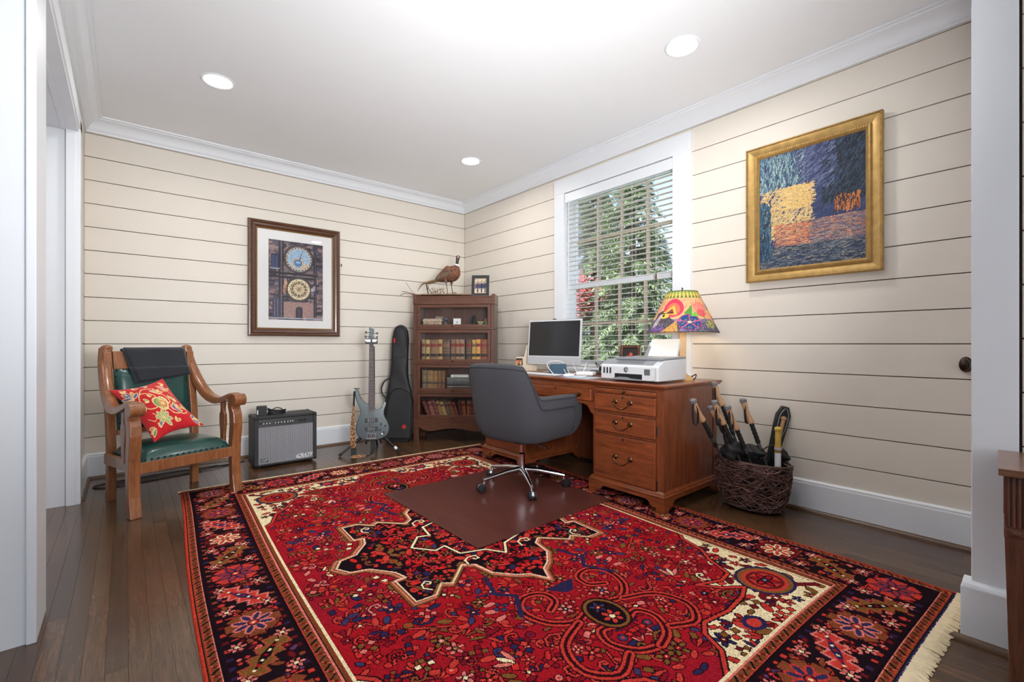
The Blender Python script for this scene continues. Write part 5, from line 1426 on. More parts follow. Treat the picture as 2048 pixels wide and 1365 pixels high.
cc.build('cushion_front', attrmat('embroidery', .8, .2, .3, 500), cu, cush(1), .06)
cb = Cv(0, 0, 1, 1, .03, (170, 26, 34)); cb.build('cushion_back', attrmat('cushion_back_cloth', .8, .2), cu, cush(-1), .04)

# black cable on the floor behind and under the armchair
m = M()
P = [(-2.42, -.17, .005), (-2.60, -.215, .005), (-2.85, -.20, .005), (-3.10, -.215, .005), (-3.30, -.25, .005), (-3.385, -.30, .005), (-3.36, -.37, .005), (-3.24, -.40, .005), (-3.05, -.37, .005), (-2.85, -.33, .005), (-2.65, -.27, .009), (-2.45, -.19, .005)]
m.tube(spline(P, 6), .0045, 6)
P = [(-2.62, -.19, .005), (-2.85, -.24, .009), (-3.05, -.26, .005), (-3.25, -.30, .005), (-3.30, -.35, .005), (-3.22, -.38, .012), (-3.02, -.34, .005), (-2.75, -.30, .005)]
m.tube(spline(P, 6), .004, 6)
tag(stuff(m.make('power_cable', 'cable', smooth=True)), 'black cable looping on the floor behind the oak armchair', 'cable')

# ================================================================== AMPLIFIER
am = thing('guitar_amplifier', (-2.413, -.540, 0), 0, 'black combo guitar amplifier with silver grille cloth against the back wall', 'amplifier')
AW, AD, AH = .485, .24, .425
m = M(); P = [(0, .018), (0, AH-.02), (.012, AH), (AD-.01, AH), (AD, AH-.01), (AD, .018)]
for x0, x1 in ((0, .030), (AW-.030, AW)): m.prism(P, x0, x1, 'X')
m.box(.028, AW-.028, 0.004, AD, .018, .034); m.box(.028, AW-.028, .006, AD, AH-.020, AH); m.box(.028, AW-.028, .018, AD, .03, AH-.018)
m.make('cabinet', 'tolex', am, bevel=.004)
for x in (0, AW):
    for z_ in (.018, AH):
        for y in (0, AD):
            M().sphere((x+(.014 if x == 0 else -.014), y+(.014 if y == 0 else -.014), z_+(.014 if z_ < .1 else -.014)), .0185, 12, 8).make('corner_cap', 'black', am, smooth=True)
for x in (.04, AW-.04):
    for y in (.04, AD-.04): M().lathe([(0, 0), (.014, 0), (.018, .02), (0, .02)], 12, (x, y, 0)).make('foot', 'rubber', am, smooth=True)
gm, nt, b_ = newmat('grille_cloth')
v = mapping(nt, (1, 1, 1), (0, R(45), 0)); ck = nt.nodes.new('ShaderNodeTexChecker'); ck.inputs['Scale'].default_value = 170
ck.inputs[1].default_value = lin((176, 178, 184))+(1,); ck.inputs[2].default_value = lin((58, 58, 64))+(1,)
nt.links.new(v, ck.inputs[0]); nt.links.new(ck.outputs[0], b_.inputs['Base Color']); b_.inputs['Roughness'].default_value = .7
M().box(.030, AW-.030, .006, .018, .034, AH-.088).make('grille', gm, am)
cpn = M().prism([(.004, AH-.086), (.012, AH-.026), (.03, AH-.026), (.03, AH-.086)], .030, AW-.030, 'X').make('control_panel', 'black', am)
M().tube([(.030, .008, AH-.084), (AW-.03, .008, AH-.084)], .0035, 8).make('panel_strip', 'steel', am, smooth=True)
kx = [.065, .088, .111, .153, .176, .199, .222, .248]
for x in kx+[.345, .368, .391]:
    k_ = M(); k_.lathe([(0, 0), (.0095, 0), (.0085, -.012), (0, -.012)], 14, (x, .006, AH-.056), 'Y'); kb = k_.make('control_knob', 'black', cpn, smooth=True)
    if x < .3: M().lathe([(0, -.012), (.0065, -.012), (.006, -.0155), (0, -.0155)], 12, (x, .006, AH-.056), 'Y').make('knob_cap', 'silver', kb, smooth=True)
for x in (.272, .290): M().box(x-.004, x+.004, .002, .008, AH-.062, AH-.050).make('switch', 'silver', cpn)
M().lathe([(0, 0), (.008, 0), (.006, -.004), (0, -.004)], 12, (.045, .006, AH-.056), 'Y').make('input_jack', 'black', cpn, smooth=True)
text('maker_logo', 'CRATE', .040, 'whitep', am, (AW-.162, .004, .052), (R(90), 0, 0), .0015, .3, .0009, label='white raised lettering')
M().prism([(AW-.168, .068), (AW-.164, .050), (AW-.155, .044), (AW-.062, .044), (AW-.060, .049), (AW-.152, .049), (AW-.160, .056), (AW-.160, .072)], .0025, .0055, 'Y').make('logo_swash', 'whitep', am)
M().box(.048, .100, .003, .006, .050, .078).make('badge', 'black', am); text('badge_text', 'DSP', .026, 'silver', am, (.050, .0025, .055), (R(90), 0, 0), .0006, .3, .0006)
bx = thing('small_black_box', (-2.385, -.46, .425), R(-14), 'small black box with a white sticker standing on top of the amplifier', 'box')
M().box(0, .075, 0, .085, 0, .075).make('box_body', 'tolex', bx, bevel=.002); M().box(.006, .014, -.0012, .0002, .012, .048).make('sticker', 'paper', bx)
m = M()
for i in range(7):
    a0 = rnd.uniform(-.1, .1); P = []
    for k in range(22):
        a = 2*PI*k/22; P.append((.068*math.cos(a)*(1+.06*math.sin(3*a+i))+rnd.uniform(-.002, .002), .028*math.sin(a)+.004*math.cos(2*a+i), .010+.007*(i % 4)+.004*math.sin(a*2+i)+(.032*max(0, math.cos(a+1.57+i*.3))**2 if i > 4 else 0)))
    m.tube(P, .0036, 6, closed=True)
m.tube(spline([(-.05, 0, .02), (-.03, -.01, .045), (.0, -.012, .055), (.035, -.008, .042), (.062, -.0, .016)], 5), .0042, 6)
o = stuff(m.make('coiled_cable', 'cable', smooth=True)); o.location = (-2.225, -.44, .426); tag(o, 'coiled black cable lying on top of the amplifier', 'cable')
m = M(); m.tube([(.068, 0, .018), (.082, -.004, .014)], .0055, 8); m.make('plug', 'silver', o, smooth=True)

# ================================================================== BASS GUITAR and stand
BA = R(-22.8)
BLOC = Vector((-1.4545, -.600, 0)); BZ = Vector((0, 0, .039))
bs = thing('bass_guitar', BLOC+BZ, BA, 'slate-grey four-string electric bass guitar on a stand', 'bass guitar')
bs.scale = (.962, .962, .962)
KK = .00057
def bp_(cx, cy, y=0): return ((cx-700)*KK, y, .626-.00057*cy)
OUT = [(432, 96), (455, 82), (482, 82), (500, 105), (508, 150), (522, 195), (548, 240), (590, 290), (628, 318), (650, 330), (745, 400), (772, 418), (800, 430), (835, 418), (868, 384), (888, 335), (905, 305), (926, 295), (945, 305), (948, 330), (938, 375), (918, 430), (908, 480), (918, 540), (945, 600), (975, 655), (994, 720), (996, 780), (978, 840), (940, 888), (880, 922), (800, 942), (700, 950), (600, 935), (530, 905), (485, 868), (458, 815), (447, 750), (450, 690), (470, 620), (500, 550), (520, 495), (524, 445), (508, 390), (480, 330), (452, 260), (436, 180)]
lean = R(5)
LX = Matrix.Translation((0, 0, .09)) @ Matrix.Rotation(-lean, 4, 'X') @ Matrix.Translation((0, 0, -.09))
def BM_(): m_ = M(); m_.X = LX; return m_
m = BM_(); m.prism([(bp_(*p)[0], bp_(*p)[2]) for p in OUT], -.020, .020, 'Y'); m.make('body', 'bass', bs, smooth=True, bevel=.009, seg=3, ang=50)
nx = lambda f: ((1-f)*(742-742)+f*(-3.2))*.00487     # neck drift is nil: the neck runs straight up
N0, N1 = .372, 1.036
m = BM_(); m.prism([(-.031, N0-.02), (.031, N0-.02), (.0205, N1), (-.0205, N1)], -.014, .006, 'Y'); nk = m.make('neck', plain('dark_maple', (104, 70, 50), .5), bs, bevel=.003)
m = BM_(); m.prism([(-.031, N0), (.031, N0), (.0205, N1), (-.0205, N1)], -.022, -.0142, 'Y'); fb = m.make('fingerboard', 'rosewood', bs)
zf = N1; Ls = .864*.79/.66*.80
sc_len = (N1-.150)
for k in range(1, 25):
    z_ = N1-sc_len*(1-2**(-k/12))
    if z_ < N0+.004: break
    wv = .0205+(.0105)*(N1-z_)/(N1-N0); m = BM_(); m.tube([(-wv, -.0232, z_), (wv, -.0232, z_)], .0013, 5); m.make('fret', 'steel', fb)
    if k in (3, 5, 7, 9, 12, 15, 17, 19, 21):
        zm = z_+(N1-sc_len*(1-2**(-(k-1)/12))-z_)/2; m = BM_(); m.lathe([(0, -.0225), (.003, -.0225), (.003, -.022), (0, -.022)], 8, (0, 0, zm), 'Y'); m.make('inlay_dot', 'cream', fb)
HP = [(-.0205, N1), (-.021, N1+.025), (-.027, N1+.045), (-.022, N1+.085), (-.017, N1+.105), (-.024, N1+.148), (-.010, N1+.152), (.006, N1+.146), (.028, N1+.138), (.026, N1+.105), (.024, N1+.075), (.029, N1+.045), (.021, N1+.022), (.0205, N1)]
m = BM_(); m.prism(HP, -.016, -.002, 'Y'); hd = m.make('headstock', 'bass', bs, bevel=.002)
for (x, z_, sd) in ((-.022, .062, -1), (-.019, .103, -1), (.022, .056, 1), (.024, .095, 1)):
    m = BM_(); m.tube([(x, -.010, N1+z_), (x+sd*.028, -.010, N1+z_)], .003, 6); m.lathe([(0, -.016), (.007, -.016), (.006, -.026), (0, -.026)], 12, (x-sd*.010, 0, N1+z_), 'Y')
    m.box(min(x+sd*.024, x+sd*.040), max(x+sd*.024, x+sd*.040), -.013, -.007, N1+z_-.011, N1+z_+.011); m.make('tuner', 'black', bs)
for y_, h in ((-.0285, .024), ):
    for cy in (607, 752):
        m = BM_(); x0 = (597-700)*KK; x1 = (802-700)*KK; zc = .626-.00057*cy; m.box(x0, x1, -.028, -.018, zc-.019, zc+.019); pk = m.make('pickup', 'black', bs, bevel=.004)
        for k in range(4):
            for dz in (-.008, .008): m = BM_(); m.lathe([(0, -.028), (.004, -.028), (.004, -.0295), (0, -.0295)], 8, (-.028+.0175*k, 0, zc+dz), 'Y'); m.make('pole_piece', 'steel', pk, smooth=True)
m = BM_(); m.box((628-700)*KK, (772-700)*KK, -.025, -.018, .626-.00057*925, .626-.00057*828)
for k in range(4): m.tube([(-.0285+.018*k, -.030, .15), (-.0285+.018*k, -.030, .115)], .0055, 8)
m.tube([((622-700)*KK, -.027, .102), ((778-700)*KK, -.027, .102)], .004, 6); m.make('bridge', 'chrome', bs)
for (cx, cy) in ((862, 675), (932, 712), (840, 775), (908, 822), (872, 850)):
    m = BM_(); p = bp_(cx, cy); m.lathe([(0, -.020), (.0095, -.020), (.0085, -.034), (0, -.035)], 16, (p[0], 0, p[2]), 'Y'); m.make('control_knob', 'black' if cy != 850 else 'steel', bs, smooth=True)
for k in range(4):
    xt = -.0145+.0097*k; xb = -.0285+.018*k; m = BM_()
    ex = [(-.026, .103), (-.022, .062), (.022, .056), (.024, .095)][k] if False else (xt*.8, .05+.02*(k % 2))
    m.tube([(ex[0], -.020, N1+ex[1]), (xt, -.0265, N1), (xb, -.032, .150)], .0012+.0002*(3-k), 5); m.make('string', 'steel', bs)
m = BM_(); m.box(-.021, .021, -.027, -.014, N1-.002, N1+.004); m.make('nut', 'black', bs)
p = bp_(470, 78); m = BM_(); m.tube([(p[0]-.004, -.0, p[2]-.006), (p[0]-.012, 0, p[2]+.010)], .005, 8); m.box(p[0]-.030, p[0]+.022, -.008, .008, p[2]+.002, p[2]+.014); m.make('strap_button', 'black', bs)

# strap: hangs from the horn to the floor and comes back to the end pin
sp_ = thing('guitar_strap', BLOC, BA, 'brown patterned guitar strap hanging from the bass to the floor', 'strap')
SM = plain('strap_weave', (140, 84, 70), .85, var=.6, vs=90, bump=.4)
nt = SM.node_tree; r_ = [n for n in nt.nodes if n.type == 'VALTORGB'][0]; r_.color_ramp.elements[0].color = lin((70, 32, 34))+(1,); r_.color_ramp.elements[1].color = lin((196, 150, 104))+(1,); r_.color_ramp.elements[0].position = .42; r_.color_ramp.elements[1].position = .58
def ribbon(m_, P, widths, dirs):
    P = [Vector(p) for p in P]; n = len(P); vs = []
    for i in range(n):
        w_ = widths[i]; d = Vector(dirs[i]).normalized(); t = (P[min(i+1, n-1)]-P[max(i-1, 0)]).normalized(); nn = t.cross(d).normalized()*.0015
        vs += [P[i]-d*w_/2-nn, P[i]+d*w_/2-nn, P[i]+d*w_/2+nn, P[i]-d*w_/2+nn]
    fs = [(i*4+j, i*4+(j+1)%4, (i+1)*4+(j+1)%4, (i+1)*4+j) for i in range(n-1) for j in range(4)]+[(0, 1, 2, 3), (n*4-1, n*4-2, n*4-3, n*4-4)]
    m_.add(vs, fs)
def sb(cx, cy, y): return ((cx-700)*.000548, y, .641-.000548*cy)
m = M(); ribbon(m, [sb(428, 108, .03), sb(420, 230, .02), sb(415, 360, .01)], [.024, .020, .018], [(.8, -.6, 0)]*3); m.make('strap_end', 'rubber', sp_, smooth=True)
m = M(); P = [sb(414, 350, .01), sb(405, 520, -.01), sb(402, 700, -.03), sb(408, 880, -.04), sb(416, 1045, -.05)]; ribbon(m, P, [.018, .030, .044, .050, .050], [(.6, -.8, 0), (.75, -.6, 0), (.9, -.4, 0), (1, -.2, 0), (1, -.1, 0)]); m.make('strap_band', SM, sp_, smooth=True)
m = M(); P = [sb(416, 1040, -.05), sb(418, 1090, -.055), (sb(420, 1, 0)[0], -.08, .008)]; ribbon(m, P, [.050, .050, .05], [(1, -.1, 0), (1, 0, 0), (1, 0, 0)]); m.make('strap_end', 'rubber', sp_, smooth=True)
m = M(); P = [(-.17, -.10, .007), (-.14, -.135, .010), (-.10, -.155, .016), (-.05, -.145, .010)]; ribbon(m, P, [.06, .06, .05, .03], [(.5, 1, .1), (.5, 1, .3), (.2, 1, .3), (.1, 1, .1)]); m.make('strap_band', SM, sp_, smooth=True)
m = M(); P = [(-.05, -.145, .010), (-.02, -.13, .012), (.005, -.10, .020), (.014, -.06, .05), (.012, -.02, .085), (.011, -.005, .130)]; ribbon(m, P, [.03, .032, .040, .045, .045, .03], [(.1, 1, .2), (.3, 1, .2), (.8, .6, 0), (1, .2, 0), (1, 0, 0), (1, 0, 0)]); m.make('strap_end', 'rubber', sp_, smooth=True)

gs = thing('guitar_stand', BLOC, BA, 'black folding tripod stand holding the slate-grey bass', 'stand')
A0 = (.02, .075, .23)
m = M(); m.tube([(.02, .065, .14), (.020, .085, .60), (.021, .105, 1.00)], [.013, .013, .011], 10); m.make('upright', 'black', gs, smooth=True)
def wl_(x, y): d = Vector((x, y, 0))-BLOC; return Matrix.Rotation(-BA, 3, 'Z') @ Vector((d.x, d.y, 0))
for i, (wx, wy) in enumerate(((-1.735, -.545), (-1.245, -.765), (-1.285, -.345))):
    e_ = wl_(wx, wy); m = M(); f_ = Vector(A0); g = Vector((e_.x, e_.y, .010))
    m.tube([f_, f_.lerp(g, .55), f_.lerp(g, .551), g], [.015, .015, .010, .009], 10); lg = m.make('leg', 'black', gs, smooth=True)
    m = M(); m.tube([f_.lerp(g, .93), f_.lerp(g, 1.0)], .013, 10); m.make('rubber_foot', 'rubber', lg, smooth=True)
    if i == 1: m = M(); m.tube([f_.lerp(g, .80), f_.lerp(g, .88)], .0135, 10); m.make('paper_label', 'paper', lg, smooth=True)
m = M()
for sx in (-1, 1):
    m.tube([(.02, .065, .15), (.02+sx*.06, .05, .12), (.02+sx*.065, -.0, .100), (.02+sx*.065, -.035, .102), (.02+sx*.065, -.042, .125)], .009, 8)
m.make('body_cradle', 'black', gs, smooth=True)
m = M(); m.tube([(.021, .105, .98), (0, .085, 1.035), (-.002, .06, 1.045)], .008, 8)
m.tube([(-.045, .02, 1.045), (-.048, -.02, 1.045), (-.044, -.045, 1.05)], .010, 8); m.tube([(.045, .02, 1.045), (.048, -.02, 1.045), (.044, -.045, 1.05)], .010, 8)
m.box(-.055, .055, .030, .052, 1.025, 1.075); m.make('neck_yoke', 'black', gs, bevel=.003)
m = M(); m.box(-.056, -.006, -.046, -.040, 1.040, 1.066); m.box(.006, .048, -.046, -.040, 1.040, 1.066); m.make('yoke_gate', 'whitep', gs, bevel=.004)

# ================================================================== GIG BAG leaning in the corner
gb = thing('gig_bag', (-1.028, -.262, 0), R(-41), 'tall black padded gig bag leaning beside the bookcase', 'bag', rx=R(-6))
def prof_w(f):
    K_ = [(0, .125), (.03, .150), (.12, .166), (.25, .168), (.34, .158), (.42, .136), (.50, .112), (.58, .098), (.72, .094), (.88, .092), (.95, .080), (.985, .055), (1, .015)]
    for i in range(len(K_)-1):
        if f <= K_[i+1][0]:
            t = (f-K_[i][0])/(K_[i+1][0]-K_[i][0]); t = t*t*(3-2*t)*.4+t*.6; return K_[i][1]+(K_[i+1][1]-K_[i][1])*t
    return .01
HB = 1.235; m = M(); n = 60; k = 20; vs = []
for i in range(n+1):
    f = i/n; w_ = prof_w(f)*.93; cx = .012*f-.004+(.012 if f < .35 else .012*max(0, 1-(f-.35)/.2)); dp = .046*(1 if f < .9 else math.sqrt(max(.02, 1-((f-.9)/.1)**2)))*(1 if f > .05 else .75+f*5)
    for j in range(k):
        a = 2*PI*j/k; c_, s_ = math.cos(a), math.sin(a); p_ = .45
        vs.append((cx+w_*math.copysign(abs(c_)**p_, c_), dp*math.copysign(abs(s_)**p_, s_)+.004*math.sin(f*23+j), f*HB))
m.add(vs, [(i*k+j, i*k+(j+1)%k, (i+1)*k+(j+1)%k, (i+1)*k+j) for i in range(n) for j in range(k)]+[tuple(range(k-1, -1, -1)), tuple(n*k+j for j in range(k))])
m.make('bag_body', 'nylon', gb, smooth=True, ang=70)
m = M()
def edge(sx, f0, f1, ins=.016): return [(.012*f-.004+(.012 if f < .35 else .012*max(0, 1-(f-.35)/.2))+sx*(prof_w(f)*.93-ins), -.049, f*HB) for f in [f0+(f1-f0)*i/24 for i in range(25)]]
m.tube(edge(-1, .02, .975)+[(0.012, -.049, .965*HB+.018)]+edge(1, .975, .60, .018)[0:12], .004, 6); m.make('zip', 'rubber', gb, smooth=True)
m = M(); PK = [(-.115, .03), (.15, .03), (.152, .44), (.13, .50), (.06, .545), (-.01, .55), (-.06, .51), (-.095, .42), (-.112, .25)]
m.prism(PK, -.066, -.03, 'Y'); m.make('pocket', 'nylon', gb, bevel=.014, seg=3, smooth=True, ang=50)
m = M(); m.tube(spline([(p[0], -.067, p[1]) for p in PK[2:]], 4), .0035, 6); m.make('pocket_zip', 'rubber', gb, smooth=True)
m = M(); m.lathe([(0, -.0665), (.021, -.0665), (.021, -.070), (0, -.070)], 20, (.085, 0, .155), 'Y'); bd_ = m.make('round_badge', 'red', gb, smooth=True, label='round red badge')
m = M(); m.lathe([(0, -.070), (.008, -.070), (.008, -.072), (0, -.072)], 6, (.085, 0, .155), 'Y'); m.make('badge_mark', 'redin', bd_)
m = M(); m.box(-.052, -.040, -.054, -.046, 1.035, 1.085); m.make('red_tag', 'red', gb)
m = M(); m.tube(spline([(-.095, -.03, .66), (-.150, -.03, .62), (-.175, -.03, .55), (-.160, -.03, .49), (-.125, -.03, .45)], 5), .008, 8); m.make('carry_handle', 'nylon', gb, smooth=True)
m = M(); m.box(-.075, .082, -.0495, -.046, .880, .884); m.make('seam', 'rubber', gb)
# ================================================================== THINGS ON THE DESK
ZD = .7765
# monitor
mo = thing('desktop_computer', (-.36, -1.905, ZD), R(-90+12), 'silver all-in-one desktop computer with dark screen on the desk', 'computer')
m = M(); m.box(-.2735, .2735, -.012, .004, .064, .462); mm = m
T_ = Matrix.Translation((0, 0, .20)) @ Matrix.Rotation(R(-5), 4, 'X') @ Matrix.Translation((0, 0, -.20))
def TM(): a = M(); a.X = T_; return a
m = TM(); m.box(-.2735, .2735, -.006, .006, .064, .462); m.make('display_case', 'silver', mo, bevel=.003)
m = TM(); m.box(-.2675, .2675, -.0068, -.005, .133, .456); m.make('bezel', plain('light_bezel', (206, 208, 212), .3), mo)
m = TM(); m.box(-.258, .258, -.0076, -.006, .142, .446); m.make('screen', 'screen', mo, label='dark glossy screen')
m = TM(); m.box(-.016, .016, -.009, -.004, .4605, .467); m.make('camera_cover', 'black', mo)
m = M(); m.prism([(-.055, .0), (.075, .0), (.075, .006), (.060, .008), (.066, .18), (.058, .22), (.052, .18), (.045, .008), (-.055, .006)], -.075, .075, 'X'); m.make('stand', 'silver', mo, bevel=.002)
# keyboard, mouse, papers
o = thing('keyboard', (-.655, -2.06, ZD), R(-90), 'slim white keyboard on the desk below the dark screen', 'keyboard')
M().box(-.20, .20, -.055, .055, .0, .008).make('keyboard_case', 'silver', o, bevel=.003)
m = M()
for r_ in range(5):
    for c_ in range(14): m.box(-.192+c_*.0275, -.192+c_*.0275+.024, -.050+r_*.0203, -.050+r_*.0203+.0175, .008, .0105)
stuff(m.make('keys', 'whitep', o))
o = tag(M().sphere((0, 0, 0), (.055, .030, .013), 18, 10).make('mouse', 'whitep', smooth=True), 'small white computer mouse beside the keyboard', 'mouse'); o.location = (-.66, -2.36, ZD+.0128)
o = thing('network_router', (-.46, -2.36, ZD), R(-70), 'white rectangular adapter box with cables on the desk', 'adapter')
M().box(-.07, .07, -.045, .045, 0, .032).make('case', 'whitep', o, bevel=.012, seg=3)
o = thing('blue_folder', (-.53, -2.12, ZD), R(-75), 'small slate-blue upright folder under the screen', 'folder')
m = M(); m.prism([(-.085, 0), (.085, 0), (.070, .088), (-.070, .082)], .0, .006, 'Y'); m.make('cover', 'blue', o)
m = M(); m.prism([(-.085, 0), (.085, 0), (.070, .085), (-.070, .080)], .008, .014, 'Y'); m.make('backing', 'blue', o)
o = thing('envelope_sheets', (-.60, -1.78, ZD), R(-84), 'white papers lying on the desk at the left of the keyboard', 'paper')
for i in range(3): M().box(-.10+i*.012, .10+i*.008, -.07+i*.006, .07, .0008*i+.0002, .0008*i+.0009).make('sheet', 'paper', o)
pc = Cv(0, 0, .20, .28, .004, (206, 216, 226)); qq = random.Random(2)
for i in range(40): pc.rect(.01+.18*qq.random(), .02+.19*qq.random(), *(lambda t: (t, t+.01))(qq.uniform(.02, .26)), qq.choice([(120, 160, 200), (230, 234, 238), (150, 180, 206), (90, 120, 170)]))
o = thing('printed_flyer', (-.73, -2.50, ZD+.0004), R(0), 'blue and white printed sheet lying before the printer', 'paper')
pc.build('flyer_sheet', attrmat('flyer_print', .4), o, lambda U, V: np.stack([U, V-.10, 0*U], -1), .05)
# cables
m = M()
for P in ([(-.43, -2.02, .79), (-.45, -2.05, .86), (-.50, -2.15, .83), (-.55, -2.25, .785), (-.50, -2.33, .80)], [(-.50, -2.30, .80), (-.42, -2.20, .84), (-.32, -2.10, .86), (-.22, -2.08, .80)], [(-.62, -2.16, .785), (-.58, -2.05, .85), (-.50, -2.02, .88), (-.45, -2.10, .87), (-.52, -2.24, .79)], [(-.50, -2.36, .80), (-.38, -2.30, .87), (-.30, -2.24, .85), (-.28, -2.20, .79)], [(-.58, -2.20, .783), (-.64, -2.34, .783), (-.60, -2.46, .784), (-.52, -2.42, .79)]):
    m.tube(spline(P, 6), .0028, 6)
tag(stuff(m.make('white_cables', 'whitep', smooth=True)), 'tangle of white cables on the desk between computer and printer', 'cable')
m = M()
for P in ([(-.25, -2.33, .80), (-.26, -2.36, .86), (-.26, -2.42, .885), (-.25, -2.50, .86), (-.24, -2.53, .80)], [(-.25, -2.40, .80), (-.25, -2.37, .85), (-.24, -2.46, .90), (-.24, -2.56, .87), (-.22, -2.60, .80)], [(-.24, -2.30, .83), (-.25, -2.28, .87), (-.25, -2.36, .82), (-.26, -2.42, .79)]):
    m.tube(spline(P, 6), .0034, 6)
m.tube([(-.25, -2.33, .80), (-.25, -2.33, .835)], .010, 8); m.tube([(-.25, -2.50, .80), (-.25, -2.50, .835)], .010, 8)
tag(stuff(m.make('black_cables', 'cable', smooth=True)), 'black plugs and looping cords behind the white adapter box', 'cable')
o = thing('power_strip', (-.235, -2.42, ZD), R(-90), 'dark grey power strip at the back of the desk', 'power strip')
M().box(-.19, .19, -.025, .025, .0, .030).make('strip_body', plain('grey_plastic', (96, 98, 102), .5), o, bevel=.008)
for i in range(6): M().box(-.16+i*.056, -.13+i*.056, -.014, .014, .0295, .0312).make('socket', 'black', o)
# decorated frames to the left of the computer
o = thing('picture_frame', (-.42, -1.555, ZD), R(-58), 'cream floral collage frame with two small photos left of the computer', 'picture frame', rx=R(0))
FM = plain('floral_cream', (214, 202, 178), .8, var=.22, vs=160, bump=.5, bs=200)
m = M(); m.prism([(-.06, 0), (.14, 0), (.15, .225), (.045, .235), (.02, .13), (-.06, .125)], 0, .02, 'Y'); m.make('frame_panel', FM, o, bevel=.003)
def photo(o, x0, x1, z0, z1, y, cols, seed, nm='photo'):
    c_ = Cv(0, 0, x1-x0, z1-z0, .004, cols[0]); qx = random.Random(seed); W__, H__ = x1-x0, z1-z0
    for i in range(14): c_.ell(qx.uniform(0, W__), qx.uniform(0, H__), qx.uniform(.006, .016), qx.uniform(.008, .02), qx.choice(cols))
    c_.build(nm, attrmat('photo_%d' % seed, .35), o, lambda U, V: np.stack([x0+U, 0*U-y, z0+V], -1), .06)
photo(o, .055, .145, .14, .215, .003, [(92, 88, 92), (180, 172, 168), (60, 56, 60), (196, 120, 92), (210, 206, 204)], 41)
photo(o, -.055, .01, .05, .115, .003, [(70, 58, 52), (204, 128, 96), (226, 170, 120), (120, 110, 112)], 42)
M().prism([(.02, 0), (.024, .14), (.03, .14), (.08, 0)], .0, .01, 'X').make('easel', 'brownfr', o)
# dark frame behind the printer
o = thing('wooden_frame', (-.200, -2.575, ZD), R(-90+14), 'dark brown wooden frame with a small red picture behind the printer', 'picture frame')
T2 = Matrix.Rotation(R(-8), 4, 'X')
for nm, b_ in (('l', (-.085, -.062, 0, .24)), ('r', (.062, .085, 0, .24)), ('t', (-.0622, .0622, .218, .24)), ('b', (-.0622, .0622, 0, .022))):
    m = M(); m.X = T2; m.box(b_[0], b_[1], -.010, .012, b_[2], b_[3]); m.make('frame_rail', 'brownfr', o, bevel=.003)
m = M(); m.X = T2; m.box(-.062, .062, .0, .006, .022, .218); m.make('mount', plain('dark_mount', (34, 26, 22), .6), o)
m = M(); m.X = T2; m.box(-.045, .045, -.0015, -.0002, .196, .199); m.make('mount_line', 'brass', o)
m = M(); m.X = T2; m.sphere((.005, -.001, .165), (.014, .003, .016)); m.sphere((-.01, -.001, .148), (.022, .003, .010)); m.make('red_figure', plain('coral_print', (196, 70, 56), .6), o, smooth=True)

# printer (local X = right along the front, Y = back)
pr_ = thing('printer', (-.700, -2.700, ZD), R(-90), 'light grey ink tank printer on the right end of the desk', 'printer')
PWd, PD = .447, .333
m = M()
SIDE = [(0, .012), (0, .100), (.012, .112), (.070, .142), (PD, .150), (PD, .012)]
m.prism(SIDE, 0, PWd, 'X'); m.make('printer_body', 'printer', pr_, bevel=.006, seg=3)
m = M(); m.prism([(.012, .1135), (.070, .1435), (.064, .1445), (.010, .1150)], .008, PWd-.045, 'X'); m.make('control_slope', 'printerd', pr_)
m = M(); m.prism([(.020, .119), (.058, .139), (.056, .141), (.018, .121)], .115, .325, 'X'); m.make('control_panel', plain('panel_grey', (112, 114, 118), .35), pr_)
m = M(); m.prism([(.052, .144), (.052, .158), (PD-.004, .164), (PD-.004, .150)], .085, PWd-.002, 'X'); m.make('scanner_lid', 'printerd', pr_, bevel=.003)
for i in range(3): M().box(.022+i*.026, .036+i*.026, -.002, .004, .048, .090).make('ink_window', plain('ink_window_dark', (52, 56, 62), .15), pr_, bevel=.003)
M().box(.118, .330, -.0015, .004, .018, .052).make('output_slot', 'black', pr_)
m = M(); m.prism([(.118, .012), (.330, .012), (.330, .020), (.25, .022), (.215, .030), (.16, .030), (.118, .022)], -.022, .002, 'Y'); m.make('output_tray', plain('tray_grey', (128, 132, 138), .4), pr_, bevel=.002)
M().box(.345, .388, -.002, .004, .048, .088).make('cartridge_window', plain('smoke_window', (92, 96, 102), .2), pr_, bevel=.003)
m = M(); m.tube(spline([(.425, -.0005, .095), (.425, -.0005, .05), (.42, -.0005, .02), (.39, -.0005, .016)], 5), .0012, 5); m.make('panel_seam', plain('seam_grey', (120, 122, 126), .5), pr_)
m = M(); m.lathe([(0, .002), (.0175, .002), (.0175, -.0015), (0, -.0015)], 28, (.208, 0, .078), 'Y'); lg = m.make('round_emblem', plain('emblem_grey', (70, 74, 82), .3), pr_, smooth=True)
text('emblem_letters', 'hp', .033, 'printer', lg, (.1985, -.0016, .0705), (R(90), 0, 0), .0004, .25)
# paper support and paper
T3 = Matrix.Translation((0, PD-.045, .155)) @ Matrix.Rotation(R(-22), 4, 'X')
m = M(); m.X = T3; m.box(.165, .405, .003, .008, 0, .115); m.make('paper_support', 'printer', pr_, bevel=.002)
m = M(); m.X = T3; m.prism([(.150, .0), (.178, .0), (.192, .075), (.180, .085), (.168, .08)], -.004, .003, 'Y'); m.make('paper_guide', 'printerd', pr_, bevel=.002)
pp_ = thing('paper_sheets', (0, 0, 0), 0, 'white paper standing in the rear tray of the printer', 'paper')
pp_.matrix_basis = Matrix.Translation((-.700, -2.700, ZD)) @ Matrix.Rotation(R(-90), 4, 'Z') @ T3
M().box(.183, .398, -.0015, .0015, .006, .135).make('sheets', 'paper', pp_)

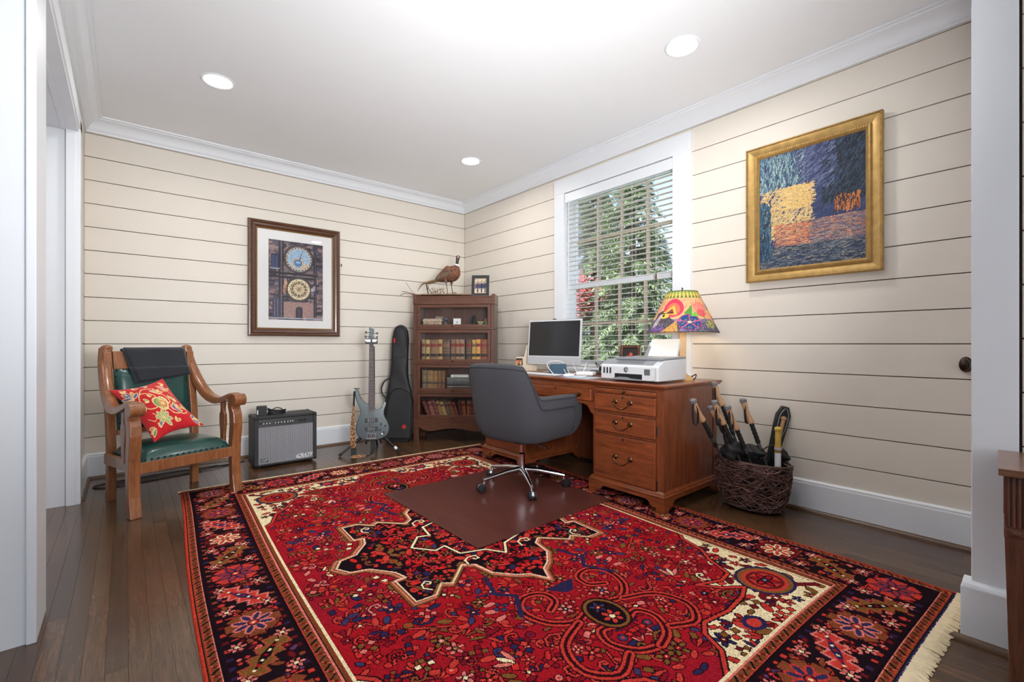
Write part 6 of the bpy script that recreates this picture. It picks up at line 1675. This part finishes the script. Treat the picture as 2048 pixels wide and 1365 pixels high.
# table lamp
tl = thing('table_lamp', (-.262, -3.058, ZD), R(35), 'table lamp with a brightly painted folk-art shade and blond wood base', 'lamp')
m = M(); m.add([(-.072, -.072, 0), (.072, -.072, 0), (.072, .072, 0), (-.072, .072, 0), (-.072, -.072, .006), (.072, -.072, .006), (.072, .072, .006), (-.072, .072, .006), (-.026, -.026, .045), (.026, -.026, .045), (.026, .026, .045), (-.026, .026, .045)],
      [(3, 2, 1, 0), (0, 1, 5, 4), (1, 2, 6, 5), (2, 3, 7, 6), (3, 0, 4, 7), (4, 5, 9, 8), (5, 6, 10, 9), (6, 7, 11, 10), (7, 4, 8, 11), (8, 9, 10, 11)]); m.make('base', 'maple', tl)
m = M(); m.box(-.023, .023, -.023, .023, .044, .40); m.make('column', 'maple', tl, bevel=.004)
m = M(); m.tube([(0, 0, .40), (0, 0, .46)], .012, 10); m.make('socket', 'brass', tl, smooth=True)
M().sphere((0, 0, .475), (.026, .026, .034), 14, 10).make('bulb', plain('lit_bulb', (255, 226, 180), .5, emit=14), tl, smooth=True)
m = M(); m.tube([(0, 0, .60), (0, 0, .632)], .003, 6)
for a in (0, 2.1, 4.2): m.tube([(0, 0, .602), (.098*math.cos(a), .098*math.sin(a), .602)], .002, 6)
m.tube([(.0, .036, .44), (.0, .05, .50), (0, .045, .57), (0, 0, .602)], .002, 6); m.tube([(.0, -.036, .44), (.0, -.05, .50), (0, -.045, .57), (0, 0, .602)], .002, 6)
m.lathe([(0, .618), (.006, .620), (.0035, .626), (.006, .632), (0, .640)], 10); m.make('harp_and_finial', 'bronze', tl, smooth=True)
RB, RT_, ZB, ZT = .239, .100, .322, .608
ls = Cv(0, 0, 1.5, .32, .0022, (222, 176, 130)); q5 = random.Random(61)   # u = arc at mid height (0..1.5 wraps round), v = height
SH0 = .0
for i in range(500): ls.ell(q5.uniform(0, 1.5), q5.uniform(.14, .26), .010, .006, q5.choice([(224, 150, 116), (226, 178, 128), (216, 136, 116), (206, 184, 134)]), q5.random()*3)
ls.rect(0, 1.5, .262, .32, (124, 158, 70))
for i in range(30):
    x = .025+i*.05; ls.poly([(x-.018, .290), (x, .255), (x+.018, .290), (x, .318)], (236, 190, 106)); ls.poly([(x+.012, .262), (x+.025, .282), (x+.038, .262)], (96, 84, 50))
class Str:
    def __init__(s, u0, k): s.u0, s.k = u0, k
    def X(s, x): return s.u0+(x-s.u0)*s.k
    def rect(s, a, b, c, d, col): ls.rect(s.X(a), s.X(b), c, d, col)
    def poly(s, P, col): ls.poly([(s.X(x), y) for x, y in P], col)
    def ell(s, x, y, rx, ry, col, rot=0): ls.ell(s.X(x), y, rx*(s.k*.78), ry, col, rot)
    def line(s, p, q_, w_, col): ls.line((s.X(p[0]), p[1]), (s.X(q_[0]), q_[1]), w_, col)
def lshape(u0):
    e = Str(u0, 1.75)
    e.rect(u0-.02, u0+.43, -.01, .10, (120, 116, 150)); e.poly([(u0+.14, 0), (u0+.43, 0), (u0+.42, .08), (u0+.2, .07)], (94, 92, 108))
    e.poly([(u0-.02, .0), (u0+.12, .0), (u0+.13, .05), (u0+.03, .17), (u0-.03, .14)], (84, 76, 86)); e.poly([(u0-.02, 0), (u0+.08, 0), (u0+.06, .04), (u0-.02, .05)], (112, 84, 146))
    e.ell(u0+.085, .185, .075, .070, (220, 62, 92)); e.ell(u0+.085, .175, .050, .048, (232, 120, 84)); e.poly([(u0+.03, .15), (u0+.09, .205), (u0+.11, .13)], (240, 190, 90)); e.poly([(u0+.05, .145), (u0+.082, .182), (u0+.095, .14)], (150, 60, 60))
    e.poly([(u0+.05, 0), (u0+.12, 0), (u0+.11, .09)], (232, 160, 62)); e.ell(u0+.045, .125, .032, .020, (244, 200, 90)); e.ell(u0+.04, .128, .009, .010, (30, 26, 30)); e.line((u0+.0, .14), (u0+.09, .15), .006, (34, 30, 34))
    e.poly([(u0-.01, .03), (u0+.02, .06), (u0+.03, .14), (u0+.015, .14), (u0-.01, .07)], (206, 190, 196))
    e.ell(u0+.165, .075, .065, .062, (160, 60, 120)); e.ell(u0+.165, .075, .058, .055, (44, 74, 128))
    for k in range(5): a = .3+2*PI*k/5; e.line((u0+.165, .075), (u0+.165+.055*math.cos(a), .075+.052*math.sin(a)), .008, (206, 90, 130))
    e.ell(u0+.165, .075, .010, .010, (240, 210, 160)); e.poly([(u0+.14, .14), (u0+.19, .21), (u0+.18, .13)], (84, 150, 66)); e.poly([(u0+.17, .12), (u0+.20, .16), (u0+.22, .12)], (128, 190, 80))
    for a in (.6, 1.2, 1.9, 2.5): e.ell(u0+.235+.03*math.cos(a), .165+.032*math.sin(a), .016, .034, (226, 110, 112), a-1.57); e.ell(u0+.235+.03*math.cos(a), .165+.032*math.sin(a), .010, .026, (236, 150, 130), a-1.57)
    e.ell(u0+.235, .145, .036, .028, (222, 98, 104)); e.ell(u0+.265, .06, .034, .030, (170, 176, 84)); e.line((u0+.24, .12), (u0+.26, .0), .006, (60, 74, 50))
    e.ell(u0+.325, .11, .050, .052, (236, 164, 96)); e.ell(u0+.325, .11, .036, .038, (228, 132, 92)); e.ell(u0+.325, .10, .016, .026, (48, 70, 130))
    e.poly([(u0+.30, .17), (u0+.36, .19), (u0+.35, .235), (u0+.31, .22)], (70, 96, 136)); e.ell(u0+.34, .035, .034, .016, (176, 184, 80), -.5); e.ell(u0+.385, .06, .014, .05, (150, 176, 84), .3)
    e.ell(u0+.40, .03, .03, .025, (60, 84, 130)); e.poly([(u0+.40, .0), (u0+.44, .0), (u0+.42, .10)], (110, 80, 90))
for k in range(2): lshape(.02+k*.75)
for i in range(900): ls.ell(q5.uniform(0, 1.5), q5.uniform(.0, .10), .0035, .0035, q5.choice([(180, 140, 160), (90, 130, 110), (150, 130, 180), (60, 60, 80)]))
ls.rect(0, 1.5, 0, .006, (70, 66, 70)); ls.rect(0, 1.5, .314, .32, (70, 80, 50))
def shade(U, V):
    a = U/1.5*2*np.pi+PH0; f_ = V/.32; r = RB+(RT_-RB)*f_; return np.stack([r*np.cos(a), r*np.sin(a), ZB+(ZT-ZB)*f_], -1)
# turn the painted motif towards the room
PH0 = R(113)
LM = attrmat('painted_shade', .75, trans=.16); ls.build('lamp_shade', LM, tl, shade, .06, label='brightly painted conical shade')
m = M(); m.grid(60, 2, lambda u, v: ((RB-.002+(RT_-RB)*v)*math.cos(2*PI*u), (RB-.002+(RT_-RB)*v)*math.sin(2*PI*u), ZB+.001+(ZT-ZB-.002)*v), closed_u=True)
lm2 = plain('shade_lining', (244, 236, 216), .8); nt = lm2.node_tree
tr = nt.nodes.new('ShaderNodeBsdfTranslucent'); tr.inputs[0].default_value = lin((244, 224, 190))+(1,); mx = nt.nodes.new('ShaderNodeMixShader'); mx.inputs[0].default_value = .22
nt.links.new(nt.nodes['Principled BSDF'].outputs[0], mx.inputs[1]); nt.links.new(tr.outputs[0], mx.inputs[2]); nt.links.new(mx.outputs[0], nt.nodes['Material Output'].inputs['Surface'])
m.make('shade_lining', lm2, tl, smooth=True)
lp = light('POINT', 'table_lamp_bulb', (-.262, -3.058, ZD+.475), 8, .03, color=(1, .78, .52))
m = M(); m.tube(spline([(-.30, -3.16, .782), (-.30, -3.175, .80), (-.285, -3.17, .82), (-.275, -3.15, .812), (-.27, -3.13, .80), (-.262, -3.115, .79)], 5), .0035, 6)
tag(m.make('lamp_cord', 'bronze', smooth=True), 'short curled brown cord beside the lamp base', 'cord')

# ================================================================== BASKET OF POLES
BC = Vector((-.215, -3.50, 0))
bk = thing('wicker_basket', BC, 0, 'dark woven vine basket on the floor at the right of the desk', 'basket')
qb = random.Random(77)
def bpt(a, f, r=0):
    z_ = .018+.284*f+.008*f*math.cos(a-2.2); s_ = (.80+.20*math.sin(min(1, f*1.15)*PI/2)); return Vector(((.150*s_+r)*math.cos(a), (.218*s_+r)*math.sin(a), z_))
def vines(n, mat, seed, ra):
    q_ = random.Random(seed); m_ = M()
    for i in range(n):
        a = q_.uniform(0, 2*PI); f = q_.uniform(0, 1); da = q_.choice((-1, 1))*q_.uniform(.5, 1.7); df = q_.uniform(-.75, .75); cu_ = q_.uniform(-.5, .5); P = []
        off = q_.uniform(-.006, .006)
        for k in range(8):
            t = k/7; ff = f+df*(t-.5)+cu_*math.sin(t*PI)*.4
            ff = abs(ff); ff = 2-ff if ff > 1 else ff; P.append(bpt(a+da*t, ff, off+.004*math.sin(t*9+i)))
        m_.tube(P, q_.uniform(*ra), 5)
    return stuff(m_.make('woven_vines', mat, bk, smooth=True))
vines(330, 'vine', 1, (.0018, .0034)); vines(150, 'vine2', 2, (.0014, .0026))
m = M()
for k in range(3): m.tube([bpt(2*PI*i/40, 1, .002*math.sin(i*1.3+k*2)) + Vector((0, 0, .003*math.cos(i*1.7+k*2))) for i in range(40)], .0045, 6, closed=True)
m.make('rim', 'vine', bk, smooth=True)
m = M(); m.grid(40, 8, lambda u, v: bpt(2*PI*u, v*.96+.0, -.012), closed_u=True); m.make('inner_shade', plain('basket_shade', (30, 24, 24), .9), bk, smooth=True)  # dark inner sheet stands in for the shade between the vines
m = M(); m.lathe([(0, .016), (.118, .016), (.118, .022), (0, .022)], 24, sx=.98, sy=1.45); m.make('bottom', 'vine', bk)
for a in (.6, 2.5, 3.8, 5.6): M().sphere((.10*math.cos(a), .16*math.sin(a), .011), .011, 10, 6).make('foot', 'rubber', bk, smooth=True)
m = M(); m.tube(spline([bpt(-.9, 1), bpt(-.9, 1)+Vector((.0, .01, .07)), bpt(-.75, 1)+Vector((-.02, .05, .10)), bpt(-.5, 1)+Vector((-.02, .08, .05)), bpt(-.45, 1)], 6), .004, 6); m.make('loop_handle', 'vine', bk, smooth=True)

def trek(top, bot, label, bend=1, strap=True, seed=0):
    top = Vector(top); bot = Vector(bot); d = (bot-top).normalized(); t = thing('trekking_pole', bot, 0, label, 'trekking pole', None)
    side = d.cross(Vector((0, 0, 1))).normalized(); up = side.cross(d); X0 = top-bot; L = (bot-top).length
    def at(s_, a=0, b=0): return X0+d*s_+side*a+up*b
    m_ = M(); m_.tube([at(.010), at(.03), at(.07, 0, -.003), at(.11, 0, -.002), at(.135), at(.142), at(.150)], [.017, .0165, .0155, .0165, .0185, .0195, .0165], 14); m_.make('cork_grip', 'cork', t, smooth=True)
    m_ = M(); m_.tube([at(-.010, 0, .006), at(-.004, 0, .004), at(.006), at(.018)], [.013, .021, .021, .0165], 14); m_.make('grip_cap', plain('cap_grey', (112, 112, 114), .35), t, smooth=True)
    m_ = M(); P = []; rr = []
    for k in range(11): P.append(at(.150+.0125*k)); rr.append(.0148 if k % 2 else .0122)
    m_.tube(P, rr, 12); m_.make('foam_grip', 'rubber', t, smooth=True)
    m_ = M(); m_.tube([at(.27), at(.272), at(.33), at(.331), at(L)], [.0085, .0105, .0105, .0085, .006], 12); m_.make('shaft', 'pole', t, smooth=True)
    m_ = M(); m_.tube([at(.31), at(.345)], .0125, 10); m_.make('lock_collar', 'black', t, smooth=True)
    if strap:
        q_ = random.Random(seed); dr = Vector((q_.uniform(-.02, .01), q_.uniform(-.012, 0), 0)); P0 = at(.010)
        pts = [P0, P0+Vector((-.012, -.010, -.035))+dr, P0+Vector((-.022, -.016, -.085))+dr, P0+Vector((-.012, -.018, -.130))+dr, P0+Vector((.012, -.02, -.125)), P0+Vector((.018, -.02, -.085)), P0+Vector((.010, -.018, -.04)), P0+Vector((.003, -.005, -.01))]
        m_ = M(); P = spline(pts, 5); ribbon(m_, P, [.019]*len(P), [(.5, .8, .1)]*len(P)); m_.make('wrist_strap', 'nylon', t, smooth=True)
    return t
trek((-.590, -3.312, .680), (-.20, -3.44, .035), 'trekking pole with cork grip leaning farthest left, across the desk side', seed=1)
trek((-.452, -3.375, .668), (-.23, -3.55, .035), 'upright trekking pole with cork grip, second from the left in the basket', seed=2)
trek((-.300, -3.300, .768), (-.16, -3.52, .035), 'tallest trekking pole with cork grip rising at the back corner of the desk', seed=3)
trek((-.410, -3.330, .625), (-.14, -3.60, .035), 'trekking pole with cork grip crossing behind the second one', seed=4, strap=False)
trek((-.415, -3.440, .640), (-.19, -3.585, .035), 'trekking pole with grey cap and tangled black strap in the middle of the basket', seed=5)
trek((-.255, -3.462, .672), (-.17, -3.655, .035), 'trekking pole with cork grip standing clear against the wall, right of the others', seed=6)
# rope-edged sheath at the right
sh = thing('pole_sheath', (-.12, -3.52, .04), 0, 'black sheath with speckled cord around its open end in the basket', 'sheath')
TS = Matrix.Rotation(R(10), 4, 'X') @ Matrix.Rotation(R(9), 4, 'Y') @ Matrix.Rotation(R(-40), 4, 'Z')
m = M(); m.X = TS; m.prism([(-.022, .0), (.022, .0), (.034, .30), (.044, .48), (.045, .55), (.022, .605), (-.022, .605), (-.045, .55), (-.044, .48), (-.034, .30)], -.012, .012, 'Y'); m.make('sheath_body', 'nylon', sh, bevel=.006, smooth=True)
m = M(); m.X = TS; m.tube(spline([(-.022, -.014, .40), (-.027, -.015, .48), (-.026, -.015, .55), (0, -.015, .592), (.026, -.015, .55), (.027, -.015, .48), (.015, -.014, .41)], 5), .0045, 6); m.make('speckled_cord', plain('speckled_rope', (120, 118, 116), .8, var=.9, vs=260), sh, smooth=True)
m = M(); m.X = TS; m.tube([(0, -.014, .41), (0, -.016, .52)], .012, 10); m.sphere((0, -.016, .53), (.020, .008, .014)); m.make('grip_inside', 'cork', sh, smooth=True)
# bat-like stick with a yellow grip
st_ = thing('wrapped_stick', (-.205, -3.645, .023), 0, 'stick with yellow wrapped grip and white shaft standing at the right of the basket', 'stick')
m = M(); m.tube([(0, 0, .0), (.002, 0, .345)], .0175, 14); m.make('white_shaft', 'whitep', st_, smooth=True)
m = M(); m.tube([(.002, 0, .346), (.0025, 0, .364)], .0182, 14); m.make('printed_band', plain('band_print', (150, 118, 60), .5, var=.6, vs=120), st_, smooth=True)
m = M(); m.tube([(.0027, 0, .364), (.003, 0, .378)], .0205, 14); m.make('collar', 'silver', st_, smooth=True)
m = M(); P = []; rr = []
for k in range(26): P.append((.003+.0002*k, 0, .378+.0038*k)); rr.append(.0175 if k % 2 else .0160)
P += [(.008, 0, .478), (.008, 0, .49), (.008, 0, .498)]; rr += [.0205, .0215, .016]; m.tube(P, rr, 14); m.make('yellow_grip', 'yellow', st_, smooth=True, label='yellow wrapped grip')
# crumpled black cases and a cap of cloth over the left rim
def lump(name, c, r, label, seed, mat='nylon', cat='bag'):
    q_ = random.Random(seed); ph_ = [q_.uniform(0, 6) for _ in range(6)]
    def fn(u, v):
        a = 2*PI*u; b = PI*(v-.5); x, y, z_ = math.cos(b)*math.cos(a), math.cos(b)*math.sin(a), math.sin(b)
        k_ = 1+.16*math.sin(3*a+ph_[0])*math.cos(b)+.12*math.sin(5*z_+ph_[1]+2*a)+.08*math.sin(7*x+ph_[2])
        return (x*r[0]*k_, y*r[1]*k_, z_*r[2]*k_)
    m_ = M(); m_.grid(28, 16, fn, closed_u=True); o_ = m_.make(name, mat, smooth=True); o_.location = c; return tag(o_, label, cat)
lump('pole_pouch', (-.345, -3.435, .365), (.070, .060, .050), 'crumpled black cloth pouch hanging over the left rim of the basket', 5)
lump('cloth_case', (-.235, -3.50, .350), (.055, .075, .045), 'folded dark grey cloth case among the poles', 6)
lump('dark_glove', (-.135, -3.640, .335), (.04, .045, .035), 'small black glove at the right rim of the basket behind the stick', 8, 'rubber', 'glove')
um = thing('folding_umbrella', (-.20, -3.47, .05), 0, 'black folded umbrella leaning among the poles with its strap loop', 'umbrella')
TU = Matrix.Rotation(R(-8), 4, 'X') @ Matrix.Rotation(R(-22), 4, 'Y')
m = M(); m.X = TU; m.tube([(0, 0, 0), (0, 0, .2), (0, 0, .36), (0, 0, .44), (0, 0, .47)], [.010, .024, .030, .024, .012], 12); m.make('canopy', 'nylon', um, smooth=True)
m = M(); m.X = TU; m.tube([(0, 0, .47), (0, 0, .56)], [.014, .017], 12); m.make('handle', 'black', um, smooth=True)
m = M(); m.X = TU; P = spline([(0, 0, .54), (-.04, -.01, .57), (-.07, -.015, .53), (-.05, -.015, .48), (.0, -.01, .50)], 5); ribbon(m, P, [.016]*len(P), [(.3, 1, .2)]*len(P)); m.make('strap_loop', 'rubber', um, smooth=True)

# ================================================================== CONSOLE TABLE at the right edge
ct = thing('console_table', (-.995, -4.603, 0), R(3.2), 'reddish-brown wooden console table with fluted leg at the right edge', 'table')
TD, TL, THt = .335, .62, .674
m = M(); m.box(-TD, 0, -TL, 0, THt-.020, THt); m.make('table_top', 'tablet', ct, bevel=.0015)
def tleg(x, y, front=True):
    m_ = M(); w_ = .046; zt = THt-.020
    m_.box(x, x+w_, y-w_, y, .505, zt-.0); 
    lo = M(); lo.add([(x+.004, y-w_+.004, 0), (x+.034, y-w_+.004, 0), (x+.034, y-.012, 0), (x+.004, y-.012, 0), (x, y-w_, .48), (x+w_, y-w_, .48), (x+w_, y, .48), (x, y, .48)], [(3, 2, 1, 0), (4, 5, 6, 7), (0, 1, 5, 4), (1, 2, 6, 5), (2, 3, 7, 6), (3, 0, 4, 7)])
    m_.v, m_.f = lo.v[:], lo.f[:]
    m_.box(x+.004, x+w_-.004, y-w_+.004, y-.004, .505, zt); m_.box(x-.001, x+w_+.001, y-w_-.001, y+.001, .480, .507)
    L_ = m_.make('leg', 'tablew', ct, bevel=.0015)
    for i in range(4):
        f_ = M(); yy = y-.007-.0107*i; f_.tube([(x+.0035, yy, .512), (x+.0035, yy, zt-.004)], .0042, 8); f_.make('reed', 'tablew', L_, smooth=True)
    for i in range(4):
        f_ = M(); xx = x+.007+.0107*i; f_.tube([(xx, y-.0035, .512), (xx, y-.0035, zt-.004)], .0042, 8); f_.make('reed', 'tablew', L_, smooth=True)
    cr_ = M(); yc = y-w_/2; zc = .4935
    cr_.add([(x-.0012, yc-.018, zc-.009), (x-.0012, yc+.018, zc-.009), (x-.0012, yc+.018, zc+.009), (x-.0012, yc-.018, zc+.009), (x-.0045, yc, zc), (x-.0012, yc-.006, zc), (x-.0012, yc+.006, zc)], [(0, 1, 4), (1, 2, 4), (2, 3, 4), (3, 0, 4)]); cr_.make('carved_block', 'tablew', L_)
for x in (-TD+.012, -.058):
    for y in (-.012, -TL+.058): tleg(x, y)
m = M(); m.box(-TD+.05, -.02, -TL+.05, -.05, .512, THt-.021); m.box(-TD+.022, -TD+.05, -TL+.06, -.058, .512, THt-.021); m.make('frieze', 'tablew', ct)
for z0, z1 in ((.592, .644), (.518, .580)): M().box(-TD+.016, -TD+.022, -TL+.066, -.066, z0, z1).make('drawer', 'tablew', ct, bevel=.003)
m = M(); m.box(-TD+.05, -.03, -TL+.02, -.02, .118, .136); m.make('shelf', 'tablet', ct, bevel=.002)
